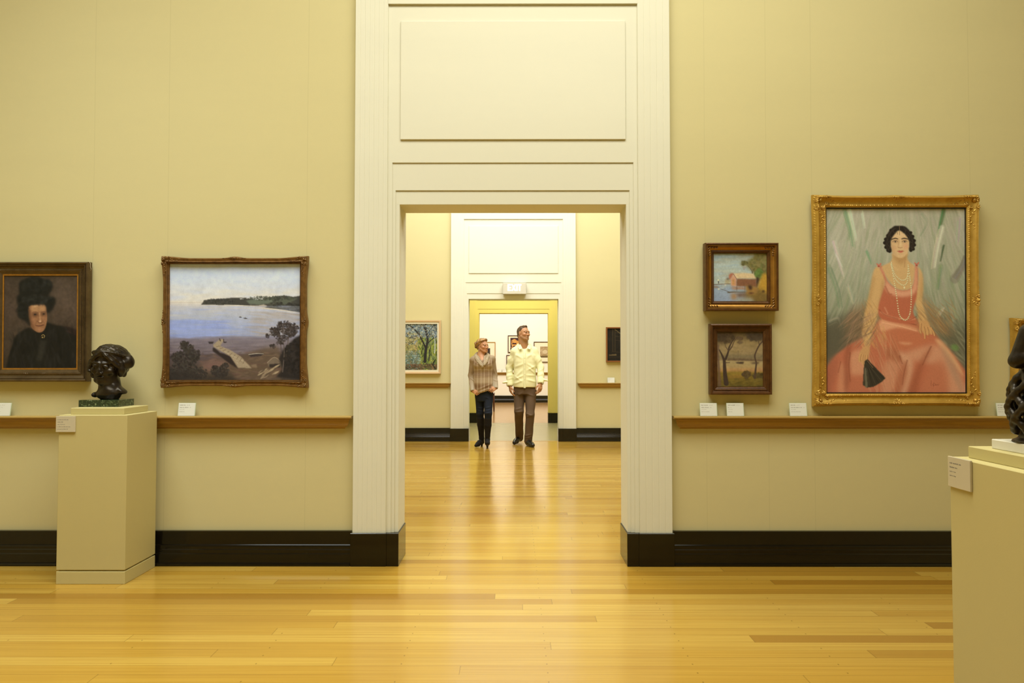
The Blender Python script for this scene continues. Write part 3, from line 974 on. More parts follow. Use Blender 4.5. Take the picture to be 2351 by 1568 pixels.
    # pearls
    def strand(q, step, r):
        c = catmull(Z5(q), 14)
        acc = step
        for a, b in zip(c[:-1], c[1:]):
            acc += np.hypot(*(b - a))
            if acc >= step:
                acc = 0
                p.ell(a[0] + 1, a[1] + 1.4, r, r, (120, 92, 60), 0, 1, 0.7)
                p.ell(a[0], a[1], r, r, (206, 196, 150), 0, 1, 1)
                p.ell(a[0] - r * 0.25, a[1] - r * 0.3, r * 0.4, r * 0.4, (236, 228, 192), 0, 0.8, 0.9)
    strand([(525, 620), (560, 760), (620, 840), (680, 865), (735, 820), (748, 640)], 8.5, 3.7)
    strand([(520, 640), (555, 800), (610, 890), (690, 935), (740, 870), (752, 660)], 9.5, 4.0)
    strand([(520, 650), (560, 880), (590, 1080), (620, 1310), (660, 1390), (720, 1410), (770, 1320), (790, 1100), (785, 940), (755, 700)], 9.5, 4.1)
    p.ell(*Z5([(695, 965)])[0], 5, 7, (214, 206, 164))
    # scribbled signature
    c = (104, 52, 38)
    p.line(Z6([(1692, 1050), (1688, 1140)]), 2, c, 0.8)
    p.line(Z6([(1730, 1090), (1716, 1120), (1732, 1136), (1750, 1112), (1730, 1090), (1722, 1150)]), 2, c, 0.7)
    p.line(Z6([(1756, 1112), (1760, 1130), (1772, 1110), (1776, 1130), (1790, 1108), (1796, 1128), (1812, 1108)]), 2, c, 0.7)
    p.grain(0.012, 0.8)
    return p


def paint_old_woman():
    p = Painter(260, (18, 228, 920, 1338), (66, 52, 36), 9)
    p.grad([(228, (64, 50, 32)), (600, (76, 58, 40)), (900, (70, 54, 36)), (1338, (54, 42, 26))])
    p.dabs((18, 228, 920, 1338), 260, [(80, 62, 44), (62, 48, 32), (88, 68, 48), (58, 46, 28)], (70, 200), (30, 80), (40, 140), 0.2, f=6)
    p.ell(770, 480, 160, 200, (92, 72, 50), 0, 60, 0.5)
    blk = (24, 21, 13)
    p.poly([(50, 1338), (90, 1180), (160, 960), (230, 900), (320, 850), (420, 880), (540, 790), (680, 824), (780, 840), (880, 870), (920, 900), (920, 1338)], blk, 4)
    p.poly([(740, 832), (860, 862), (920, 896), (920, 960), (860, 930)], (52, 30, 22), 8, 0.7, True)
    p.line([(790, 892), (880, 930)], 12, (62, 36, 28), 0.6, f=5)
    p.dabs((100, 900, 900, 1338), 160, [(32, 29, 20), (20, 18, 12), (36, 32, 24)], (60, 200), (14, 40), (60, 120), 0.35, f=4)
    p.poly([(470, 1010), (550, 1010), (490, 1240), (420, 1240)], (48, 43, 30), 6, 0.8)
    p.line([(200, 1100), (262, 1300)], 10, (16, 14, 10), 0.7, f=4)
    # face
    p.poly([(318, 640), (325, 600), (380, 572), (470, 566), (530, 590), (545, 680), (548, 760), (530, 850), (500, 895), (455, 912), (400, 890), (350, 830), (325, 740)], (150, 100, 58), 2, 1, True)
    p.poly([(318, 640), (320, 720), (350, 830), (400, 890), (380, 800), (350, 700), (345, 620)], (104, 64, 36), 6, 0.8, True)
    p.poly([(360, 590), (500, 580), (530, 610), (520, 655), (440, 660), (360, 664)], (178, 128, 76), 5, 0.8, True)
    p.ell(402, 597, 20, 10, (206, 160, 104), 0, 6, 0.8)
    p.poly([(372, 680), (412, 668), (440, 690), (420, 720), (380, 715)], (84, 54, 32), 5, 0.8, True)
    p.poly([(476, 680), (510, 668), (536, 676), (530, 704), (490, 712)], (84, 54, 32), 5, 0.8, True)
    p.ell(402, 696, 16, 8, (60, 42, 26), 0, 2)
    p.ell(400, 695, 7, 6, (28, 20, 14), 0, 1)
    p.ell(508, 690, 14, 7, (64, 44, 28), 0, 2)
    p.ell(508, 690, 6, 5, (28, 20, 14), 0, 1)
    p.line([(368, 672), (400, 662), (440, 676)], 6, (116, 76, 46), 0.8, f=2)
    p.line([(476, 672), (510, 660), (540, 668)], 6, (116, 76, 46), 0.8, f=2)
    p.line([(455, 680), (462, 740), (466, 775)], (10, 12, 14), (186, 134, 84), 0.85, f=4)
    p.ell(463, 778, 10, 7, (214, 168, 118), 0, 4, 0.8)
    p.line([(432, 776), (450, 796), (476, 798), (496, 780)], 6, (106, 64, 38), 0.8, f=3)
    p.line([(430, 770), (412, 800), (405, 830)], 6, (112, 70, 42), 0.7, f=3)
    p.line([(500, 770), (516, 800), (514, 830)], 6, (112, 70, 42), 0.6, f=3)
    p.line([(415, 828), (460, 832), (505, 820)], 9, (84, 42, 28), 0.9, f=3)
    p.ell(455, 872, 34, 20, (168, 112, 70), 0, 8, 0.7)
    p.ell(385, 770, 26, 30, (170, 112, 68), 0, 10, 0.6)
    p.ell(520, 750, 18, 30, (160, 106, 64), 0, 8, 0.6)
    # hat
    for pts in ([(200, 380), (210, 310), (260, 280), (320, 262), (380, 240), (440, 262), (540, 285), (600, 320), (606, 400), (560, 470), (640, 500), (648, 560), (610, 640), (550, 680), (535, 600), (480, 568),
                 (360, 572), (320, 610), (325, 720), (345, 830), (280, 770), (215, 740), (188, 680), (196, 600), (180, 540), (180, 480), (205, 450)],):
        p.poly(pts, (25, 23, 15), 5, 1, True)
    p.cloud(400, 350, 190, 80, 140, [(32, 31, 22), (22, 21, 14), (38, 36, 26)], (14, 40), 0.4, 5)
    p.cloud(410, 520, 210, 50, 120, [(34, 32, 23), (20, 19, 13), (40, 38, 28)], (14, 40), 0.4, 5)
    p.cloud(250, 650, 56, 80, 60, [(34, 32, 23), (20, 19, 13)], (14, 34), 0.4, 5)
    p.line([(210, 560), (340, 520), (470, 540), (600, 500)], 10, (44, 42, 32), 0.5, f=6)
    # brooch
    p.ell(502, 958, 26, 26, (58, 42, 20), 0, 2)
    p.ell(502, 958, 18, 18, (30, 24, 14), 0, 2)
    p.line([(484, 946), (504, 936), (520, 950), (512, 972)], 5, (196, 160, 84), 0.9)
    p.ell(494, 968, 8, 7, (170, 136, 70))
    p.mottle(0.03, 4)
    p.grain(0.015, 0.8)
    return p


def paint_boathouse():
    p = Painter(200, (215, 130, 1595, 1350), (164, 164, 136), 13)
    p.grad([(130, (150, 142, 108)), (300, (152, 162, 142)), (480, (172, 172, 138)), (700, (164, 170, 146)), (900, (156, 160, 138)), (1000, (142, 150, 146)), (1350, (140, 146, 146))])
    p.dabs((215, 130, 1595, 900), 220, [(148, 164, 156), (178, 176, 140), (160, 150, 116)], (200, 500), (30, 80), (-6, 6), 0.25, f=4)
    p.poly([(1340, 130), (1250, 230), (1110, 310), (1060, 350), (930, 360), (960, 440), (1060, 430), (1110, 500), (1200, 560), (1260, 700), (1300, 800), (1595, 800), (1595, 130)], (110, 98, 46), 8, 1, True)
    p.cloud(1400, 400, 200, 260, 160, [(126, 112, 56), (92, 82, 40), (116, 116, 56), (130, 110, 60)], (30, 70), 0.5, 3)
    p.cloud(1380, 640, 90, 100, 60, [(98, 116, 48), (84, 96, 44)], (30, 60), 0.6, 3)
    p.cloud(1010, 380, 80, 50, 30, [(104, 96, 46), (90, 82, 42)], (18, 40), 0.6, 3)
    p.cloud(1020, 500, 44, 40, 14, [(150, 140, 116)], (14, 30), 0.5, 3)
    p.line([(1215, 650), (1190, 560), (1100, 440)], (16, 8), (84, 66, 40))
    p.line([(1215, 650), (1230, 540)], (14, 6), (84, 66, 40))
    p.poly([(1320, 740), (1400, 800), (1340, 1000), (1300, 980)], (60, 42, 26), 4, 1, True)
    p.poly([(1470, 650), (1595, 700), (1595, 1220), (1340, 1100), (1380, 860), (1440, 740)], (178, 132, 42), 6, 1, True)
    p.poly([(1210, 980), (1595, 1160), (1595, 1350), (1230, 1350), (1000, 1230)], (118, 90, 38), 10, 1, True)
    p.ell(1490, 1100, 34, 30, (84, 62, 28), 0, 6)
    # boathouse
    p.poly([(740, 640), (830, 640), (1000, 622), (1240, 650), (1310, 775), (820, 775)], (204, 172, 116), 3)
    p.poly([(620, 690), (660, 645), (715, 632), (745, 650), (690, 740), (660, 810), (625, 780)], (168, 100, 66), 3)
    p.poly([(665, 790), (735, 670), (815, 800), (812, 965), (680, 960)], (196, 140, 96), 3)
    p.line([(740, 660), (818, 785)], 16, (150, 90, 58))
    p.poly([(710, 800), (760, 790), (765, 930), (715, 930)], (176, 126, 66), 3)
    p.poly([(820, 778), (1310, 785), (1320, 985), (815, 965)], (124, 80, 48), 3)
    p.poly([(520, 850), (545, 780), (660, 800), (660, 900), (530, 900)], (168, 150, 104), 4)
    p.poly([(550, 760), (640, 760), (600, 815)], (96, 76, 54), 4)
    p.poly([(670, 975), (1030, 985), (1030, 1060), (720, 1050)], (158, 112, 74), 5, 0.9)
    p.poly([(1040, 960), (1110, 940), (1220, 960), (1340, 1000), (1340, 1140), (1200, 1190), (1060, 1160)], (146, 106, 48), 5)
    p.poly([(1100, 945), (1210, 950), (1200, 1060), (1130, 1050)], (66, 44, 26), 4)
    for x in (820, 1025):
        p.line([(x, 970), (x, 1090)], 10, (96, 70, 46))
    # jetty and reflections
    p.line([(215, 925), (440, 912), (660, 908)], 16, (110, 86, 62))
    p.poly([(215, 960), (330, 965), (400, 1010), (215, 1000)], (132, 104, 70), 4)
    p.poly([(370, 980), (480, 955), (640, 950), (520, 1000), (440, 1040)], (168, 166, 140), 6, 0.9)
    p.line([(420, 1040), (560, 1085), (650, 1125)], 12, (92, 84, 70))
    p.line([(600, 1125), (760, 1115), (1020, 1110)], 30, (86, 72, 50), 0.9, f=4)
    p.ell(920, 1090, 120, 30, (140, 150, 140), 0, 6, 0.8)
    p.poly([(670, 1150), (825, 1155), (820, 1300), (690, 1310)], (164, 116, 62), 8, 0.9)
    p.poly([(825, 1140), (1050, 1140), (1060, 1240), (830, 1250)], (106, 74, 46), 8, 0.9)
    p.poly([(820, 1290), (1180, 1250), (1240, 1350), (800, 1350)], (150, 140, 106), 10, 0.9)
    p.ell(1180, 1145, 50, 26, (96, 64, 34), 0, 6)
    p.line([(362, 890), (358, 840)], 20, (74, 64, 52))
    p.ell(356, 812, 22, 20, (214, 200, 146))
    p.ell(366, 1040, 24, 18, (200, 190, 146), 0, 3)
    p.ell(530, 935, 22, 12, (206, 190, 150))
    p.mottle(0.02, 3)
    p.grain(0.012, 0.8)
    return p


def paint_grove():
    p = Painter(180, (240, 200, 1205, 1370), (150, 124, 76), 17)
    p.grad([(200, (84, 66, 34)), (420, (142, 116, 66)), (600, (148, 122, 74)), (720, (124, 104, 64)), (800, (132, 108, 66)), (830, (164, 138, 84)), (960, (166, 136, 80)), (1030, (160, 118, 62)), (1080, (126, 100, 34)), (1370, (98, 78, 26))])
    p.dabs((240, 480, 1205, 700), 80, [(156, 128, 80), (136, 112, 66)], (120, 300), (30, 60), (-8, 8), 0.3, f=4)
    p.poly([(470, 770), (640, 775), (720, 765), (860, 780), (1200, 800), (1200, 822), (460, 805)], (92, 70, 46), 4)
    p.poly([(470, 690), (1205, 700), (1205, 770), (470, 750)], (120, 104, 70), 8, 0.6)
    p.poly([(440, 985), (900, 1000), (1205, 960), (1205, 1040), (440, 1040)], (176, 128, 76), 8, 0.7)
    p.poly([(460, 1050), (780, 1050), (760, 1130), (470, 1130)], (136, 112, 38), 8, 0.8)
    p.poly([(500, 1130), (780, 1110), (760, 1180), (500, 1190)], (150, 106, 46), 8, 0.6)
    p.cloud(860, 1110, 90, 70, 70, [(88, 66, 34), (74, 56, 30), (98, 78, 40)], (20, 44), 0.6, 3)
    p.cloud(1100, 1150, 110, 80, 80, [(88, 72, 34), (74, 58, 28), (98, 82, 36)], (20, 44), 0.6, 3)
    p.dabs((240, 1200, 1205, 1370), 120, [(104, 84, 28), (82, 68, 26), (120, 98, 36)], (60, 140), (20, 40), (-20, 20), 0.4, f=3)
    # leaves above
    p.poly([(240, 200), (640, 200), (600, 300), (480, 360), (420, 480), (380, 420), (310, 470), (240, 440)], (76, 58, 34), 14, 0.85, True)
    p.poly([(820, 200), (1205, 200), (1205, 380), (1100, 390), (1040, 400), (940, 340), (840, 290)], (74, 58, 36), 14, 0.85, True)
    p.cloud(430, 330, 200, 130, 120, [(70, 54, 32), (86, 66, 40), (60, 46, 28)], (20, 50), 0.4, 4)
    p.cloud(1040, 300, 170, 90, 100, [(66, 52, 34), (80, 64, 42)], (20, 50), 0.4, 4)
    p.cloud(720, 350, 80, 40, 34, [(96, 74, 46)], (16, 34), 0.45, 4)
    p.cloud(730, 425, 70, 24, 24, [(104, 82, 50)], (14, 30), 0.5, 4)
    # trunks
    tr = (62, 46, 32)
    p.line([(440, 1300), (415, 1100), (405, 940), (400, 800)], (100, 78, 66, 58), tr, 1, 3)
    p.line([(395, 800), (350, 690), (300, 590)], (50, 34, 24), tr, 1, 3)
    p.line([(430, 780), (480, 640), (500, 540), (560, 420), (620, 330)], (46, 34, 30, 22, 14), tr, 1, 3)
    p.line([(500, 600), (560, 520), (600, 420), (680, 300)], (26, 22, 14, 8), (80, 60, 40), 1, 3)
    p.line([(480, 590), (430, 520), (420, 440)], (18, 12, 8), (84, 64, 42), 1, 3)
    p.line([(300, 1330), (290, 1000), (270, 700), (280, 500)], (80, 50, 44, 40), (104, 76, 52), 0.8, 5)
    p.line([(1030, 1180), (1050, 980), (1060, 860), (1030, 730), (1060, 620), (1130, 480), (1200, 400)], (44, 36, 32, 28, 28, 26, 22), (76, 56, 38), 1, 3)
    p.line([(1120, 480), (1110, 400)], 12, (80, 60, 40))
    # boats
    p.poly([(640, 852), (810, 840), (790, 882), (660, 876)], (56, 42, 30), 3)
    p.line([(688, 850), (688, 600)], 8, (110, 90, 60), 0.9)
    p.line([(688, 880), (688, 940)], 8, (120, 98, 62), 0.5)
    p.poly([(945, 852), (1130, 850), (1110, 880), (980, 880)], (82, 62, 42), 4)
    p.line([(430, 860), (510, 858)], 14, (80, 60, 42))
    p.line([(600, 800), (598, 750)], 8, (90, 70, 48))
    p.mottle(0.025, 4)
    p.grain(0.012, 0.8)
    return p


def paint_woodland():
    # photograph pixels of the second gallery; only the right half shows past the doorway
    p = Painter(220, (862, 743, 1005, 849), (120, 124, 90), 21)
    p.grad([(743, (150, 160, 140)), (765, (158, 156, 118)), (785, (176, 158, 92)), (805, (140, 138, 74)), (825, (120, 128, 92)), (849, (96, 92, 56))])
    p.dabs((862, 743, 1005, 790), 900, [(150, 168, 160), (96, 116, 116), (196, 186, 150), (64, 70, 60), (120, 140, 150), (172, 150, 100), (44, 46, 40)], (3, 9), (0.8, 2.4), (0, 180), 0.75, f=0.9)
    p.dabs((862, 765, 970, 815), 800, [(200, 176, 96), (184, 150, 84), (150, 140, 70), (206, 190, 128), (120, 112, 50), (90, 74, 44)], (3, 9), (0.8, 2.4), (0, 180), 0.75, f=0.9)
    p.dabs((960, 775, 1005, 849), 800, [(112, 128, 40), (160, 164, 52), (70, 84, 36), (190, 176, 70), (50, 54, 28), (130, 144, 70)], (3, 9), (0.8, 2.2), (50, 130), 0.75, f=0.9)
    p.dabs((862, 805, 965, 849), 1000, [(130, 150, 132), (90, 110, 92), (170, 180, 160), (104, 116, 70), (60, 66, 50), (150, 130, 80)], (2.5, 8), (0.8, 2.2), (0, 180), 0.75, f=0.9)
    p.dabs((862, 835, 1005, 849), 420, [(120, 86, 56), (90, 70, 40), (150, 104, 66), (76, 82, 44), (60, 44, 30)], (3, 9), (0.9, 2.4), (-30, 60), 0.75, f=0.9)
    tk = (46, 42, 34)
    p.line([(976, 829), (977, 812), (979, 795)], (7, 6.5, 6), tk)
    p.line([(978, 800), (972, 786), (962, 768), (950, 754), (936, 745)], (4.5, 3.6, 3, 2.4, 1.6), tk)
    p.line([(979, 798), (982, 780), (978, 762), (975, 748), (980, 742)], (5.5, 5, 4.6, 4, 3), tk)
    p.line([(981, 790), (990, 780), (1004, 772)], (2.6, 1.8, 1.2), tk)
    p.line([(982, 765), (992, 752), (998, 744)], (2, 1.5, 1), tk)
    p.line([(962, 768), (952, 772), (940, 776)], (1.6, 1.2, 0.8), tk)
    p.line([(966, 775), (962, 760), (968, 748)], (1.6, 1.2, 0.8), tk)
    p.line([(985, 828), (987, 806), (990, 790)], (2, 1.8, 1.2), tk)
    p.line([(968, 812), (970, 800)], 2, tk)
    p.line([(998, 810), (999, 790), (998, 772)], (1.8, 1.6, 1.2), (206, 204, 176))
    p.line([(900, 845), (906, 800), (898, 760), (904, 743)], (4, 3.6, 3, 2), tk)
    p.line([(904, 790), (890, 775), (880, 750)], (2, 1.6, 1), tk)
    p.line([(1000, 825), (994, 835), (1000, 845)], (2.4, 2), (40, 44, 26))
    p.dabs((930, 743, 1005, 775), 200, [(60, 66, 56), (130, 150, 160), (40, 40, 34), (210, 196, 150)], (3, 8), (0.6, 1.4), (20, 160), 0.8, f=0.8)
    return p


def paint_dark():
    p = Painter(150, (1395, 754, 1508, 828), (30, 24, 14), 23)
    p.dabs((1395, 754, 1508, 828), 160, [(36, 29, 17), (24, 19, 11), (44, 36, 22)], (4, 14), (2, 6), (60, 120), 0.5, f=1)
    for x in (1408, 1413, 1430, 1452):
        p.line([(x, 755), (x, 806)], 1.2, (96, 76, 40), 0.7)
    for y, x0 in ((764, 1414), (772, 1414), (781, 1414), (807, 1407)):
        p.line([(x0, y), (1470, y + 4)], 1.0, (84, 66, 34), 0.6)
    p.line([(1413, 757), (1425, 766)], 2, (120, 98, 54), 0.8)
    p.poly([(1398, 814), (1416, 812), (1416, 816), (1400, 816)], (110, 88, 48), 1)
    p.line([(1395, 819), (1508, 819)], 1, (58, 46, 26), 0.8)
    return p


def paint_print(kind):
    if kind == 'fire':
        p = Painter(60, (0, 0, 30, 34), (70, 40, 30), 31)
        p.dabs((0, 0, 30, 34), 60, [(60, 36, 34), (90, 50, 36), (46, 30, 30)], (3, 9), (2, 5), (0, 180), 0.7, f=1)
        p.poly([(2, 10), (8, 3), (14, 8), (24, 10), (30, 18), (24, 30), (10, 32), (4, 26)], (226, 160, 70), 2, 0.95, True)
        p.dabs((2, 6, 28, 30), 40, [(250, 206, 120), (236, 170, 80), (150, 80, 46)], (2, 6), (1, 3), (0, 180), 0.8, f=1)
        for q in ((4, 14, 12, 18), (6, 22, 10, 30), (13, 22, 16, 30)):
            p.poly([(q[0], q[1]), (q[2], q[1]), (q[2], q[3]), (q[0], q[3])], (74, 38, 30), 0.9)
        return p
    if kind == 'pale':
        p = Painter(70, (0, 0, 30, 25), (190, 160, 104), 33)
        p.dabs((0, 0, 30, 25), 60, [(206, 178, 122), (170, 138, 84), (190, 160, 100)], (4, 10), (2, 5), (0, 180), 0.6, f=1)
        p.ell(9, 12, 4.5, 4.5, (222, 198, 140))
        p.poly([(14, 4), (28, 2), (29, 18), (16, 18)], (168, 138, 84), 1.5)
        p.poly([(16, 6), (22, 5), (22, 12), (16, 12)], (214, 180, 110), 1)
        p.poly([(0, 21), (30, 19), (30, 25), (0, 25)], (118, 96, 50), 1.5)
        return p
    p = Painter(50, (0, 0, 24, 30), (60, 46, 34), 35)
    p.dabs((0, 0, 24, 30), 40, [(66, 50, 36), (50, 38, 28)], (3, 9), (2, 5), (0, 180), 0.6, f=1)
    if kind == 'vase':
        p.ell(12, 16, 4, 8, (220, 200, 160))
        p.ell(12, 8, 2.4, 3, (226, 206, 166))
    else:
        p.ell(12, 12, 6, 6, (190, 150, 90))
        p.poly([(4, 30), (8, 18), (16, 18), (20, 30)], (120, 84, 56), 1)
    return p
# ------------------------------------------------------------------ frames and canvases
M_CANVAS = vcol('oil_paint', 0.6, 0.25, 0.05, 220)


def metal(name, c, rough, m=0.7, var=0.3, scale=30, bump=0.25, bscale=120, dark=None):
    t = NT(name)
    c = np.array(c)
    f = t.noise(scale, 5, 0.65)
    d = np.array(dark) if dark is not None else c * (1 - var)
    col = t.ramp(f, [(0.3, tuple(d) + (1,)), (0.6, tuple(c) + (1,))])
    t.bump(t.noise(bscale, 4, 0.6), bump, 0.003)
    return t.out(col, rough, m, 0.5)


M_GOLD = metal('rubbed_gilding', (0.64, 0.41, 0.085), 0.42, 0.65, dark=(0.48, 0.29, 0.05), scale=14, bump=0.15)
M_GOLD2 = metal('carved_gilding', (0.66, 0.43, 0.10), 0.42, 0.65, dark=(0.38, 0.21, 0.035))
M_BRONZEF = metal('bronzed_gilt_wood', (0.24, 0.125, 0.035), 0.42, 0.45, dark=(0.13, 0.06, 0.015))
M_BRONZEF2 = metal('worn_bronze_carving', (0.30, 0.18, 0.07), 0.36, 0.6, dark=(0.10, 0.05, 0.02), scale=70)
M_WALNUT = metal('dark_walnut', (0.11, 0.045, 0.012), 0.33, 0.15, dark=(0.06, 0.022, 0.006))
M_WALNUT2 = metal('lighter_walnut', (0.13, 0.055, 0.013), 0.33, 0.3, dark=(0.075, 0.03, 0.008))
M_COVE = metal('gilt_cove', (0.46, 0.24, 0.05), 0.32, 0.8, dark=(0.33, 0.16, 0.03), scale=9, bump=0.1)
M_PEWTER = metal('grey_bronze_frame', (0.135, 0.092, 0.045), 0.33, 0.6, dark=(0.08, 0.052, 0.024), scale=12, bump=0.1)
M_SLIP = metal('orange_gilt_slip', (0.5, 0.24, 0.04), 0.4, 0.7)
M_BLK = plain('black_slip', (0.01, 0.008, 0.006), 0.5)
M_PINE = plain('pale_pine_frame', (0.62, 0.44, 0.24), 0.45, var=0.12, stretch=(4, 4, 30))
M_LINEN = plain('cream_linen_slip', (0.72, 0.68, 0.52), 0.8)
M_RUST = plain('rust_wood_frame', (0.22, 0.08, 0.02), 0.4)
M_EBONY = plain('black_print_frame', (0.05, 0.025, 0.012), 0.4)
M_OAKF = plain('thin_oak_frame', (0.42, 0.24, 0.07), 0.4)
M_MOUNT = plain('cream_mount', (0.80, 0.72, 0.52), 0.9, var=0.02)


def frame_mesh(w, h, fw, prof, seg=0.012, bow=0.0, beads=None, cart=0.0):
    """mitred moulding around a w x h outer rectangle; prof [(u 0..1 outer to inner, z from wall)]; bow pulls the middles in;
    cart lets the outer edge swell at each middle; beads {profile index:(amplitude, spacing)}"""
    V, F = [], []
    n = len(prof)
    for side in range(4):
        L = w if side % 2 == 0 else h
        O = h if side % 2 == 0 else w
        m = max(2, int(L / seg)) if (bow or beads) else 1
        base = len(V)
        for i in range(m + 1):
            t = -1 + 2 * i / m
            for q, (u, z) in enumerate(prof):
                d = u * fw
                a = t * (L / 2 - d)
                o = 0.0
                if bow:
                    e = min(max((1 - abs(t)) / 0.42, 0.0), 1.0)
                    o = -bow * e * e * (3 - 2 * e) * (1 - u)
                    o += cart * math.exp(-(t / 0.10) ** 2) * (1 - u)
                r = O / 2 - d + o
                zz = z
                if beads and q in beads:
                    amp, sp = beads[q]
                    zz = z + amp * (abs(math.sin(math.pi * (t + 1) * L / 2 / sp)) - 0.5)
                x, y = [(a, r), (r, -a), (-a, -r), (-r, a)][side]
                V.append((x, -zz, y + h / 2))
        for i in range(m):
            for q in range(n - 1):
                p0 = base + i * n + q
                F.append((p0, p0 + 1, p0 + n + 1, p0 + n))
    return V, F


def canvas(p, cw, ch, z, h, E, parent, name='canvas', gain=1.0):
    """painted grid; E is the light that falls here, so that the colours come out as painted"""
    a = p.a
    H_, W_ = a.shape[:2]
    xs = np.linspace(-cw / 2, cw / 2, W_)
    zs = np.linspace(ch / 2, -ch / 2, H_) + h / 2
    X, Z = np.meshgrid(xs, zs)
    V = np.stack([X, np.full_like(X, -z), Z], -1).reshape(-1, 3)
    i = (np.arange(H_ - 1)[:, None] * W_ + np.arange(W_ - 1)[None, :]).ravel()
    F = np.stack([i, i + W_, i + W_ + 1, i + 1], -1)
    c = np.clip(lin(np.clip(a, 0, 1) * 1.0) / np.array(E) * gain, 0.0015, 0.92).reshape(-1, 3)
    return mesh_obj(name, V, F, M_CANVAS, parent, cols=c)


def scroll(b, c, r, a0, turn, z, t0=0.004, n=18, sweep=7.5):
    """tapering volute in the frame plane winding in around c"""
    pts, rr = [], []
    for i in range(n):
        f = i / (n - 1)
        a = a0 + turn * sweep * f
        q = r * (1 - 0.78 * f)
        pts.append((c[0] + q * math.cos(a), -z - 0.006 * f, c[1] + q * math.sin(a)))
        rr.append(t0 * (1 - 0.45 * f))
    b.tube(pts, rr, 6)
    b.ball(pts[-1], rr[-1] * 1.7, 7, 5)


def leaf(b, c, L, wd, a, z, lift=0.006):
    R = np.array([[math.cos(a), 0, -math.sin(a)], [0, 1, 0], [math.sin(a), 0, math.cos(a)]])
    b.ball((c[0], -z, c[1]), (L / 2, lift, wd / 2), 8, 6, R)


def seat_on(V, w, h, fw, z, prof):
    """lay carved pieces, modelled flat at height z, down on the moulding's own profile"""
    u_ = [q[0] for q in prof]
    z_ = [q[1] for q in prof]
    out = []
    for x, y, q in V:
        d = min(w / 2 - abs(x), h / 2 - abs(q)) / fw
        d = min(max(d, 0.04), 0.9)
        zz = float(np.interp(d, u_, z_))
        out.append((x, y + z - zz, q + h / 2))
    return out


def corner_ornament(sx, sz, w, h, fw, prof, mat, parent, name='corner_ornament', z=0.05):
    """shell on the mitre with volutes and trailing buds kept within the moulding"""
    b = MB()
    cx, cz = sx * (w / 2 - fw * 0.46), sz * (h / 2 - fw * 0.46)
    dg = math.atan2(sz, sx)
    m = fw * 0.40
    for k in range(-3, 4):
        a = dg + k * 0.36
        leaf(b, (cx + math.cos(a) * m * 0.62, cz + math.sin(a) * m * 0.62), m * 1.0, m * 0.30, a, z, 0.008)
    b.ball((cx, -z - 0.005, cz), m * 0.32, 8, 6)
    for dx, dz in ((-sx, 0), (0, -sz)):
        a = math.atan2(dz, dx)
        q = 1 if (dx * sz - dz * sx) > 0 else -1
        ex, ez = (0 if dx else sx), (0 if dz else sz)
        scroll(b, (cx + dx * m * 1.25 + ex * m * 0.55, cz + dz * m * 1.25 + ez * m * 0.55), m * 0.42, a, q, z + 0.002, m * 0.17)
        scroll(b, (cx + dx * m * 1.25 - ex * m * 0.45, cz + dz * m * 1.25 - ez * m * 0.45), m * 0.34, a, -q, z, m * 0.14)
        for k in range(7):
            f = 1.8 + k * 0.52
            u = 0.35 * math.cos(k * 1.1) - 0.25
            leaf(b, (cx + dx * m * f + ex * m * u, cz + dz * m * f + ez * m * u), m * 0.62, m * (0.30 - 0.025 * k), a + (0.6 if k % 2 else -0.6), z - 0.001, 0.005)
    V = seat_on(b.V, w, h, fw, z, prof)
    return mesh_obj(name, V, b.F, mat, parent, True)


def centre_ornament(side, w, h, fw, prof, mat, parent, inset=0.3, name='centre_ornament', z=0.05):
    b = MB()
    ax = [(0, 1), (1, 0), (0, -1), (-1, 0)][side]
    cx, cz = ax[0] * (w / 2 - fw * inset), ax[1] * (h / 2 - fw * inset)
    tx, tz = ax[1], -ax[0]
    m = fw * 0.30
    b.ball((cx, -z - 0.004, cz), m * 0.36, 8, 6)
    for k in (-1, 0, 1):
        a = math.atan2(-ax[1], -ax[0]) + k * 0.6
        leaf(b, (cx + math.cos(a) * m * 0.7, cz + math.sin(a) * m * 0.7), m * 0.9, m * 0.3, a, z - 0.002, 0.006)
    for sg in (-1, 1):
        a = math.atan2(tz * sg, tx * sg)
        scroll(b, (cx + tx * sg * m * 0.85 + ax[0] * m * 0.15, cz + tz * sg * m * 0.85 + ax[1] * m * 0.15), m * 0.5, a + math.pi, sg, z, m * 0.19)
        for k in range(6):
            f = 1.5 + 0.6 * k
            leaf(b, (cx + tx * sg * m * f, cz + tz * sg * m * f), m * 0.75, m * (0.34 - 0.035 * k), a + (0.45 if k % 2 else -0.45), z - 0.001, 0.005)
    V = seat_on(b.V, w, h, fw, z, prof)
    return mesh_obj(name, V, b.F, mat, parent, True)


def hang(label, Yw, rect, depth, tilt=1.2, name='framed_painting', cat='painting', group=None):
    """empty at the bottom edge on the wall; rect = front corners in the photograph"""
    Yf = Yw - depth
    a, c = P(rect[0], rect[3], Yf), P(rect[2], rect[1], Yf)
    x = (a[0] + c[0]) / 2
    w, h = c[0] - a[0], c[2] - a[2]
    t = math.radians(tilt)
    o = thing(name, label, cat, (x, Yw - 0.002 - h * 0.5 * math.sin(t) * 0.0, a[2]), (t, 0, 0), group)
    return o, w, h


YW1, YW2, YW4 = Y1 + 0.065, Y2 + 0.065, Y4 + 0.065


def inner(rect, Y):
    a, c = P(rect[0], rect[3], Y), P(rect[2], rect[1], Y)
    return c[0] - a[0], c[2] - a[2]


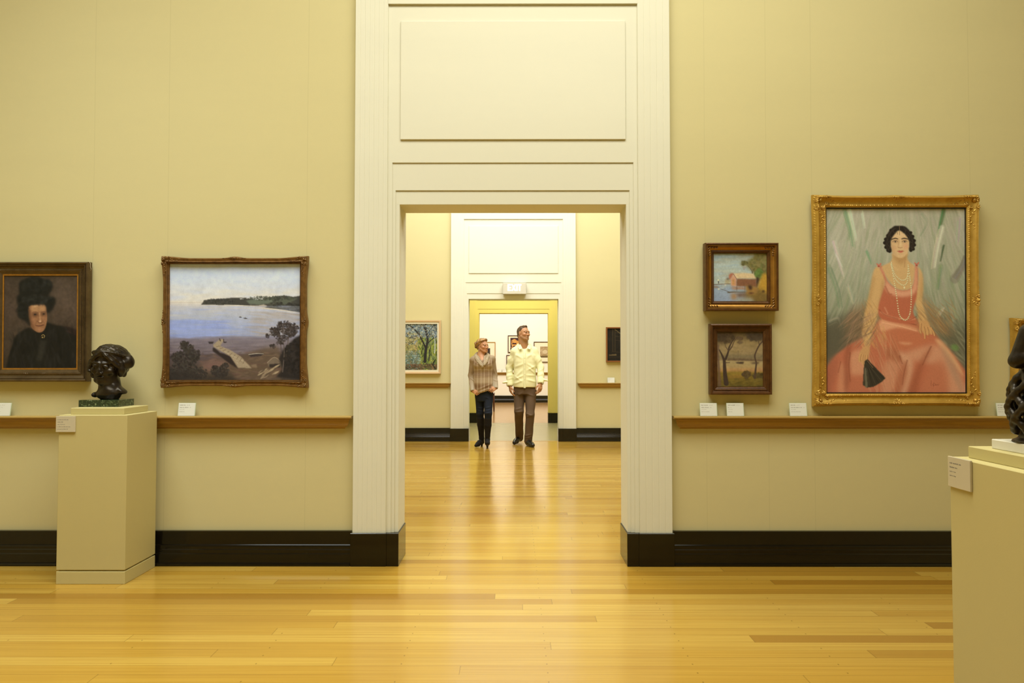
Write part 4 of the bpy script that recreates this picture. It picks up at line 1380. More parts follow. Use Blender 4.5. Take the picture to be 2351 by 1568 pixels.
def ring(w, h, cw, ch, z0, z1, hh):
    """flat slip between the opening of a moulding and the picture"""
    b = MB()
    for x0, x1, za, zb in ((-w / 2, w / 2, ch / 2, h / 2), (-w / 2, w / 2, -h / 2, -ch / 2), (-w / 2, -cw / 2, -ch / 2, ch / 2), (cw / 2, w / 2, -ch / 2, ch / 2)):
        b.box(x0, x1, -z1, -z0, za + hh / 2, zb + hh / 2)
    return b


def board(w, h, z, hh):
    b = MB()
    b.box(-w / 2, w / 2, -z, -0.003, hh / 2 - h / 2, hh / 2 + h / 2)
    return b


# 1 -- portrait of a lady in pink, carved gilt frame
o, w, h = hang('large portrait of a seated lady in pink in a carved gold frame', YW1, (1872, 446, 2248, 934), 0.06)
cw, ch = inner((1900.5, 479.5, 2211.5, 899.5), YW1 - 0.032)
fw = ((w - cw) / 2 + (h - ch) / 2) / 2
pr = [(0, 0.002), (0, 0.020), (0.02, 0.026), (0.05, 0.030), (0.10, 0.034), (0.15, 0.040), (0.19, 0.052), (0.23, 0.060), (0.27, 0.058), (0.31, 0.049), (0.38, 0.043), (0.50, 0.037), (0.62, 0.034), (0.72, 0.035),
      (0.745, 0.040), (0.80, 0.043), (0.85, 0.040), (0.90, 0.037), (0.93, 0.033), (0.93, 0.024), (0.94, 0.024)]
V, F = frame_mesh(w, h, fw, pr, 0.0042, 0.006, {3: (0.004, 0.017), 4: (0.003, 0.017), 15: (0.005, 0.0145)}, 0.004)
mesh_obj('frame', V, F, M_GOLD, o, True, auto=35)
ring(w - 2 * fw * 0.925, h - 2 * fw * 0.925, cw, ch, 0.004, 0.028, h).build('black_slip', M_BLK, o)
canvas(paint_portrait(), cw + 0.004, ch + 0.004, 0.022, h, (0.80, 0.74, 0.64), o)
for sx in (-1, 1):
    for sz in (-1, 1):
        corner_ornament(sx, sz, w, h, fw, pr, M_GOLD2, o)
for s_ in range(4):
    centre_ornament(s_, w, h, fw, pr, M_GOLD2, o, 0.3)

# 2 -- bay landscape in a swept bronzed frame
o, w, h = hang('bay landscape painting with jetty in a swept bronzed frame', YW1, (366, 587, 707, 891), 0.05, 1.0)
cw, ch = inner((386, 608, 690, 871), YW1 - 0.03)
fw = ((w - cw) / 2 + (h - ch) / 2) / 2
pr = [(0, 0.002), (0, 0.022), (0.04, 0.034), (0.10, 0.042), (0.18, 0.046), (0.28, 0.046), (0.42, 0.043), (0.58, 0.043), (0.66, 0.047), (0.71, 0.050), (0.76, 0.046), (0.79, 0.038), (0.84, 0.036), (0.87, 0.040),
      (0.90, 0.036), (0.94, 0.032), (0.97, 0.033), (0.985, 0.030), (0.985, 0.022), (1.0, 0.022)]
V, F = frame_mesh(w, h, fw, pr, 0.008, 0.013, None, 0.010)
mesh_obj('frame', V, F, M_BRONZEF, o, True, auto=30)
canvas(paint_bay(), cw + 0.006, ch + 0.006, 0.023, h, (0.92, 0.79, 0.53), o)
for sx in (-1, 1):
    for sz in (-1, 1):
        corner_ornament(sx, sz, w, h, fw, pr, M_BRONZEF2, o)
for s_ in range(4):
    centre_ornament(s_, w, h, fw, pr, M_BRONZEF2, o, 0.34)

# 3 -- old woman in a tall black hat, cut by the left edge of the photograph
o, w, h = hang('dark portrait of an old woman in a tall black hat, grey-bronze frame', YW1, (-31, 601, 204, 876), 0.05, 0.8)
cw, ch = inner((3.6, 634, 175.5, 846), YW1 - 0.025)
fw = ((w - cw) / 2 + (h - ch) / 2) / 2
pr = [(0, 0.002), (0, 0.036), (0.04, 0.046), (0.10, 0.050), (0.17, 0.046), (0.22, 0.042), (0.24, 0.046), (0.29, 0.044), (0.36, 0.034), (0.46, 0.029), (0.54, 0.029), (0.56, 0.034), (0.62, 0.035), (0.66, 0.032), (0.70, 0.032),
      (0.73, 0.030), (0.84, 0.024), (0.90, 0.022)]
V, F = frame_mesh(w, h, fw, pr, 0.0042, 0, {12: (0.0035, 0.013)})
mesh_obj('frame', V, F, M_PEWTER, o, True, auto=30)
ring(w - 2 * fw * 0.89, h - 2 * fw * 0.89, cw, ch, 0.004, 0.021, h).build('gilt_slip', M_SLIP, o)
canvas(paint_old_woman(), cw + 0.004, ch + 0.004, 0.017, h, (1.0, 0.84, 0.54), o)
b = MB()
b.tube([(w / 2 - 0.006, -0.03, h + 0.006), (w / 2 + 0.004, -0.028, h - 0.008), (w / 2 + 0.003, -0.027, h - 0.03), (w / 2 + 0.009, -0.027, h - 0.045), (w / 2 + 0.004, -0.026, h - 0.055)], 0.0012, 5)
b.build('hanging_cord', plain('pale_cord', (0.6, 0.5, 0.35), 0.8), o, True)

# 4, 5 -- the two small pictures, one above the other
o, w, h = hang('small painting of a red boathouse by water, upper of two small frames', YW1, (1620, 557, 1787, 713), 0.065, 1.0)
cw, ch = inner((1640, 582, 1763, 690), YW1 - 0.025)
fw = ((w - cw) / 2 + (h - ch) / 2) / 2
pr = [(0, 0.002), (0, 0.056), (0.03, 0.063), (0.12, 0.065), (0.16, 0.060), (0.20, 0.060), (0.26, 0.058), (0.34, 0.048), (0.46, 0.040), (0.60, 0.035), (0.70, 0.034), (0.73, 0.039), (0.79, 0.040), (0.83, 0.036), (0.90, 0.031), (0.96, 0.028), (1.0, 0.028), (1.0, 0.020)]
V, F = frame_mesh(w, h, fw, pr)
mesh_obj('frame', V, F, M_WALNUT2, o, True, auto=30)
V, F = frame_mesh(w, h, fw, [(0.24, 0.0592), (0.27, 0.0592), (0.34, 0.0495), (0.46, 0.0415), (0.60, 0.0365), (0.70, 0.0352)])
mesh_obj('gilt_cove', V, F, M_COVE, o, True, auto=30)
canvas(paint_boathouse(), cw + 0.003, ch + 0.003, 0.021, h, (0.90, 0.77, 0.52), o)
for sx in (-1, 1):
    for sz in (-1, 1):
        b = MB()
        for k in range(4):
            cx, cz = sx * (w / 2 - fw * (0.45 + 0.02 * k)), sz * (h / 2 - fw * (0.45 + 0.02 * k)) + h / 2
            a = math.atan2(sz, -sx) if k % 2 else math.atan2(-sz, sx)
            for e in (0, 1):
                d = fw * 0.22 * (k + 0.4)
                px, pz = (cx - sx * d, cz) if e else (cx, cz - sz * d)
                R = np.array([[math.cos(a), 0, -math.sin(a)], [0, 1, 0], [math.sin(a), 0, math.cos(a)]])
                b.ball((px, -0.046, pz), (0.012 - 0.0015 * k, 0.005, 0.0042), 8, 6, R)
        b.build('corner_ornament', M_BRONZEF2, o, True)

o, w, h = hang('small painting of shore trees and a moored boat, lower of two small frames', YW1, (1631, 743, 1772, 906), 0.05, 1.0)
cw, ch = inner((1646.5, 763, 1751, 888), YW1 - 0.025)
fw = ((w - cw) / 2 + (h - ch) / 2) / 2
pr = [(0, 0.002), (0, 0.040), (0.05, 0.047), (0.16, 0.050), (0.28, 0.048), (0.33, 0.043), (0.38, 0.036), (0.52, 0.033), (0.56, 0.037), (0.64, 0.037), (0.68, 0.033), (0.78, 0.030), (0.82, 0.032), (0.88, 0.030), (0.94, 0.026), (1.0, 0.026), (1.0, 0.018)]
V, F = frame_mesh(w, h, fw, pr)
mesh_obj('frame', V, F, M_WALNUT, o, True, auto=30)
canvas(paint_grove(), cw + 0.003, ch + 0.003, 0.019, h, (0.90, 0.77, 0.52), o)

# 6 -- gilt frame cut by the right edge of the photograph
o, w, h = hang('carved gold frame behind the openwork sculpture, mostly out of view', YW1, (2331, 729, 2500, 893), 0.06, 1.5)
fw = 0.07
pr = [(0, 0.002), (0, 0.030), (0.06, 0.044), (0.14, 0.050), (0.22, 0.060), (0.30, 0.056), (0.42, 0.044), (0.6, 0.036), (0.75, 0.036), (0.82, 0.041), (0.90, 0.036), (1.0, 0.030), (1.0, 0.018)]
V, F = frame_mesh(w, h, fw, pr, 0.006, 0.006, {9: (0.004, 0.013)})
mesh_obj('frame', V, F, M_GOLD, o, True, auto=35)
for sx in (-1, 1):
    for sz in (-1, 1):
        corner_ornament(sx, sz, w, h, fw, pr, M_GOLD2, o)
pp = Painter(60, (0, 0, 30, 30), (120, 124, 104), 41)
pp.dabs((0, 0, 30, 30), 90, [(134, 138, 116), (104, 110, 90), (150, 146, 120)], (4, 12), (2, 5), (40, 120), 0.5, f=2)
canvas(pp, w - 2 * fw + 0.004, h - 2 * fw + 0.004, 0.02, h, (0.85, 0.72, 0.48), o)

# 7, 8 -- second gallery
o, w, h = hang('dense woodland painting in a pale pine frame beside the second doorway', YW2, (853, 735, 1012, 858), 0.06, 0.6)
cw, ch = inner((862, 743.5, 1004.5, 849), YW2 - 0.03)
fw = ((w - cw) / 2 + (h - ch) / 2) / 2
pr = [(0, 0.002), (0, 0.055), (0.04, 0.060), (0.40, 0.058), (0.46, 0.048), (0.55, 0.046)]
V, F = frame_mesh(w, h, fw, pr)
mesh_obj('frame', V, F, M_PINE, o, False)
ring(w - 2 * fw * 0.54, h - 2 * fw * 0.54, cw, ch, 0.004, 0.046, h).build('linen_slip', M_LINEN, o)
canvas(paint_woodland(), cw + 0.004, ch + 0.004, 0.03, h, (1.25, 1.08, 0.76), o)
o, w, h = hang('narrow-edged dark painting of an interior on the far pale wall', YW2, (1392, 751, 1511, 831), 0.05, 0.3)
cw, ch = inner((1395, 754, 1508, 828), YW2 - 0.03)
V, F = frame_mesh(w, h, (w - cw) / 2, [(0, 0.002), (0, 0.046), (0.1, 0.05), (0.9, 0.05), (1.0, 0.046), (1.0, 0.025)])
mesh_obj('frame', V, F, M_RUST, o)
canvas(paint_dark(), cw + 0.003, ch + 0.003, 0.03, h, (1.25, 1.08, 0.76), o)

# 9 -- framed prints on the far end wall
for label, rect, kind, pin, fm in (
        ('framed print with a pale vase in a thin oak frame, behind the woman', (1090, 785, 1137.5, 842), 'vase', (1106, 801, 1129, 829), M_OAKF),
        ('framed print of an orange blaze in a black frame, left of the man\'s head', (1166, 770, 1212, 809.5), 'fire', (1171.5, 775.5, 1206, 804), M_EBONY),
        ('framed print in a black frame just below the orange blaze print', (1162.5, 815, 1210, 848), 'figure', (1172, 822, 1200, 841), M_EBONY),
        ('framed pale print in a black frame, right of the man', (1225.5, 784.5, 1292, 832), 'pale', (1240, 794, 1277, 819.5), M_EBONY)):
    o, w, h = hang(label, YW4, rect, 0.03, 0.3, 'framed_print', 'picture', 'framed prints on the far end wall')
    pw, ph = inner(pin, YW4 - 0.02)
    t = 0.022
    V, F = frame_mesh(w, h, t, [(0, 0.002), (0, 0.028), (0.1, 0.03), (0.9, 0.03), (1.0, 0.028), (1.0, 0.012)])
    mesh_obj('frame', V, F, fm, o)
    board(w - 2 * t + 0.002, h - 2 * t + 0.002, 0.015, h).build('mount', M_MOUNT, o)
    canvas(paint_print(kind), pw, ph, 0.0165, h, (1.3, 1.2, 0.9), o, 'print')

# ------------------------------------------------------------------ caption cards on the ledges
M_ACRY = plain('clear_acrylic_edge', (0.50, 0.58, 0.42), 0.15, var=0.03, spec=0.6)
M_PAPER = plain('white_label_paper', (0.70, 0.71, 0.64), 0.8, var=0.01)
M_INK = plain('grey_ink', (0.26, 0.24, 0.20), 0.8)
M_INK2 = plain('pale_grey_ink', (0.46, 0.44, 0.38), 0.8)


def words(b, x, z, y, lens, hgt, gap, rnd):
    """rows of tiny upright strokes reading as a line of small print"""
    for n in lens:
        for i in range(n):
            lw = hgt * rnd.uniform(0.45, 0.8)
            hh = hgt * rnd.choice([0.7, 0.7, 1.0, 0.72])
            b.box(x, x + lw * 0.72, y - 0.0003, y, z, z + hh)
            x += lw
        x += gap
    return x


def card(label, Yf, x, zb, w, hgt, rot=0, lean=9, rows=None, group='caption cards on the picture ledges', seed=1, parent=None, name='caption_card', thick=0.004):
    rnd = random.Random(seed)
    if parent is None:
        o = thing(name, label, 'label', (x, Yf, zb), (math.radians(-lean), 0, math.radians(rot)), group)
    else:
        o = parent
    b = MB()
    b.bbox(-w / 2, w / 2, 0, thick, 0, hgt, 0.0008)
    b.build('acrylic_block', M_ACRY, o)
    b = MB()
    b.box(-w / 2 + 0.002, w / 2 - 0.004, -0.0006, 0.0, 0.001, hgt - 0.001)
    lab = b.build('paper_label', M_PAPER, o)
    z = hgt - 0.016
    x0 = -w / 2 + 0.010
    for i, hh in enumerate((0.0046, 0.0042, 0.0036, 0.0036)):
        d = MB()
        xe = words(d, x0, z, -0.0006, rows[i], hh, 0.003, rnd)
        d.build('lettering', M_INK if i < 2 else M_INK2, lab)
        if i < 2:
            l = MB()
            words(l, xe + 0.005, z, -0.0006, (4, 4) if i == 0 else (4,), 0.0034, 0.003, rnd)
            l.build('lettering', M_INK2, lab)
        z -= (0.0145, 0.012, 0.015, 0)[i]
    return o


ZL = PZ(956, Y1 - 0.005)
YC = Y1 + 0.022
for label, xa, xb, rot, rows, sd in (
        ('white caption card on the ledge below the old woman portrait', -19, 23, 0, ((6, 6), (8, 4), (3, 2, 6), (6, 6, 4)), 3),
        ('white caption card on the ledge below the bay landscape', 407.5, 447.5, 0, ((8, 4), (6, 4, 9), (3, 2, 6), (9, 4)), 4),
        ('white caption card on the ledge, first from the doorway on the right wall', 1607.5, 1647.5, 0, ((5, 9), (8, 9), (3, 2, 6), (6, 4, 9)), 5),
        ('white caption card on the ledge, second from the doorway on the right wall', 1669, 1709, 0, ((5, 9), (3,), (3, 2, 6), (6, 4)), 6),
        ('white caption card on the ledge near the lower left corner of the pink portrait', 1813.5, 1854, 0, ((5, 5), (6, 3, 8, 2, 4), (3, 2, 6), (5, 6, 7, 6)), 7),
        ('white caption card on the ledge below the cut-off gold frame', 2290, 2331, 0, ((5, 5), (4, 6), (3, 2, 6, 5), (8, 6)), 8)):
    xl, xr = PX(xa, YC, 950), PX(xb, YC, 950)
    card(label, YC, (xl + xr) / 2, ZL + 0.0005, xr - xl, 0.083, rot, 10, rows, seed=sd)
YC2 = Y2 + 0.022
xl, xr = PX(1395, YC2), PX(1411.5, YC2)
card('white caption card on the ledge below the dark interior painting', YC2, (xl + xr) / 2, ZL + 0.0005, xr - xl, 0.083, 0, 8, ((5, 6), (7, 4), (3, 2, 6), (8, 4)), seed=9)
YC4 = Y4 + 0.022
for label, xa, xb, sd in (('white caption card on the far end ledge, nearer the woman', 1141.5, 1151.5, 10), ('white caption card on the far end ledge, nearer the man', 1153.5, 1164, 11)):
    xl, xr = PX(xa, YC4), PX(xb, YC4)
    card(label, YC4, (xl + xr) / 2, ZL + 0.0005, xr - xl, 0.10, 0, 8, ((5, 6), (7, 4), (3, 2, 6), (8, 4)), seed=sd)

# ------------------------------------------------------------------ plinths
M_PLINTH = plain('tan_painted_plinth', (0.53, 0.455, 0.20), 0.6, var=0.03, scale=2, bump=0.04, bscale=200)


def plinth(label, x0, x1, y0, y1, top):
    cx, cy = (x0 + x1) / 2, (y0 + y1) / 2
    o = thing('display_plinth', label, 'plinth', (cx, cy, 0), group='tan display plinths')
    hw, hd = (x1 - x0) / 2, (y1 - y0) / 2
    b = MB()
    b.bbox(-hw, hw, -hd, hd, 0, 0.073, 0.002)
    b.box(-hw + 0.012, hw - 0.012, -hd + 0.012, hd - 0.012, 0.072, 0.085)
    b.build('base', M_PLINTH, o)
    b = MB()
    b.bbox(-hw, hw, -hd, hd, 0.081, top, 0.0025)
    b.build('body', M_PLINTH, o)
    b = MB()
    b.bbox(-hw + 0.042, hw - 0.042, -hd + 0.042, hd - 0.03, top, top + 0.038, 0.002)
    b.build('cap_slab', M_PLINTH, o)
    return o


PLX0, PLX1, PLY0, PLY1 = PX(128, 4.06, 1336), PX(286, 4.06, 1336), 4.06, 4.402
PTOP = PZ(953, 4.06, 286)
pl = plinth('tall tan plinth against the near wall carrying the bronze head', PLX0, PLX1, PLY0, PLY1, PTOP)
M_PERSP = plain('clear_perspex_plaque', (0.56, 0.50, 0.36), 0.25, var=0.02, spec=0.5)


def plaque(parent, w, hgt, loc, rotz, rows, seed):
    """small perspex label screwed to a plinth: a part of it"""
    rnd = random.Random(seed)
    b = MB()
    b.bbox(-w / 2, w / 2, -0.008, 0, 0, hgt, 0.001)
    q = b.build('label_plaque', M_PERSP, parent)
    q.location = loc
    q.rotation_euler = (0, 0, rotz)
    d = MB()
    z = hgt - 0.022
    x0 = -w / 2 + 0.010
    for i, r in enumerate(rows):
        words(d, x0, z, -0.008, r, 0.0046 if i < 2 else 0.0034, 0.0028, rnd)
        z -= 0.0135
    d.build('lettering', M_INK, q)
    return q


cx, cy = (PLX0 + PLX1) / 2, (PLY0 + PLY1) / 2
plaque(pl, 0.112, 0.092, (PX(151, 4.055, 975) - cx, PLY0 - cy - 0.0005, PZ(992, 4.052, 150)), 0, ((2, 5, 3, 4, 4), (7, 4), (6, 2, 5, 4), (2, 7, 3, 6, 5, 6), (3, 6, 3, 7, 4)), 21)

PRX, PRY = PX(2180, 2.309, 1048), 2.309
pr_ = plinth('tan plinth in the near right corner carrying the openwork sculpture', PRX, PRX + 0.40, PRY - 0.40, PRY, PZ(1048, PRY, 2180))
plaque(pr_, 0.112, 0.098, (-0.2005, 0.2 - 0.003 - 0.056, PZ(1115, PRY, 2180)), -math.pi / 2, ((5, 9, 4), (9, 4), (6, 2, 5), (5, 2, 5)), 22)

# ------------------------------------------------------------------ exit sign over the second doorway
M_SIGN = plain('white_sign_case', (0.60, 0.575, 0.47), 0.4, var=0.01)
tm = NT('lit_sign_letters')
tm.b.inputs['Emission Color'].default_value = (1.0, 1.0, 0.93, 1)
tm.b.inputs['Emission Strength'].default_value = 2.2
M_LIT = tm.out((0.9, 0.9, 0.85, 1), 0.5)
YS = Y2 - 0.085
a, c = P(1154.5, 675, YS), P(1208, 649, YS)
o = thing('exit_sign', 'white lit exit sign over the second doorway', 'sign', (float(a[0] + c[0]) / 2, YS, float(a[2])))
sw, sh = c[0] - a[0], c[2] - a[2]
b = MB()
b.bbox(-sw / 2, sw / 2, 0, 0.112, 0, sh, 0.004)
b.build('case', M_SIGN, o)
lz0, lz1 = (675 - 668) / 26 * sh, (675 - 653) / 26 * sh
LH = lz1 - lz0
sc_ = sw / 53.5
st = 2.6 * sc_
yl0, yl1 = -0.004, 0.002
for ch_, xa, xb in (('E', 1165.5, 1173.5), ('X', 1174.5, 1184.5), ('I', 1185.6, 1188.2), ('T', 1189.2, 1197.0)):
    x0, x1 = (xa - 1181.25) * sc_, (xb - 1181.25) * sc_
    b = MB()
    if ch_ == 'E':
        b.box(x0, x0 + st, yl0, yl1, lz0, lz1)
        for q in (0, 0.5, 1):
            z = lz0 + q * (LH - st)
            b.box(x0 + st, x1 - (0.6 * sc_ if q == 0.5 else 0), yl0, yl1, z, z + st)
    elif ch_ == 'I':
        b.box(x0, x1, yl0, yl1, lz0, lz1)
    elif ch_ == 'T':
        b.box(x0, x1, yl0, yl1, lz1 - st, lz1)
        b.box((x0 + x1) / 2 - st / 2, (x0 + x1) / 2 + st / 2, yl0, yl1, lz0, lz1 - st)
    else:
        for s_ in (0, 1):
            xa_, xb_ = (x0, x1) if s_ == 0 else (x1, x0)
            sg = 1 if s_ == 0 else -1
            yo = 0.0002 * s_
            V = [(xa_, yl0 + yo, lz0), (xa_ + sg * st * 1.1, yl0 + yo, lz0), (xb_, yl0 + yo, lz1), (xb_ - sg * st * 1.1, yl0 + yo, lz1)]
            V += [(v[0], yl1 + yo, v[2]) for v in V]
            b.add(V, [(0, 1, 2, 3), (4, 7, 6, 5), (0, 4, 5, 1), (1, 5, 6, 2), (2, 6, 7, 3), (3, 7, 4, 0)])
    b.build('letter', M_LIT, o)

# ------------------------------------------------------------------ dark wooden chair in the farthest gallery, half hidden by the woman
M_CHAIR = plain('dark_red_wood', (0.075, 0.022, 0.010), 0.35, var=0.2)
YCH = 17.9
xr = PX(1134, YCH, 940)
o = thing('dining_chair', 'dark wooden chair in the farthest gallery, half hidden behind the woman', 'chair', (xr - 0.20, YCH + 0.20, 0))
SW = 0.40
b = MB()
b.bbox(-SW / 2 - 0.01, SW / 2 + 0.015, -SW / 2 - 0.02, SW / 2 + 0.02, 0.43, 0.465, 0.008)
b.box(-SW / 2 + 0.02, SW / 2 - 0.02, -SW / 2 + 0.01, SW / 2 - 0.01, 0.385, 0.43)
b.build('seat', M_CHAIR, o)
for sx in (-1, 1):
    for sy in (-1, 1):
        b = MB()
        x, y = sx * (SW / 2 - 0.015), sy * (SW / 2 - 0.015)
        if sx > 0:
            b.tube([(x, y, 0.43), (x + 0.006, y, 0.25), (x + 0.012, y, 0.0)], [0.022, 0.017, 0.013], 8)
        else:
            b.tube([(x - 0.03, y, 0.0), (x, y, 0.25), (x, y, 0.45), (x - 0.05, y, 0.90)], [0.016, 0.018, 0.02, 0.015], 8)
        b.build('leg', M_CHAIR, o, True)
b = MB()
for z in (0.62, 0.74, 0.86):
    xx = -SW / 2 + 0.012 - 0.05 * (z - 0.45) / 0.45
    b.box(xx - 0.01, xx + 0.01, -SW / 2 + 0.02, SW / 2 - 0.02, z - 0.03, z + 0.03)
b.build('backrest', M_CHAIR, o)
# ------------------------------------------------------------------ smooth-union modelling: bodies and bronzes as single skins
def rotm(rx=0, ry=0, rz=0):
    return np.array((Matrix.Rotation(rz, 3, 'Z') @ Matrix.Rotation(ry, 3, 'Y') @ Matrix.Rotation(rx, 3, 'X')))


class SDF:
    def __init__(s, lo, hi, vox):
        s.lo = np.array(lo, float)
        s.v = vox
        s.n = np.ceil((np.array(hi, float) - s.lo) / vox).astype(int) + 1
        s.ax = [(s.lo[i] + np.arange(s.n[i]) * vox).astype(np.float32) for i in range(3)]
        s.D = np.full(s.n, 0.3, np.float32)

    def blk(s, lo, hi, pad):
        a = np.clip(np.floor((np.array(lo) - pad - s.lo) / s.v).astype(int), 0, s.n - 1)
        b = np.clip(np.ceil((np.array(hi) + pad - s.lo) / s.v).astype(int) + 1, 1, s.n)
        sl = tuple(slice(a[i], max(b[i], a[i] + 1)) for i in range(3))
        return sl, s.ax[0][sl[0]][:, None, None], s.ax[1][sl[1]][None, :, None], s.ax[2][sl[2]][None, None, :]

    def put(s, sl, d, k, op='+'):
        a = s.D[sl]
        d = d.astype(np.float32)
        if op == '+':
            if k > 1e-6:
                h = np.clip(0.5 + 0.5 * (a - d) / k, 0, 1)
                s.D[sl] = a * (1 - h) + d * h - k * h * (1 - h)
            else:
                s.D[sl] = np.minimum(a, d)
        else:
            d = -d
            if k > 1e-6:
                h = np.clip(0.5 - 0.5 * (a - d) / k, 0, 1)
                s.D[sl] = a * (1 - h) + d * h + k * h * (1 - h)
            else:
                s.D[sl] = np.maximum(a, d)

    def ell(s, c, r, k=0.01, R=None, op='+'):
        c, r = np.array(c, float), np.array(r, float)
        m = r.max()
        sl, X, Y, Z = s.blk(c - m, c + m, k + 3 * s.v)
        x, y, z = X - c[0], Y - c[1], Z - c[2]
        if R is not None:
            x, y, z = (R[0, 0] * x + R[1, 0] * y + R[2, 0] * z, R[0, 1] * x + R[1, 1] * y + R[2, 1] * z, R[0, 2] * x + R[1, 2] * y + R[2, 2] * z)
        q = np.sqrt((x / r[0]) ** 2 + (y / r[1]) ** 2 + (z / r[2]) ** 2)
        q2 = np.sqrt((x / r[0] ** 2) ** 2 + (y / r[1] ** 2) ** 2 + (z / r[2] ** 2) ** 2) + 1e-9
        d = np.where(q < 1e-3, -r.min(), q * (q - 1) / q2)
        s.put(sl, d, k, op)
        return s

    def cone(s, a, b, ra, rb, k=0.01, op='+', flat=None):
        """tapered capsule; flat=(axis vector, factor) squashes the section along an axis"""
        a, b = np.array(a, float), np.array(b, float)
        m = max(ra, rb) * (max(1.0, flat[1]) if flat else 1.0)
        sl, X, Y, Z = s.blk(np.minimum(a, b) - m, np.maximum(a, b) + m, k + 3 * s.v)
        d_ = b - a
        L = float(d_ @ d_) + 1e-12
        px, py, pz = X - a[0], Y - a[1], Z - a[2]
        t = np.clip((px * d_[0] + py * d_[1] + pz * d_[2]) / L, 0, 1)
        vx, vy, vz = px - t * d_[0], py - t * d_[1], pz - t * d_[2]
        if flat:
            u = np.array(flat[0], float)
            u /= np.linalg.norm(u)
            w = vx * u[0] + vy * u[1] + vz * u[2]
            g = (1.0 / flat[1] - 1.0) * w
            vx, vy, vz = vx + g * u[0], vy + g * u[1], vz + g * u[2]
        d = np.sqrt(vx * vx + vy * vy + vz * vz) - (ra + (rb - ra) * t)
        s.put(sl, d, k, op)
        return s

    def chain(s, pts, rr, k=0.01, op='+', flat=None):
        if np.isscalar(rr):
            rr = [rr] * len(pts)
        for i in range(len(pts) - 1):
            s.cone(pts[i], pts[i + 1], rr[i], rr[i + 1], k, op, flat)
        return s

    def loft(s, rows, k=0.01, op='+', rot=0.0, cap=0.012, pw=2.0):
        """elliptic column: rows of (z, cx, cy, a, b) from low to high; rot turns the sections about z"""
        rows = np.array(sorted(rows, key=lambda q: q[0]), float)
        m = rows[:, 3:5].max()
        sl, X, Y, Z = s.blk((rows[:, 1].min() - m, rows[:, 2].min() - m, rows[0, 0]), (rows[:, 1].max() + m, rows[:, 2].max() + m, rows[-1, 0]), k + 3 * s.v)
        z = Z.ravel()
        zc = np.clip(z, rows[0, 0], rows[-1, 0])

        def smooth(col):
            return np.interp(zc, rows[:, 0], rows[:, col]).astype(np.float32)[None, None, :]
        cx, cy, a, b = smooth(1), smooth(2), smooth(3), smooth(4)
        x, y = X - cx, Y - cy
        if rot:
            c_, s_ = math.cos(rot), math.sin(rot)
            x, y = c_ * x + s_ * y, -s_ * x + c_ * y
        q = (np.abs(x / a) ** pw + np.abs(y / b) ** pw) ** (1 / pw)
        d = (q - 1) * np.minimum(a, b)
        dz = np.maximum(rows[0, 0] - Z, Z - rows[-1, 0])
        if cap > 0:
            h = np.clip(0.5 - 0.5 * (d - dz) / cap, 0, 1)
            d = d * (1 - h) + dz * h + cap * h * (1 - h)
        else:
            d = np.maximum(d, dz)
        s.put(sl, d, k, op)
        return s

    def plane(s, p, n, op='-', k=0.004):
        """cut away what lies on the side n points to"""
        p, n = np.array(p, float), np.array(n, float)
        n /= np.linalg.norm(n)
        sl = tuple(slice(0, q) for q in s.n)
        X, Y, Z = s.ax[0][:, None, None], s.ax[1][None, :, None], s.ax[2][None, None, :]
        d = -((X - p[0]) * n[0] + (Y - p[1]) * n[1] + (Z - p[2]) * n[2])
        s.put(sl, d, k, '-')
        return s

    def field(s, f):
        X, Y, Z = s.ax[0][:, None, None], s.ax[1][None, :, None], s.ax[2][None, None, :]
        s.D = (s.D + f(X, Y, Z)).astype(np.float32)
        return s

    def mesh(s, smooth=1):
        D = s.D
        D[0], D[-1], D[:, 0], D[:, -1], D[:, :, 0], D[:, :, -1] = [np.maximum(q, s.v) for q in (D[0], D[-1], D[:, 0], D[:, -1], D[:, :, 0], D[:, :, -1])]
        I = D < 0
        cnt = np.zeros(tuple(q - 1 for q in D.shape), np.uint8)
        for i in (0, 1):
            for j in (0, 1):
                for k in (0, 1):
                    cnt += I[i:D.shape[0] - 1 + i, j:D.shape[1] - 1 + j, k:D.shape[2] - 1 + k]
        act = np.argwhere((cnt > 0) & (cnt < 8))
        idx = np.full(cnt.shape, -1, np.int32)
        idx[act[:, 0], act[:, 1], act[:, 2]] = np.arange(len(act))
        P_ = np.zeros((len(act), 3))
        N_ = np.zeros(len(act))
        cor = [(i, j, k) for i in (0, 1) for j in (0, 1) for k in (0, 1)]
        val = {c: D[act[:, 0] + c[0], act[:, 1] + c[1], act[:, 2] + c[2]].astype(np.float64) for c in cor}
        for c in cor:
            for ax in range(3):
                if c[ax] == 0:
                    e = list(c)
                    e[ax] = 1
                    a, b = val[c], val[tuple(e)]
                    x = (a < 0) != (b < 0)
                    t = np.where(x, a / np.where(np.abs(a - b) < 1e-12, 1, a - b), 0)
                    q = np.tile(np.array(c, float), (len(act), 1))
                    q[:, ax] += t
                    P_[x] += q[x]
                    N_[x] += 1
        V = s.lo + (act + P_ / N_[:, None]) * s.v
        F = []
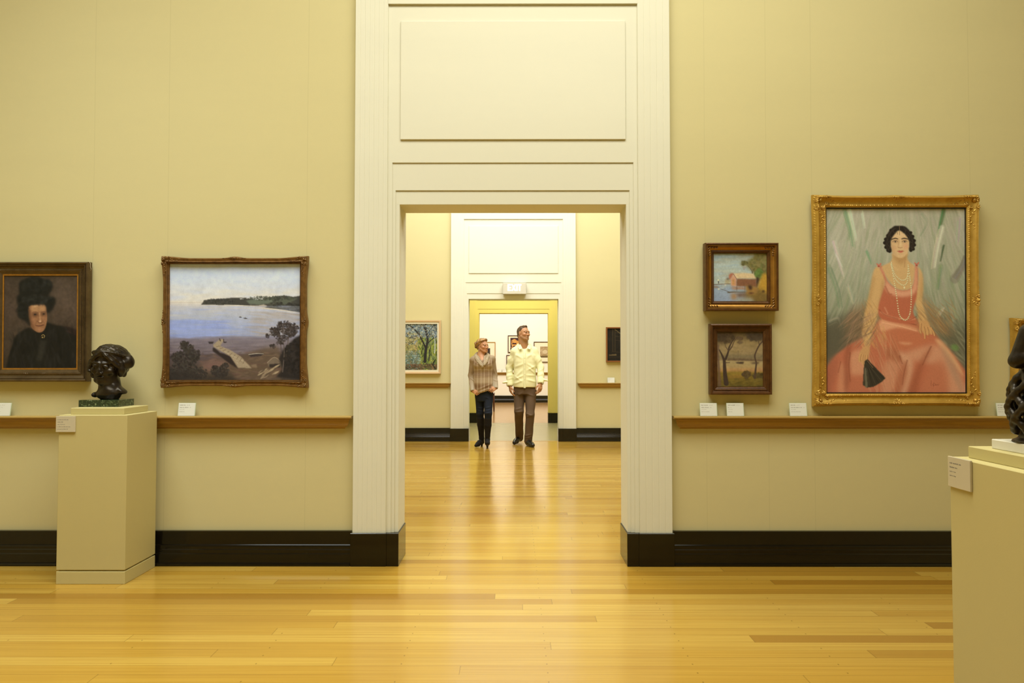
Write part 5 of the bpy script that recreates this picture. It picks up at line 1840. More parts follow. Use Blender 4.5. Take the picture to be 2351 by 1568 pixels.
        for ax in range(3):
            sl0 = [slice(1, n - 1) for n in D.shape]
            sl1 = [slice(1, n - 1) for n in D.shape]
            sl0[ax] = slice(0, D.shape[ax] - 1)
            sl1[ax] = slice(1, D.shape[ax])
            A, B = I[tuple(sl0)], I[tuple(sl1)]
            for flip, msk in ((False, A & ~B), (True, ~A & B)):
                e = np.argwhere(msk)
                if not len(e):
                    continue
                off = np.array([1, 1, 1])
                off[ax] = 0
                g = e + off
                u, w = [(1, 2), (2, 0), (0, 1)][ax]

                def at(du, dw):
                    h = g.copy()
                    h[:, u] += du
                    h[:, w] += dw
                    return idx[h[:, 0], h[:, 1], h[:, 2]]
                q = np.stack([at(-1, -1), at(0, -1), at(0, 0), at(-1, 0)], -1)
                F.append(q[:, ::-1] if flip else q)
        F = np.concatenate(F)
        F = F[(F >= 0).all(1)]
        for _ in range(smooth):
            acc = np.zeros_like(V)
            n = np.zeros(len(V))
            for i in range(4):
                a, b = F[:, i], F[:, (i + 1) % 4]
                np.add.at(acc, a, V[b])
                np.add.at(n, a, 1)
            V = V * 0.45 + 0.55 * acc / np.maximum(n, 1)[:, None]
        return V, F


def head(S, c, R, sc=1.0, male=True, neck=None, eyes_open=True, k0=0.012):
    """skull, jaw and features around the head centre c; R turns local (x left-right, y forward, z up) into the world"""
    L = lambda x, y, z: np.array(c) + R @ (np.array([x, y, z]) * sc)
    q = lambda *r: np.array(r) * sc
    w = 1.0 if male else 0.94
    S.ell(L(0, -0.018, 0.028), q(0.077 * w, 0.097, 0.088), 0.01, R)
    S.ell(L(0, 0.030, -0.025), q(0.062 * w, 0.060, 0.088), 0.02 * sc, R)
    S.ell(L(0, 0.030, -0.078), q(0.050 * w, 0.050, 0.040), 0.02 * sc, R)
    S.ell(L(0, 0.070, -0.100), q(0.022 * w, 0.017, 0.016), 0.018 * sc, R)
    for s_ in (-1, 1):
        S.cone(L(s_ * 0.060 * w, -0.005, -0.045), L(s_ * 0.036 * w, 0.055, -0.092), 0.014 * sc, 0.013 * sc, 0.02 * sc)
        S.ell(L(s_ * 0.044 * w, 0.064, -0.026), q(0.021, 0.022, 0.018), 0.02 * sc, R)
        S.cone(L(s_ * 0.014, 0.088, 0.024), L(s_ * 0.048 * w, 0.072, 0.024), (0.011 if male else 0.0065) * sc, (0.008 if male else 0.006) * sc, 0.016 * sc)
        S.ell(L(s_ * 0.032, 0.101 if eyes_open else 0.104, 0.003), q(0.018, 0.013, 0.012 if eyes_open else 0.010), 0.012 * sc, R, '-')
        S.ell(L(s_ * 0.032, 0.080, 0.002), q(0.0145, 0.0125, 0.0125), 0.004 * sc, R)
        S.cone(L(s_ * 0.018, 0.089, 0.010), L(s_ * 0.046, 0.083, 0.008), 0.0045 * sc, 0.0035 * sc, 0.006 * sc)
        if not eyes_open:
            S.ell(L(s_ * 0.032, 0.077, 0.000), q(0.0150, 0.0120, 0.0085), 0.008 * sc, R)
        S.ell(L(s_ * 0.0125, 0.098, -0.040), q(0.0085, 0.010, 0.008), 0.008 * sc, R)
        S.ell(L(s_ * 0.077 * w, -0.012, -0.006), q(0.009, 0.019, 0.031), 0.007 * sc, R @ rotm(0.15, 0, -s_ * 0.35))
        S.ell(L(s_ * 0.083 * w, -0.008, -0.004), q(0.004, 0.010, 0.018), 0.005 * sc, R @ rotm(0.15, 0, -s_ * 0.35), '-')
    S.chain([L(0, 0.087, 0.014), L(0, 0.098, -0.018), L(0, 0.102, -0.033)], [0.0080 * sc, 0.0080 * sc, 0.0088 * sc], 0.009 * sc)
    S.ell(L(0, 0.091, -0.0625), q(0.022, 0.0085, 0.0050), 0.006 * sc, R)
    S.ell(L(0, 0.089, -0.0745), q(0.019, 0.0085, 0.0062), 0.006 * sc, R)
    S.ell(L(0, 0.101, -0.0680), q(0.022, 0.006, 0.0016), 0.003 * sc, R, '-')
    if neck is not None:
        r = (0.063 if male else 0.050) * sc
        S.cone(L(0, -0.026, -0.055), neck, r, r * 1.05, 0.02 * sc)
        S.cone(L(0, -0.026, -0.055), np.array(neck) + np.array([0, 0, -0.04]), r, r * 1.1, 0.02 * sc)
    return L


def local(V, c, R, sc=1.0):
    return ((V - np.array(c)) @ R) / sc


def face_paint(V, col, c, R, sc=1.0, lips=(0.50, 0.17, 0.12), brow=(0.09, 0.045, 0.02), iris=(0.03, 0.02, 0.015), stubble=0.0):
    """lips, brows, eyes laid on the skin colours, like make-up"""
    p = local(V, c, R, sc)
    x, y, z = np.abs(p[:, 0]), p[:, 1], p[:, 2]
    near = (np.abs(p) < 0.16).all(1)
    fr = near & (y > 0.045)

    def lay(m, cc, a=1.0):
        m = (np.clip(m, 0, 1) * a)[:, None]
        col[:] = col * (1 - m) + np.array(cc) * m
    if stubble:
        lay(np.where(near & (z < -0.035) & (y > -0.01), 1, 0) * np.clip((-0.03 - z) / 0.02, 0, 1), (0.28, 0.19, 0.11), stubble)
    lay(np.where(fr, 1, 0) * np.clip(1.6 - ((x - 0.045) / 0.022) ** 2 - ((z + 0.03) / 0.02) ** 2, 0, 1), (0.62, 0.27, 0.17), 0.3)
    lay(np.where(fr & (y > 0.07), 1.0, 0) * np.clip((1.15 - np.sqrt((x / 0.022) ** 2 + ((z + 0.068) / 0.0095) ** 2)) * 4, 0, 1), lips, 0.6)
    lay(np.where(fr, 1.0, 0) * np.clip((1.0 - np.sqrt(((x - 0.033) / 0.023) ** 2 + ((z - 0.0265 + (x - 0.033) ** 2 * 8) / 0.0055) ** 2)) * 3, 0, 1), brow, 0.85)
    lay(np.where(fr, 1.0, 0) * np.clip((1.25 - np.sqrt(((x - 0.032) / 0.0145) ** 2 + ((z - 0.002) / 0.0085) ** 2)) * 3, 0, 1), (0.16, 0.085, 0.05), 0.9)
    lay(np.where(fr, 1.0, 0) * np.clip((1.0 - np.sqrt(((x - 0.032) / 0.0125) ** 2 + ((z - 0.001) / 0.0045) ** 2)) * 4, 0, 1), (0.42, 0.36, 0.28), 0.8)
    lay(np.where(fr, 1.0, 0) * np.clip((1.0 - np.sqrt(((p[:, 0] - 0.032) / 0.0062) ** 2 + ((z - 0.002) / 0.0064) ** 2)) * 4, 0, 1), iris, 1.0)
    lay(np.where(fr, 1.0, 0) * np.clip((1.0 - np.sqrt(((p[:, 0] + 0.032) / 0.0062) ** 2 + ((z - 0.002) / 0.0064) ** 2)) * 4, 0, 1), iris, 1.0)
    return col


def hand(S, w, d, n, thumb, sc=1.0, curl=(0.3, 0.35, 0.45, 0.5), spread=0.035, k=0.004):
    """palm with four fingers and a thumb. w wrist, d pointing direction, n palm normal (the way fingers curl), thumb side vector"""
    d, n = np.array(d, float), np.array(n, float)
    d /= np.linalg.norm(d)
    n = n - d * (n @ d)
    n /= np.linalg.norm(n)
    t = np.array(thumb, float)
    t = t - d * (t @ d) - n * (t @ n)
    t /= np.linalg.norm(t)
    w = np.array(w, float)
    for i in range(4):
        o = (1.5 - i) * 0.0195
        S.cone(w + t * o * 0.6 * sc + d * 0.012 * sc, w + (t * o + d * (0.088 - 0.006 * abs(i - 1))) * sc, 0.0135 * sc, 0.0115 * sc, 0.010 * sc)
    S.cone(w, w + d * 0.03 * sc, 0.023 * sc, 0.026 * sc, 0.012 * sc, flat=(n, 0.72))
    ln = (0.044, 0.050, 0.046, 0.036)
    for i in range(4):
        p = w + (t * (1.5 - i) * 0.0205 + d * (0.090 - 0.006 * abs(i - 1))) * sc
        a = 0.12
        for j in range(3):
            a += curl[i] * (0.8, 1.2, 0.9)[j]
            dr = d * math.cos(a) + n * math.sin(a) + t * (1.5 - i) * spread * (1 if j == 0 else 0.4)
            dr /= np.linalg.norm(dr)
            q = p + dr * ln[i] * (1.0, 0.68, 0.56)[j] * sc
            S.cone(p, q, (0.0092, 0.0084, 0.0076)[j] * sc, (0.0084, 0.0076, 0.0064)[j] * sc, k * sc)
            p = q
    b = w + (t * 0.022 + d * 0.022 + n * 0.006) * sc
    m = b + (t * 0.026 + d * 0.034 + n * 0.012) * sc
    e = m + (t * 0.008 + d * 0.030 + n * 0.010) * sc
    f = e + (t * 0.000 + d * 0.022 + n * 0.010) * sc
    S.chain([b, m, e, f], [0.0155 * sc, 0.0115 * sc, 0.0095 * sc, 0.0075 * sc], 0.006 * sc)


def stretch_noise(seed, n=40, fmin=10, fmax=60):
    """cheap smooth 3-D noise made of random sines"""
    r = np.random.default_rng(seed)
    K = r.normal(0, 1, (n, 3))
    K = K / np.linalg.norm(K, axis=1)[:, None] * r.uniform(fmin, fmax, n)[:, None]
    ph = r.uniform(0, 6.28, n)

    def f(X, Y, Z):
        o = 0
        for i in range(n):
            o = o + np.sin(K[i, 0] * X + K[i, 1] * Y + K[i, 2] * Z + ph[i])
        return o / math.sqrt(n)
    return f


def folds(segs):
    """cloth ridges: segments ((x0,z0),(x1,z1),width,height) seen from the front"""
    def f(X, Y, Z):
        o = 0
        for (x0, z0), (x1, z1), w, h in segs:
            dx, dz = x1 - x0, z1 - z0
            L = dx * dx + dz * dz
            t = np.clip(((X - x0) * dx + (Z - z0) * dz) / L, 0, 1)
            q = ((X - x0 - t * dx) ** 2 + (Z - z0 - t * dz) ** 2) / (w * w)
            o = o - h * np.exp(-q) * np.sin(np.pi * (0.08 + 0.84 * t))
        return o
    return f
# ------------------------------------------------------------------ the two visitors
M_SKIN = vcol('skin', 0.5, 0.35)
M_CLOTH = vcol('dyed_cloth', 0.85, 0.2, 0.3, 500)
M_HAIRV = vcol('hair', 0.5, 0.35, 0.5, 260)
M_LEATHER = plain('black_leather', (0.012, 0.009, 0.007), 0.28, var=0.2, spec=0.5)
M_SUEDE = plain('black_suede', (0.010, 0.008, 0.007), 0.75, var=0.25, scale=30, spec=0.2)
M_METAL = plain('brushed_steel', (0.42, 0.38, 0.30), 0.3, 0.8)
M_BUTTON = plain('pearl_button', (0.75, 0.72, 0.52), 0.3)

Q = lambda zx, zy, Y: P(1040 + zx / 4.9, 720 + zy / 4.9, Y)     # zoomed-photograph pixels to a point at depth Y


def skin_obj(S, name, mat, parent, base, colf, smooth=1):
    V, F = S.mesh(smooth)
    return mesh_obj(name, V, F, mat, parent, True, cols=colf(V), off=base)


def flat_col(c, var=0.0, seed=0):
    nz = stretch_noise(seed, 20, 8, 60)

    def f(V):
        o = np.tile(np.array(c, float), (len(V), 1))
        if var:
            o *= (1 + var * nz(V[:, 0], V[:, 1], V[:, 2]))[:, None]
        return o
    return f


def look(az, el=0.0, roll=0.0):
    """head rotation: az 0 faces the viewer (-y), positive turns towards +x"""
    return rotm(0, 0, math.pi + az) @ rotm(el, 0, 0) @ rotm(0, roll, 0)


# ============ the man
YM = 10.70
base = np.array([Q(800, 1450, YM)[0], YM, 0.0])
man = thing('person', 'man in pale yellow shirt and brown trousers walking, head turned aside', 'person', base)
hc = Q(795, 222, YM - 0.01)
HR = look(math.radians(43), math.radians(5), math.radians(-2))
nb = Q(797, 392, YM + 0.02)
shR, shL = Q(696, 424, YM + 0.015), Q(912, 418, YM + 0.02)
elR, elL = Q(634, 610, YM + 0.05), Q(985, 605, YM - 0.02)
wrR, wrL = Q(640, 812, YM - 0.02), Q(986, 785, YM - 0.14)
hipR, hipL = Q(752, 880, YM + 0.02), Q(872, 880, YM - 0.02)
knR, knL = Q(742, 1098, YM - 0.05), Q(868, 1130, YM - 0.10)
anR, anL = Q(748, 1392, YM + 0.30), Q(848, 1418, YM - 0.03)
anL[2] = max(anL[2], 0.085)
toR = np.array([Q(690, 1452, YM + 0.16)[0], YM + 0.13, 0.035])
toL = np.array([anL[0] + 0.055, anL[1] - 0.17, 0.03])
lo = np.array([-0.42, -0.42, -0.02]) + base
hi = np.array([0.42, 0.50, 1.93]) + base
S = SDF(lo, hi, 0.0045)
top = Q(800, 420, YM + 0.02)
waist = Q(808, 800, YM)
S.loft([(waist[2] - 0.14, waist[0], YM, 0.15, 0.11), (waist[2], waist[0], YM, 0.145, 0.105), (waist[2] + 0.28, waist[0], YM + 0.01, 0.165, 0.115), (top[2] - 0.06, top[0], YM + 0.02, 0.15, 0.10), (top[2] + 0.01, nb[0], YM + 0.02, 0.07, 0.06)], 0.02)
for sh, el, wr in ((shR, elR, wrR), (shL, elL, wrL)):
    S.chain([nb * 0.35 + sh * 0.65 + np.array([0, 0, -0.03]), sh, el], [0.05, 0.05, 0.040], 0.03)
    S.chain([el, el * 0.55 + wr * 0.45, wr], [0.041, 0.040, 0.028], 0.015)
for hp, kn, an in ((hipR, knR, anR), (hipL, knL, anL)):
    S.chain([hp, kn, an], [0.075, 0.05, 0.036], 0.03)
S.cone(anR, anR * 0.4 + toR * 0.6, 0.03, 0.016, 0.01)
S.cone(anL, anL * 0.4 + toL * 0.6, 0.03, 0.016, 0.01)
head(S, hc, HR, 1.0, True, nb)
hand(S, wrR, (Q(655, 930, YM - 0.04) - wrR), (0.75, 0.25, 0), (0.55, -0.8, 0.0), 0.98, (0.28, 0.32, 0.38, 0.42))
hand(S, wrL, (Q(975, 905, YM - 0.20) - wrL), (-0.5, 0.8, 0.2), (-0.75, -0.55, 0.0), 0.98, (0.35, 0.4, 0.45, 0.5))


def man_skin(V):
    c = np.tile(np.array((0.46, 0.235, 0.115)), (len(V), 1))
    return face_paint(V, c, hc, HR, stubble=0.35, lips=(0.36, 0.16, 0.09), brow=(0.07, 0.04, 0.02))


skin_obj(S, 'body', M_SKIN, man, base, man_skin)
# hair
S = SDF(hc - 0.16, hc + 0.17, 0.003)
L = lambda x, y, z: hc + HR @ np.array([x, y, z])
S.ell(L(0, -0.020, 0.033), (0.080, 0.100, 0.089), 0.01, HR)
S.ell(L(0, 0.030, 0.100), (0.046, 0.034, 0.020), 0.02, HR)
for i in range(7):
    S.ell(L(-0.036 + 0.012 * i, 0.042 - abs(i - 3) * 0.004, 0.104 + 0.003 * (i % 2)), (0.009, 0.020, 0.010), 0.004, HR @ rotm(0.5, 0, 0.2 * (i - 3)))
S.ell(L(0, -0.06, -0.02), (0.066, 0.05, 0.06), 0.02, HR)
S.plane(L(0, 0.056, 0.086), HR @ np.array([0, 0.75, -0.66]), k=0.006)
S.plane(L(0, 0, -0.055), HR @ np.array([0, 0.35, -1.0]), k=0.006)
for s_ in (-1, 1):
    S.ell(L(s_ * 0.075, 0.055, -0.01), (0.06, 0.046, 0.072), 0.006, HR, '-')
    S.ell(L(s_ * 0.085, -0.008, -0.028), (0.02, 0.022, 0.036), 0.004, HR, '-')
nz = stretch_noise(3, 30, 90, 220)
S.field(lambda X, Y, Z: 0.0022 * nz(X, Y, Z * 0.4))


def man_hair(V):
    p = local(V, hc, HR)
    side = np.clip((np.abs(p[:, 0]) - 0.05) / 0.025, 0, 1) * np.clip((0.06 - p[:, 2]) / 0.05, 0, 1)
    c = np.tile(np.array((0.075, 0.042, 0.018)), (len(V), 1))
    c = c * (1 - side[:, None]) + np.array((0.12, 0.085, 0.045)) * side[:, None]
    return c * (1 + 0.25 * nz(V[:, 0], V[:, 1], V[:, 2] * 0.4))[:, None]


skin_obj(S, 'hair', M_HAIRV, man, base, man_hair, 0)
# shirt
SH = (0.78, 0.76, 0.45)
zx = lambda x, y: (Q(x, y, YM - 0.11)[0], Q(x, y, YM - 0.11)[2])
S = SDF(np.array([-0.42, -0.32, 0.80]) + base, np.array([0.42, 0.32, 1.72]) + base, 0.0042)
rows = []
for zy, xl, xr, b, dy in ((826, 680, 936, 0.142, -0.012), (780, 676, 938, 0.140, -0.012), (700, 682, 932, 0.136, -0.008), (620, 686, 932, 0.132, -0.002), (540, 680, 938, 0.130, 0.0), (470, 680, 936, 0.122, 0.008), (430, 690, 922, 0.104, 0.014),
                          (398, 716, 892, 0.084, 0.018), (372, 742, 868, 0.07, 0.02)):
    a, c = Q(xl, zy, YM), Q(xr, zy, YM)
    rows.append((a[2], (a[0] + c[0]) / 2, YM + dy, (c[0] - a[0]) / 2, b))
S.loft(rows, 0.01, pw=2.3)
for sh, el, wr in ((shR, elR, wrR), (shL, elL, wrL)):
    m = sh * 0.45 + nb * 0.55
    S.chain([m + np.array([0, 0, -0.045]), sh + np.array([0, 0, -0.01]), sh * 0.45 + el * 0.55, el], [0.060, 0.061, 0.056, 0.051], 0.03)
    sd = -1 if sh[0] < nb[0] else 1
    S.cone(Q(800 + sd * 54, 362, YM + 0.03), sh * 0.85 + nb * 0.15 + np.array([0, 0, 0.010]), 0.040, 0.046, 0.03)
    cf = el * 0.10 + wr * 0.90
    S.chain([el, el * 0.5 + wr * 0.5, cf], [0.051, 0.050, 0.047], 0.02)
# folds running from the placket, around the elbows and across the belly
sg = []
for a, b, w, h in (((790, 510), (700, 455), 0.016, 0.010), ((800, 560), (705, 600), 0.018, 0.012), ((790, 620), (700, 720), 0.016, 0.013), ((800, 690), (690, 740), 0.014, 0.012), ((795, 745), (690, 790), 0.014, 0.011),
                   ((700, 560), (690, 660), 0.014, 0.010), ((820, 500), (900, 440), 0.016, 0.010), ((830, 560), (920, 620), 0.016, 0.012), ((830, 640), (925, 590), 0.012, 0.010), ((820, 690), (930, 700), 0.014, 0.011),
                   ((825, 740), (935, 770), 0.014, 0.011), ((840, 600), (930, 680), 0.012, 0.010), ((780, 770), (690, 700), 0.012, 0.008), ((880, 440), (925, 540), 0.016, 0.010), ((720, 440), (690, 530), 0.014, 0.009),
                   ((612, 660), (672, 640), 0.010, 0.008), ((608, 700), (672, 690), 0.010, 0.008), ((610, 740), (668, 725), 0.010, 0.008), ((960, 650), (1012, 620), 0.010, 0.008), ((965, 700), (1015, 670), 0.010, 0.007),
                   ((625, 520), (670, 480), 0.014, 0.007), ((950, 560), (1000, 500), 0.012, 0.007), ((640, 600), (672, 560), 0.012, 0.007)):
    sg.append((zx(*a), zx(*b), w * 1.15, h * 0.62))
S.field(folds(sg))
nz2 = stretch_noise(9, 24, 18, 46)
S.field(lambda X, Y, Z: 0.0022 * nz2(X, Y, Z))
# open neck and hollow cuffs
neckc = Q(800, 372, YM - 0.02)
S.ell(neckc + np.array([0, -0.005, 0.035]), (0.066, 0.070, 0.080), 0.008, None, '-')
vt = Q(804, 446, YM - 0.122)
S.cone(Q(803, 335, YM - 0.10), Q(803, 385, YM - 0.11), 0.054, 0.040, 0.006, '-')
S.cone(neckc + np.array([0, -0.075, 0.0]), vt, 0.046, 0.010, 0.006, '-')
for el, wr in ((elR, wrR), (elL, wrL)):
    cf = el * 0.10 + wr * 0.90
    S.cone(el * 0.2 + wr * 0.8, cf + (wr - el) * 0.4, 0.040, 0.040, 0.003, '-')
shirt = skin_obj(S, 'shirt', M_CLOTH, man, base, flat_col(SH, 0.015, 4))
# collar leaves, placket, buttons, turned-back cuffs
for s_, pts in ((-1, [(738, 338), (732, 370), (745, 404), (760, 348), (781, 390)]), (1, [(864, 338), (878, 370), (870, 402), (848, 348), (828, 390)])):
    b = MB()
    zf = {338: 0.04, 370: -0.055, 404: -0.106, 402: -0.106, 348: -0.055, 390: -0.112}
    p3 = [Q(x, y, YM + zf[y]) for x, y in pts]
    n_ = np.array([0, -0.006, 0.0])
    bk = [Q(800 - s_ * -58, 322, YM + 0.09)]
    V = [p + n_ for p in p3] + [p - n_ * 0.3 for p in p3]
    F = [(0, 1, 3), (1, 2, 3), (3, 2, 4), (5, 8, 6), (6, 8, 7), (8, 9, 7), (0, 5, 6, 1), (1, 6, 7, 2), (2, 7, 9, 4), (4, 9, 8, 3), (3, 8, 5, 0)]
    mesh_obj('collar', np.array(V), F, M_CLOTH, shirt, False, cols=np.tile(np.array(SH), (len(V), 1)), off=base)
b = MB()
ring_ = []
for i in range(9):
    a = math.radians(-10 + 200 * i / 8)
    ring_.append((nb[0] + 0.066 * math.cos(a), YM + 0.010 + 0.070 * math.sin(a), 0))
zc0 = Q(745, 342, YM)[2]
V, F = [], []
for i, p in enumerate(ring_):
    for dz, gr in ((-0.05, 1.12), (0.0, 1.0), (0.0, 0.93), (-0.05, 1.03)):
        V.append((nb[0] + (p[0] - nb[0]) * gr, YM + 0.015 + (p[1] - YM - 0.015) * gr, zc0 + dz))
for i in range(8):
    for j in range(4):
        a_, b_ = i * 4 + j, i * 4 + (j + 1) % 4
        F.append((a_, b_, b_ + 4, a_ + 4))
mesh_obj('collar', np.array(V), F, M_CLOTH, shirt, False, cols=np.tile(np.array(SH), (len(V), 1)), off=base)


def front_y(x, z):
    """front surface of the shirt at x,z"""
    r = np.array(sorted(rows))
    a, bb, cx, cy = np.interp(z, r[:, 0], r[:, 3]), np.interp(z, r[:, 0], r[:, 4]), np.interp(z, r[:, 0], r[:, 1]), np.interp(z, r[:, 0], r[:, 2])
    u = min(abs((x - cx) / a), 0.99)
    return cy - bb * (1 - u ** 2.3) ** (1 / 2.3)


V, F = [], []
zz = np.linspace(Q(806, 832, YM)[2], Q(806, 440, YM)[2], 24)
for z in zz:
    x = Q(806, 600, YM - 0.12)[0]
    y = front_y(x, z) - 0.009
    for dx, dy in ((-0.017, 0.012), (-0.015, 0), (0.015, 0), (0.017, 0.012)):
        V.append((x + dx, y + dy, z))
for i in range(len(zz) - 1):
    for j in range(3):
        F.append((i * 4 + j, i * 4 + j + 1, i * 4 + j + 5, i * 4 + j + 4))
mesh_obj('placket', np.array(V), F, M_CLOTH, shirt, True, cols=np.tile(np.array(SH), (len(V), 1)), off=base)
for zy in (500, 560, 620, 680, 740):
    z = Q(806, zy, YM - 0.12)[2]
    x = Q(806, zy, YM - 0.12)[0]
    b = MB()
    b.ball((x, front_y(x, z) - 0.010, z), (0.0065, 0.003, 0.0065), 10, 6)
    b.build('button', M_BUTTON, shirt, True, off=base)
for el, wr, sd in ((elR, wrR, -1), (elL, wrL, 1)):
    S = SDF(np.minimum(el, wr) - 0.16, np.maximum(el, wr) + 0.16, 0.004)
    d = (wr - el) / np.linalg.norm(wr - el)
    c0, c1 = wr - d * 0.075, wr - d * 0.020
    S.cone(c0, c1, 0.050, 0.052, 0.004)
    tip = c0 + np.array([sd * 0.068, -0.012, 0.0]) + d * 0.020
    S.ell(tip, (0.048, 0.030, 0.017), 0.016, rotm(0, sd * 0.22, 0))
    S.cone(c0 - d * 0.05, wr + d * 0.08, 0.039, 0.043, 0.004, '-')
    skin_obj(S, 'cuff', M_CLOTH, shirt, base, flat_col(SH, 0.015, 5))
# trousers
TR = (0.115, 0.075, 0.045)
S = SDF(np.array([-0.34, -0.36, 0.02]) + base, np.array([0.34, 0.46, 1.06]) + base, 0.0042)
rows2 = []
for zy, xl, xr, b in ((905, 690, 926, 0.128), (860, 682, 930, 0.132), (820, 684, 932, 0.128), (786, 690, 928, 0.122)):
    a, c = Q(xl, zy, YM), Q(xr, zy, YM)
    rows2.append((a[2], (a[0] + c[0]) / 2, YM, (c[0] - a[0]) / 2, b))
S.loft(rows2, 0.01)
cr = (hipR + hipL) / 2 + np.array([0, 0, -0.045])
S.chain([hipR + np.array([-0.006, 0, 0]), knR, anR + (anR - knR) * 0.02], [0.090, 0.068, 0.060], 0.025)
S.chain([hipL + np.array([0.004, 0, 0]), knL, anL + np.array([0, 0.012, -0.02])], [0.090, 0.066, 0.062], 0.025)
tz = lambda x, y: (Q(x, y, YM - 0.1)[0], Q(x, y, YM - 0.1)[2])
S.field(folds([(tz(700, 1080), tz(780, 1060), 0.012, 0.008), (tz(705, 1110), tz(785, 1100), 0.012, 0.009), (tz(700, 1140), tz(770, 1150), 0.012, 0.007), (tz(790, 880), tz(710, 940), 0.014, 0.006), (tz(830, 900), tz(920, 930), 0.014, 0.006),
               (tz(820, 1120), tz(900, 1150), 0.012, 0.008), (tz(825, 1160), tz(905, 1130), 0.012, 0.007), (tz(800, 1380), tz(880, 1360), 0.012, 0.008), (tz(805, 1400), tz(885, 1390), 0.010, 0.006), (tz(715, 1350), tz(770, 1330), 0.012, 0.007),
               (tz(745, 900), tz(740, 1060), 0.010, 0.004), (tz(870, 910), tz(866, 1100), 0.010, 0.004), (tz(806, 830), tz(806, 900), 0.008, 0.004)]))
S.field(lambda X, Y, Z: 0.0018 * nz2(X, Y, Z + 5))
skin_obj(S, 'trousers', M_CLOTH, man, base, flat_col(TR, 0.05, 6))


def shoe(parent, heel, toe, base, mat, up, r=0.042, heel_h=0.0, name='shoe', ank=None):
    heel, toe = np.array(heel, float), np.array(toe, float)
    S = SDF(np.minimum(heel, toe) - 0.12, np.maximum(heel, toe) + np.array([0.12, 0.12, 0.16]), 0.0035)
    d = toe - heel
    S.cone(heel + np.array([0, 0, 0.012]), heel + d * 0.35 + np.array([0, 0, 0.020]), r * 0.95, r * 1.0, 0.02)
    S.cone(heel + d * 0.35 + np.array([0, 0, 0.015]), heel + d * 0.72, r * 1.0, r * 1.02, 0.02)
    S.cone(heel + d * 0.72, toe, r * 1.0, r * 0.72, 0.02)
    if ank is not None:
        S.cone(heel + d * 0.12 + np.array([0, 0, 0.01]), ank, r, r * 1.02, 0.02)
    n = np.cross(np.cross(d, (0, 0, 1)), d)
    n = n / np.linalg.norm(n)
    S.plane(heel - n * 0.030, -n, k=0.003)
    V, F = S.mesh(1)
    return mesh_obj(name, V, F, mat, parent, True, off=base)


hl = np.array([anL[0] - 0.012, anL[1] + 0.035, 0.033])
s1 = shoe(man, hl, np.array([hl[0] + 0.075, hl[1] - 0.235, 0.030]), base, M_LEATHER, 0, ank=anL)
hr = anR + np.array([0.012, 0.05, -0.015])
s2 = shoe(man, hr, np.array([toR[0], toR[1] - 0.02, 0.030]), base, M_LEATHER, 0, ank=anR)
# wrist watch
d = (wrL - elL) / np.linalg.norm(wrL - elL)
b = MB()
u = np.cross(d, (0, 1, 0))
u /= np.linalg.norm(u)
v = np.cross(d, u)
wc = wrL + d * 0.004
b.tube([wc + 0.034 * (math.cos(a) * u + math.sin(a) * v) for a in np.linspace(0, 2 * math.pi, 17)], 0.0075, 6, False)
wt = b.build('wrist_watch', M_METAL, man, True, off=base)
b = MB()
b.ball(wc + np.array([0.03, -0.022, 0]), (0.012, 0.012, 0.018), 10, 8)
b.build('watch_case', M_METAL, wt, True, off=base)

# ============ the woman
YF = 10.47
base = np.array([Q(345, 1450, YF)[0], YF, 0.0])
wom = thing('person', 'woman in brown checked knit tunic and black boots walking, blonde hair up', 'person', base)
hc = Q(333, 362, YF)
HR = look(math.radians(47), math.radians(2), math.radians(3))
HS = 0.93
nb = Q(318, 478, YF + 0.02)
shR, shL = Q(226, 522, YF + 0.02), Q(440, 510, YF + 0.02)
elR, elL = Q(202, 695, YF + 0.06), Q(468, 690, YF + 0.06)
wrR, wrL = Q(224, 866, YF - 0.07), Q(478, 836, YF - 0.06)
hipR, hipL = Q(300, 910, YF + 0.02), Q(398, 905, YF)
knR, knL = Q(305, 1120, YF + 0.02), Q(396, 1120, YF - 0.10)
anR, anL = Q(322, 1400, YF + 0.12), Q(386, 1418, YF - 0.05)
S = SDF(np.array([-0.36, -0.32, -0.02]) + base, np.array([0.36, 0.36, 1.75]) + base, 0.0043)
tp, ws = Q(325, 490, YF + 0.02), Q(345, 800, YF)
S.loft([(ws[2] - 0.10, ws[0], YF, 0.10, 0.075), (ws[2], ws[0], YF, 0.115, 0.09), (ws[2] + 0.2, ws[0], YF, 0.12, 0.095), (tp[2] - 0.07, tp[0], YF + 0.01, 0.125, 0.09), (tp[2] + 0.0, nb[0], YF + 0.02, 0.07, 0.055)], 0.02)
for sh, el, wr in ((shR, elR, wrR), (shL, elL, wrL)):
    S.chain([nb * 0.35 + sh * 0.65 + np.array([0, 0, -0.02]), sh, el], [0.04, 0.04, 0.034], 0.03)
    S.chain([el, wr], [0.036, 0.024], 0.012)
for hp, kn, an in ((hipR, knR, anR), (hipL, knL, anL)):
    S.chain([hp, kn, an], [0.055, 0.044, 0.030], 0.03)
head(S, hc, HR, HS, False, nb)
S.chain([nb + np.array([0, -0.01, 0]), Q(330, 530, YF - 0.060)], [0.055, 0.040], 0.04)
hand(S, wrR, Q(268, 892, YF - 0.12) - wrR, (0.5, 0.75, -0.25), (0.35, -0.5, 0.8), 0.86, (0.75, 0.85, 0.9, 0.9))
hand(S, wrL, Q(440, 858, YF - 0.13) - wrL, (-0.45, 0.75, -0.3), (-0.3, -0.5, 0.8), 0.86, (0.75, 0.85, 0.9, 0.9))


def wom_skin(V):
    c = np.tile(np.array((0.50, 0.25, 0.125)), (len(V), 1))
    return face_paint(V, c, hc, HR, HS, lips=(0.42, 0.12, 0.09), brow=(0.14, 0.08, 0.035))


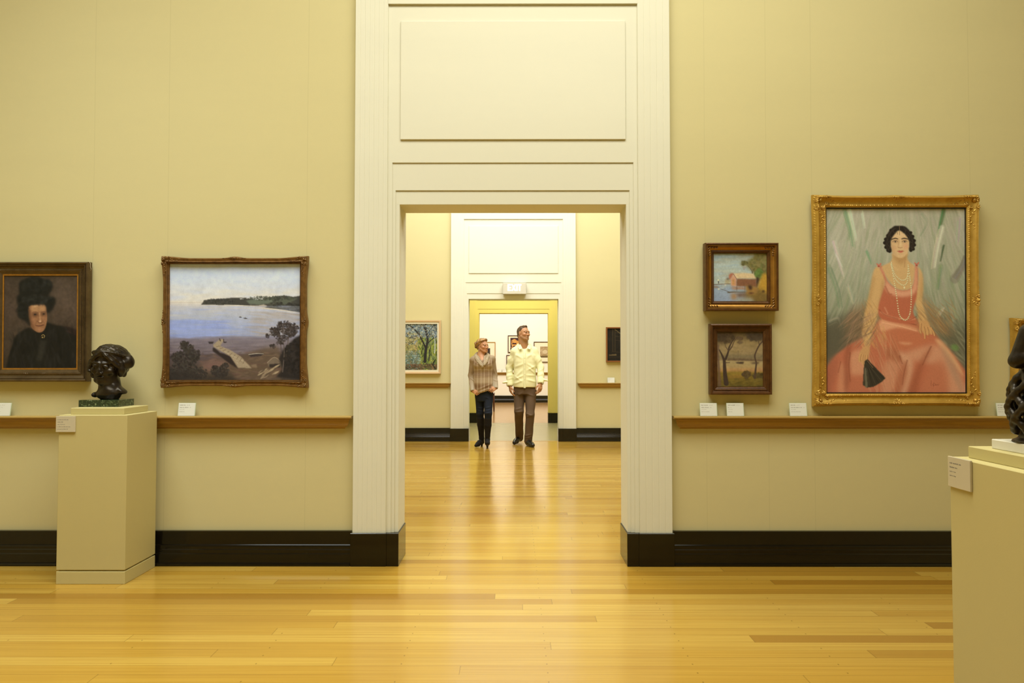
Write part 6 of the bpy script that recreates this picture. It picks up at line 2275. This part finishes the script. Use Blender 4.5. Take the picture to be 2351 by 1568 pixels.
skin_obj(S, 'body', M_SKIN, wom, base, wom_skin)
S = SDF(hc - 0.19, hc + 0.17, 0.003)
L = lambda x, y, z: hc + HR @ (np.array([x, y, z]) * HS)
S.ell(L(0, -0.022, 0.034), np.array((0.082, 0.101, 0.090)) * HS, 0.01, HR)
S.ell(L(0, 0.035, 0.096), np.array((0.056, 0.046, 0.024)) * HS, 0.02, HR)
S.plane(L(0, 0.066, 0.078), HR @ np.array([0, 0.76, -0.65]), k=0.006)
S.plane(L(0, 0, -0.050), HR @ np.array([0, 0.45, -1.0]), k=0.006)
for s_ in (-1, 1):
    S.ell(L(s_ * 0.078, 0.062, -0.005), np.array((0.06, 0.048, 0.066)) * HS, 0.006, HR, '-')
    S.ell(L(s_ * 0.085, -0.008, -0.030), np.array((0.02, 0.022, 0.034)) * HS, 0.004, HR, '-')
    S.chain([L(s_ * 0.03, 0.072, 0.092), L(s_ * 0.062, 0.03, 0.082), L(s_ * 0.078, -0.02, 0.05), L(s_ * 0.06, -0.08, 0.02)], [0.012 * HS, 0.016 * HS, 0.016 * HS, 0.02 * HS], 0.008)
for i in range(9):
    a = math.radians(-70 + 17.5 * i)
    S.ell(L(0.058 * math.sin(a), 0.058 - 0.02 * (1 - math.cos(a)), 0.100 - 0.035 * (1 - math.cos(a))), np.array((0.013, 0.018, 0.014)) * HS, 0.004, HR @ rotm(0, 0, a))
for dx, dy, dz, r in ((0, -0.125, 0.02, 0.042), (0.022, -0.130, 0.045, 0.026), (-0.024, -0.128, 0.042, 0.026), (0.015, -0.14, -0.008, 0.026), (-0.018, -0.14, 0.0, 0.026), (0, -0.10, -0.03, 0.03)):
    S.ell(L(dx, dy, dz), np.array((r, r * 0.8, r)) * HS, 0.006, HR)
nzh = stretch_noise(13, 30, 80, 200)
S.field(lambda X, Y, Z: 0.0026 * nzh(X, Y, Z))


def wom_hair(V):
    c = np.tile(np.array((0.30, 0.165, 0.055)), (len(V), 1))
    return np.clip(c * (1 + 0.38 * nzh(V[:, 0], V[:, 1], V[:, 2]))[:, None], 0.05, 0.8)


skin_obj(S, 'hair', M_HAIRV, wom, base, wom_hair, 0)
b = MB()
for s_ in (-1, 1):
    p0 = L(s_ * 0.076, -0.004, -0.042)
    b = MB()
    b.ball(p0 + np.array([0, 0, -0.010]), 0.0055, 8, 6)
    b.ball(p0 + np.array([0, 0, -0.024]), (0.005, 0.005, 0.010), 8, 6)
    b.build('earring', M_METAL, wom, True, off=base)
# knitted tunic
S = SDF(np.array([-0.36, -0.30, 0.60]) + base, np.array([0.36, 0.30, 1.52]) + base, 0.0042)
rows = []
for zy, xl, xr, b_, dy in ((905, 240, 462, 0.122, -0.01), (850, 230, 464, 0.126, -0.012), (780, 226, 462, 0.124, -0.012), (720, 230, 450, 0.116, -0.006), (660, 234, 442, 0.110, 0.0), (590, 226, 448, 0.120, -0.012), (530, 220, 452, 0.110, 0.0),
                           (496, 232, 436, 0.090, 0.012), (464, 260, 400, 0.070, 0.018)):
    a, c = Q(xl, zy, YF), Q(xr, zy, YF)
    rows.append((a[2], (a[0] + c[0]) / 2, YF + dy, (c[0] - a[0]) / 2, b_))
S.loft(rows, 0.01)
for s_ in (-1, 1):
    q = Q(338 + s_ * 55, 575, YF - 0.075)
    S.ell(q, (0.058, 0.05, 0.055), 0.03)
for sh, el, wr in ((shR, elR, wrR), (shL, elL, wrL)):
    m = sh * 0.5 + nb * 0.5
    sd = -1 if sh[0] < nb[0] else 1
    S.cone(Q(320 + sd * 50, 462, YF + 0.03), sh * 0.85 + nb * 0.15 + np.array([0, 0, 0.012]), 0.034, 0.036, 0.03)
    S.chain([m + np.array([0, 0, -0.03]), sh, el, el * 0.03 + wr * 0.97], [0.052, 0.049, 0.041, 0.037], 0.022)
# slanting hem pulled down by her right hand
h0, h1 = Q(255, 905, YF - 0.1), Q(440, 850, YF - 0.1)
S.plane((h0 + h1) / 2 + np.array([0, 0, -0.006]), (h1[2] - h0[2], 0, -(h1[0] - h0[0])), k=0.004)
# keep the sleeves whole below the hem line
for el, wr in ((elR, wrR), (elL, wrL)):
    S.chain([el * 0.5 + wr * 0.5, el * 0.03 + wr * 0.97], [0.043, 0.039], 0.006)
    S.cone(el * 0.12 + wr * 0.88, wr + (wr - el) * 0.4, 0.031, 0.031, 0.003, '-')
wz = lambda x, y: (Q(x, y, YF - 0.1)[0], Q(x, y, YF - 0.1)[2])
sg = [(wz(240, 640 + 17 * i), wz(440, 634 + 17 * i), 0.007, 0.0032) for i in range(5)]
sg += [(wz(270, 860), wz(440, 790), 0.012, 0.007), (wz(280, 890), wz(440, 830), 0.010, 0.007), (wz(200, 600), wz(228, 720), 0.01, 0.005), (wz(185, 720), wz(235, 760), 0.008, 0.006), (wz(455, 620), wz(490, 720), 0.01, 0.005), (wz(450, 740), wz(495, 760), 0.008, 0.006),
       (wz(245, 545), wz(330, 590), 0.012, 0.006), (wz(440, 545), wz(350, 590), 0.012, 0.006)]
S.field(folds(sg))
nc = Q(322, 455, YF)
S.ell(nc + np.array([0, -0.005, 0.02]), (0.068, 0.066, 0.085), 0.008, None, '-')
S.cone(nc + np.array([0, -0.08, -0.01]), Q(333, 522, YF - 0.12), 0.055, 0.018, 0.008, '-')


def knit(V):
    # warm brown check: pale vertical stripes, banded heather tones across
    x0 = Q(338, 600, YF - 0.1)[0]
    k = 0.00137 * 1.0
    zpx = (829 - 720) * 4.9 + (EYE - V[:, 2]) * FPX / (YF - 0.08) * 4.9      # photograph row of each point, a height on the cloth
    u = (V[:, 0] - x0) / k
    dark, mid, pale = np.array((0.20, 0.115, 0.058)), np.array((0.33, 0.24, 0.14)), np.array((0.62, 0.53, 0.39))
    band = 0.5 + 0.5 * np.sin((zpx - 600) / 140 * 2 * math.pi + 1.2)
    c = dark + (mid - dark) * np.clip(band * 1.2, 0, 1)[:, None]
    arm = (np.abs(u) > 112 - 0.03 * (zpx - 480))
    lo_arm = np.clip((zpx - 700) / 150, 0, 1)
    c = np.where(arm[:, None], (mid * 0.9)[None, :] * (1 - lo_arm[:, None]) + (pale * 0.62)[None, :] * lo_arm[:, None], c)
    st = np.zeros(len(V))
    for sx, w_, a in ((-94, 4, .45), (-60, 5, .55), (-20, 4, .8), (14, 4, .8), (62, 5, .55), (92, 4, .5), (-3, 8, .15)):
        st = np.maximum(st, a * np.exp(-((u - sx) / w_) ** 2))
    st = np.where(arm, 0.35 * (0.5 + 0.5 * np.sin(u * 0.55)) * lo_arm, st)
    rib = 0.35 * np.exp(-((zpx - 676) / 34) ** 2) * (0.5 + 0.5 * np.sin(zpx / 17 * 2 * math.pi))
    st = np.maximum(st, np.where(arm, 0, rib))
    st = st * 0.72
    c = c * (1 - st[:, None]) + pale * st[:, None]
    yoke = np.clip((560 - zpx) / 60, 0, 1) * ~arm
    c = c * (1 - 0.5 * yoke[:, None]) + np.array((0.30, 0.24, 0.15)) * 0.5 * yoke[:, None]
    return c


tunic = skin_obj(S, 'tunic', M_CLOTH, wom, base, knit)
# cowl collar: two rolled layers crossing at the front
CW = (0.36, 0.285, 0.18)
for dz, yy, rr in ((0.0, 0.0, 0.019), (-0.020, -0.014, 0.017)):
    S = SDF(np.array([-0.22, -0.28, 1.10]) + base, np.array([0.24, 0.2, 1.52]) + base, 0.004)
    pts = [Q(272, 448, YF + 0.08), Q(262, 462, YF + 0.02), Q(262, 490, YF - 0.045), Q(284, 528, YF - 0.095), Q(318, 566, YF - 0.125), Q(340, 584, YF - 0.132)]
    pts2 = [Q(372, 446, YF + 0.08), Q(388, 458, YF + 0.02), Q(392, 488, YF - 0.045), Q(378, 525, YF - 0.10), Q(352, 560, YF - 0.13), Q(325, 588, YF - 0.132)]
    o = np.array([0, yy, dz])
    for pp_ in (pts, pts2):
        S.chain([p + o for p in pp_], [rr, rr * 1.1, rr * 1.2, rr * 1.25, rr * 1.1, rr * 0.6], 0.008)
    S.chain([pts[0] + o, Q(320, 440, YF + 0.10) + o, pts2[0] + o], rr, 0.01)
    S.field(lambda X, Y, Z: 0.0012 * np.sin(420 * (Z + 0.5 * np.abs(X - nb[0]))))
    skin_obj(S, 'cowl_collar', M_CLOTH, tunic, base, flat_col(CW, 0.10, 8))
# jeans
S = SDF(np.array([-0.3, -0.3, 0.25]) + base, np.array([0.3, 0.32, 0.98]) + base, 0.0042)
rows = []
for zy, xl, xr, b_ in ((985, 262, 436, 0.10), (935, 250, 446, 0.110), (900, 250, 446, 0.112), (840, 262, 438, 0.10)):
    a, c = Q(xl, zy, YF), Q(xr, zy, YF)
    rows.append((a[2], (a[0] + c[0]) / 2, YF + 0.005, (c[0] - a[0]) / 2, b_))
S.loft(rows, 0.01)
S.chain([hipR, knR, knR * 0.6 + anR * 0.4], [0.072, 0.056, 0.046], 0.015)
S.chain([hipL, knL, knL * 0.6 + anL * 0.4], [0.074, 0.058, 0.048], 0.015)
S.field(folds([(wz(270, 1060), wz(335, 1075), 0.01, 0.006), (wz(275, 1095), wz(335, 1110), 0.01, 0.006), (wz(365, 1060), wz(430, 1050), 0.01, 0.007), (wz(362, 1090), wz(430, 1080), 0.01, 0.007), (wz(365, 1120), wz(425, 1115), 0.01, 0.006), (wz(360, 940), wz(420, 960), 0.012, 0.005)]))
skin_obj(S, 'jeans', M_CLOTH, wom, base, flat_col((0.012, 0.016, 0.026), 0.12, 10))
# knee boots: her right flat and turned out, her left landing on the heel with the toe up
for kn, an, heel, toe, ball, hh in ((knR, anR, None, (-0.080, -0.150), 0.030, 0), (knL, anL, None, (0.008, -0.155), 0.030, 1)):
    S = SDF(np.minimum(kn, an) + np.array([-0.16, -0.30, -0.14]), np.maximum(kn, an) + np.array([0.14, 0.14, 0.02]), 0.0038)
    S.chain([kn * 0.78 + an * 0.22, kn * 0.55 + an * 0.45, kn * 0.15 + an * 0.85, an], [0.056, 0.055, 0.041, 0.040], 0.01)
    if hh == 0:
        zt, zh = 0.030, 0.062
    else:
        zt, zh = 0.085, 0.066
    h_ = np.array([an[0], an[1] + 0.025, zh])
    t_ = np.array([an[0] + toe[0], an[1] + toe[1], zt])
    b_ = h_ * 0.35 + t_ * 0.65
    S.chain([an, h_], [0.040, 0.036], 0.012)
    S.chain([h_, h_ * 0.6 + t_ * 0.4 + np.array([0, 0, 0.012]), b_, t_], [0.036, 0.037, 0.036, 0.022], 0.016)
    n = np.cross(np.cross(t_ - h_, (0, 0, 1)), t_ - h_)
    n = n / np.linalg.norm(n)
    S.plane(h_ - n * 0.027, -n, k=0.003)
    V, F = S.mesh(1)
    bt = mesh_obj('boot', V, F, M_SUEDE, wom, True, off=base)
    b = MB()
    g = h_ - n * 0.022
    b.tube([g, np.array([g[0], g[1] + 0.012, 0.001])], [0.024, 0.013], 10)
    b.build('heel', M_LEATHER, bt, True, off=base)
    if hh:
        so = MB()
        m0, m1 = h_ * 0.5 + t_ * 0.5 - n * 0.0285, t_ - n * 0.0285
        side = np.cross(n, (t_ - h_) / np.linalg.norm(t_ - h_))
        V = []
        for f_, w_ in ((0, 0.026), (0.35, 0.032), (0.7, 0.028), (1.0, 0.014)):
            c_ = m0 * (1 - f_) + m1 * f_
            V += [c_ - side * w_, c_ + side * w_, c_ - side * w_ + n * 0.004, c_ + side * w_ + n * 0.004]
        F = []
        for i in range(3):
            q = i * 4
            F += [(q, q + 1, q + 5, q + 4), (q + 2, q + 6, q + 7, q + 3), (q, q + 4, q + 6, q + 2), (q + 1, q + 3, q + 7, q + 5)]
        F += [(0, 2, 3, 1), (12, 13, 15, 14)]
        mesh_obj('sole', np.array(V), F, plain('tan_sole', (0.22, 0.12, 0.05), 0.6), bt, False, off=base)
# ------------------------------------------------------------------ bronze head on green marble
tb = NT('dark_bronze')
_f = tb.noise(22, 5, 0.6)
_c = tb.ramp(_f, [(0.3, (0.014, 0.009, 0.005, 1)), (0.7, (0.034, 0.024, 0.013, 1))])
tb.bump(tb.noise(70, 4, 0.6), 0.25, 0.004)
M_BRONZE = tb.out(_c, 0.36, 0.45, 0.5)
tg = NT('green_marble')
_v = tg.noise(95, 6, 0.75)
_v2 = tg.noise(60, 5, 0.7)
_k = tg.ramp(_v, [(0.30, (0.010, 0.018, 0.009, 1)), (0.55, (0.016, 0.034, 0.014, 1)), (0.64, (0.14, 0.19, 0.08, 1)), (0.72, (0.50, 0.52, 0.36, 1))])
_k2 = tg.mix(tg.math('MULTIPLY', tg.math('SUBTRACT', _v2, 0.56, clamp=True), 6.0, clamp=True), _k, (0.35, 0.40, 0.24, 1))
M_GMARBLE = tg.out(_k2, 0.12, 0.0, 0.6, 0.3)
M_WMARBLE = plain('white_marble', (0.72, 0.70, 0.60), 0.3, var=0.05, scale=9)

SLAB = PTOP + 0.038
mx0, mx1 = PX(180, 4.195, 930), PX(271.8, 4.195, 930)
my0, my1 = 4.195, 4.368
bust = thing('bronze_bust', 'dark bronze head of a woman on a green marble block, on the left plinth', 'sculpture', ((mx0 + mx1) / 2, (my0 + my1) / 2, SLAB))
b = MB()
b.bbox(mx0 - bust.location[0], mx1 - bust.location[0], my0 - bust.location[1], my1 - bust.location[1], 0, 0.042, 0.0015)
b.build('marble_base', M_GMARBLE, bust)
YBU = 4.285
B = lambda zx, zy, dy=0.0: P(190 + zx / 8.714, 770 + zy / 8.714, YBU + dy)
hc = B(500, 598, 0.0)
BR = look(math.radians(2), math.radians(-7), math.radians(-5))
BS = 0.955
zb = SLAB + 0.042
S = SDF(np.array([hc[0] - 0.19, YBU - 0.18, zb - 0.01]), np.array([hc[0] + 0.19, YBU + 0.20, hc[2] + 0.17]), 0.0026)
head(S, hc, BR, BS, False, B(545, 1010, 0.01), False)
Lb = lambda x, y, z: hc + BR @ (np.array([x, y, z]) * BS)
# neck flaring into a ragged cut edge that tips forward
nk = B(545, 1000, 0.01)
S.cone(nk, B(540, 1130, 0.0), 0.054, 0.062, 0.03)
S.loft([(zb + 0.002, B(455, 1275)[0], YBU - 0.005, 0.022, 0.020), (zb + 0.008, B(475, 1245)[0], YBU - 0.004, 0.046, 0.036), (zb + 0.026, B(505, 1200)[0], YBU - 0.002, 0.071, 0.056), (zb + 0.040, B(525, 1165)[0], YBU + 0.002, 0.078, 0.060), (zb + 0.054, B(535, 1140)[0], YBU + 0.004, 0.070, 0.056), (zb + 0.070, B(540, 1100)[0], YBU + 0.006, 0.058, 0.053), (zb + 0.09, B(545, 1040)[0], YBU + 0.006, 0.052, 0.050)], 0.012, cap=0.006)
S.ell(B(800, 1110, 0.012), (0.026, 0.036, 0.012), 0.02, rotm(0, 0.75, 0))
S.ell(B(245, 1190, 0.0), (0.016, 0.03, 0.016), 0.014)
# hair: parted waves, band round the head, side curls, knot behind
S.ell(Lb(0, -0.024, 0.036), (0.090, 0.108, 0.094), 0.008, BR)
S.ell(Lb(0, 0.078, -0.01), (0.056, 0.05, 0.072), 0.012, BR, '-')
head(S, hc, BR, BS, False, None, False)
for s_ in (-1, 1):
    for i in range(7):
        yi = 0.066 - 0.024 * i
        q = math.sqrt(max(0.05, 1 - ((yi + 0.024) / 0.108) ** 2))
        pts = []
        for j in range(7):
            a = math.radians(88 - 17 * j)
            pts.append(Lb(s_ * 0.0885 * q * math.cos(a), yi + 0.010 * math.sin(j * 1.1) - 0.004 * j, 0.036 + 0.0925 * q * math.sin(a)))
        S.chain(pts, [0.006, 0.008, 0.009, 0.010, 0.010, 0.011, 0.012], 0.006)
    S.chain([Lb(s_ * 0.086, 0.02, 0.02), Lb(s_ * 0.094, 0.018, -0.02), Lb(s_ * 0.092, 0.012, -0.05)], [0.020, 0.022, 0.016], 0.008)
    S.ell(Lb(s_ * 0.100, 0.012, -0.030), (0.016, 0.024, 0.022), 0.008, BR)
    S.ell(Lb(s_ * 0.094, -0.02, -0.046), (0.016, 0.022, 0.024), 0.010, BR)
for s_ in (-1, 1):
    S.chain([Lb(0.002 * s_, 0.074, 0.094), Lb(s_ * 0.030, 0.080, 0.070), Lb(s_ * 0.058, 0.066, 0.040), Lb(s_ * 0.078, 0.040, 0.008)], [0.008, 0.011, 0.013, 0.015], 0.006)
    S.chain([Lb(0.002 * s_, 0.060, 0.108), Lb(s_ * 0.040, 0.064, 0.084), Lb(s_ * 0.068, 0.046, 0.052), Lb(s_ * 0.088, 0.020, 0.014)], [0.006, 0.009, 0.011, 0.013], 0.005)
S.ell(B(150, 712, -0.03), (0.017, 0.018, 0.010), 0.006)
S.ell(B(205, 790, -0.02), (0.013, 0.018, 0.020), 0.008)
bp = [Lb(0.097 * math.cos(a), -0.026 + 0.113 * math.sin(a) * 0.86, 0.058 + 0.040 * math.sin(a)) for a in np.linspace(-0.25, math.pi + 0.25, 22)]
S.chain(bp, 0.0075, 0.006)
kn = B(905, 545, 0.045)
S.ell(kn, (0.034, 0.046, 0.036), 0.014, rotm(0, 0.6, 0))
S.ell(B(930, 480, 0.04), (0.022, 0.03, 0.026), 0.010)
S.chain([B(700, 380, 0.05), B(800, 470, 0.05), B(880, 560, 0.04)], [0.05, 0.045, 0.03], 0.02)
S.ell(B(790, 650, 0.055), (0.036, 0.05, 0.040), 0.014)
nb_ = stretch_noise(31, 34, 60, 190)
S.field(lambda X, Y, Z: 0.0011 * nb_(X, Y, Z))
V, F = S.mesh(3)
mesh_obj('head', V, F, M_BRONZE, bust, True, off=np.array(bust.location))

# ------------------------------------------------------------------ openwork bronze figure on the near right plinth
SLR = PZ(1048, PRY, 2180) + 0.038
wx0, wx1, wy0, wy1 = PX(2276, 2.217, 1008), PX(2276, 2.217, 1008) + 0.25, 1.975, 2.217
sc = thing('bronze_sculpture', 'dark openwork bronze figure with crossing straps, on a white marble slab', 'sculpture', ((wx0 + wx1) / 2, (wy0 + wy1) / 2, SLR))
b = MB()
b.bbox(wx0 - sc.location[0], wx1 - sc.location[0], wy0 - sc.location[1], wy1 - sc.location[1], 0, 0.030, 0.002)
b.build('marble_base', M_WMARBLE, sc)
zs = SLR + 0.030
cx, cy = wx0 + 0.090, 2.10
S = SDF(np.array([cx - 0.15, cy - 0.14, zs - 0.006]), np.array([cx + 0.15, cy + 0.14, zs + 0.50]), 0.0034)
# flared foot
S.loft([(zs, cx, cy, 0.093, 0.085), (zs + 0.006, cx, cy, 0.093, 0.085), (zs + 0.014, cx, cy, 0.076, 0.07), (zs + 0.034, cx, cy, 0.070, 0.064), (zs + 0.050, cx, cy, 0.078, 0.068)], 0.01, cap=0.004)
rad = lambda z: float(np.interp(z, [0.03, 0.07, 0.11, 0.15, 0.19, 0.215], [0.078, 0.094, 0.100, 0.096, 0.078, 0.052]))
for k in range(8):
    for dr in (-1, 1):
        pts = []
        for i in range(11):
            z = 0.038 + 0.172 * i / 10
            a = 2 * math.pi * k / 8 + dr * i * 0.19 + 0.35
            r = rad(z) * (1.0 if dr > 0 else 0.95)
            pts.append((cx + r * math.cos(a), cy + 0.92 * r * math.sin(a), zs + z))
        S.chain(pts, [0.014, 0.012, 0.0105, 0.010, 0.010, 0.010, 0.010, 0.010, 0.011, 0.013, 0.015], 0.006)
# torso, bent arms with smooth elbows, bowed head
S.loft([(zs + 0.195, cx, cy, 0.062, 0.050), (zs + 0.25, cx, cy, 0.050, 0.040), (zs + 0.31, cx, cy, 0.066, 0.044), (zs + 0.345, cx, cy, 0.060, 0.040), (zs + 0.36, cx, cy, 0.026, 0.026)], 0.015)
for s_ in (-1, 1):
    S.chain([(cx + s_ * 0.052, cy, zs + 0.335), (cx + s_ * 0.080, cy + 0.012, zs + 0.247)], [0.024, 0.021], 0.012)
    S.chain([(cx + s_ * 0.080, cy + 0.012, zs + 0.247), (cx + s_ * 0.03, cy - 0.05, zs + 0.275)], [0.021, 0.016], 0.01)
S.cone((cx, cy, zs + 0.35), (cx, cy - 0.01, zs + 0.39), 0.024, 0.024, 0.01)
S.ell((cx, cy - 0.012, zs + 0.425), (0.034, 0.042, 0.050), 0.012)
S.ell((cx, cy + 0.03, zs + 0.435), (0.03, 0.03, 0.034), 0.012)
S.cone((cx, cy - 0.052, zs + 0.43), (cx, cy - 0.060, zs + 0.415), 0.006, 0.008, 0.008)
V, F = S.mesh(1)
mesh_obj('figure', V, F, M_BRONZE, sc, True, off=np.array(sc.location))
# ------------------------------------------------------------------ light: the laylights in the ceilings, and one added fill at the left
def laylight(name, x, y, z, sx, sy, power, col, spread=180):
    ld = bpy.data.lights.new(name, 'AREA')
    ld.shape = 'RECTANGLE'
    ld.size, ld.size_y = sx, sy
    ld.energy = power
    ld.color = col
    ld.spread = math.radians(spread)
    o = bpy.data.objects.new(name, ld)
    COL.objects.link(o)
    o.location = (x, y, z)
    return o


WARM = (1.0, 1.0, 0.88)
laylight('ceiling_laylight', 0.25, 1.95, CEIL - 0.02, 4.4, 2.2, 294, WARM, 160)
laylight('left_wall_fill', -2.9, 2.5, CEIL - 0.02, 1.8, 1.6, 62, (0.93, 1.0, 0.98), 92)  # added fill with no known source, brightens the upper left wall
laylight('ceiling_laylight_middle', 0.0, 8.4, CEIL - 0.02, 5.0, 4.4, 505, (0.98, 1.0, 1.0))
laylight('ceiling_laylight_hall', 0.0, 13.1, 3.58, 2.5, 1.4, 118, (1.0, 0.98, 0.75))
laylight('ceiling_laylight_end', 0.0, 18.6, 4.58, 5.0, 3.5, 400, (1.0, 0.98, 0.92))

w = bpy.data.worlds.new('world')
SC.world = w
w.use_nodes = True
w.node_tree.nodes['Background'].inputs[0].default_value = (0.02, 0.018, 0.012, 1)
SC.view_settings.view_transform = 'Standard'
SC.view_settings.look = 'None'
SC.view_settings.gamma = 1.0
SC.view_settings.use_curve_mapping = False
SC.view_settings.exposure = 0.0
SC.cycles.use_denoising = True
SC.cycles.use_adaptive_sampling = True
SC.cycles.adaptive_threshold = 0.06
SC.cycles.max_bounces = 6
SC.cycles.diffuse_bounces = 4
SC.cycles.glossy_bounces = 3
SC.cycles.sample_clamp_indirect = 6.0
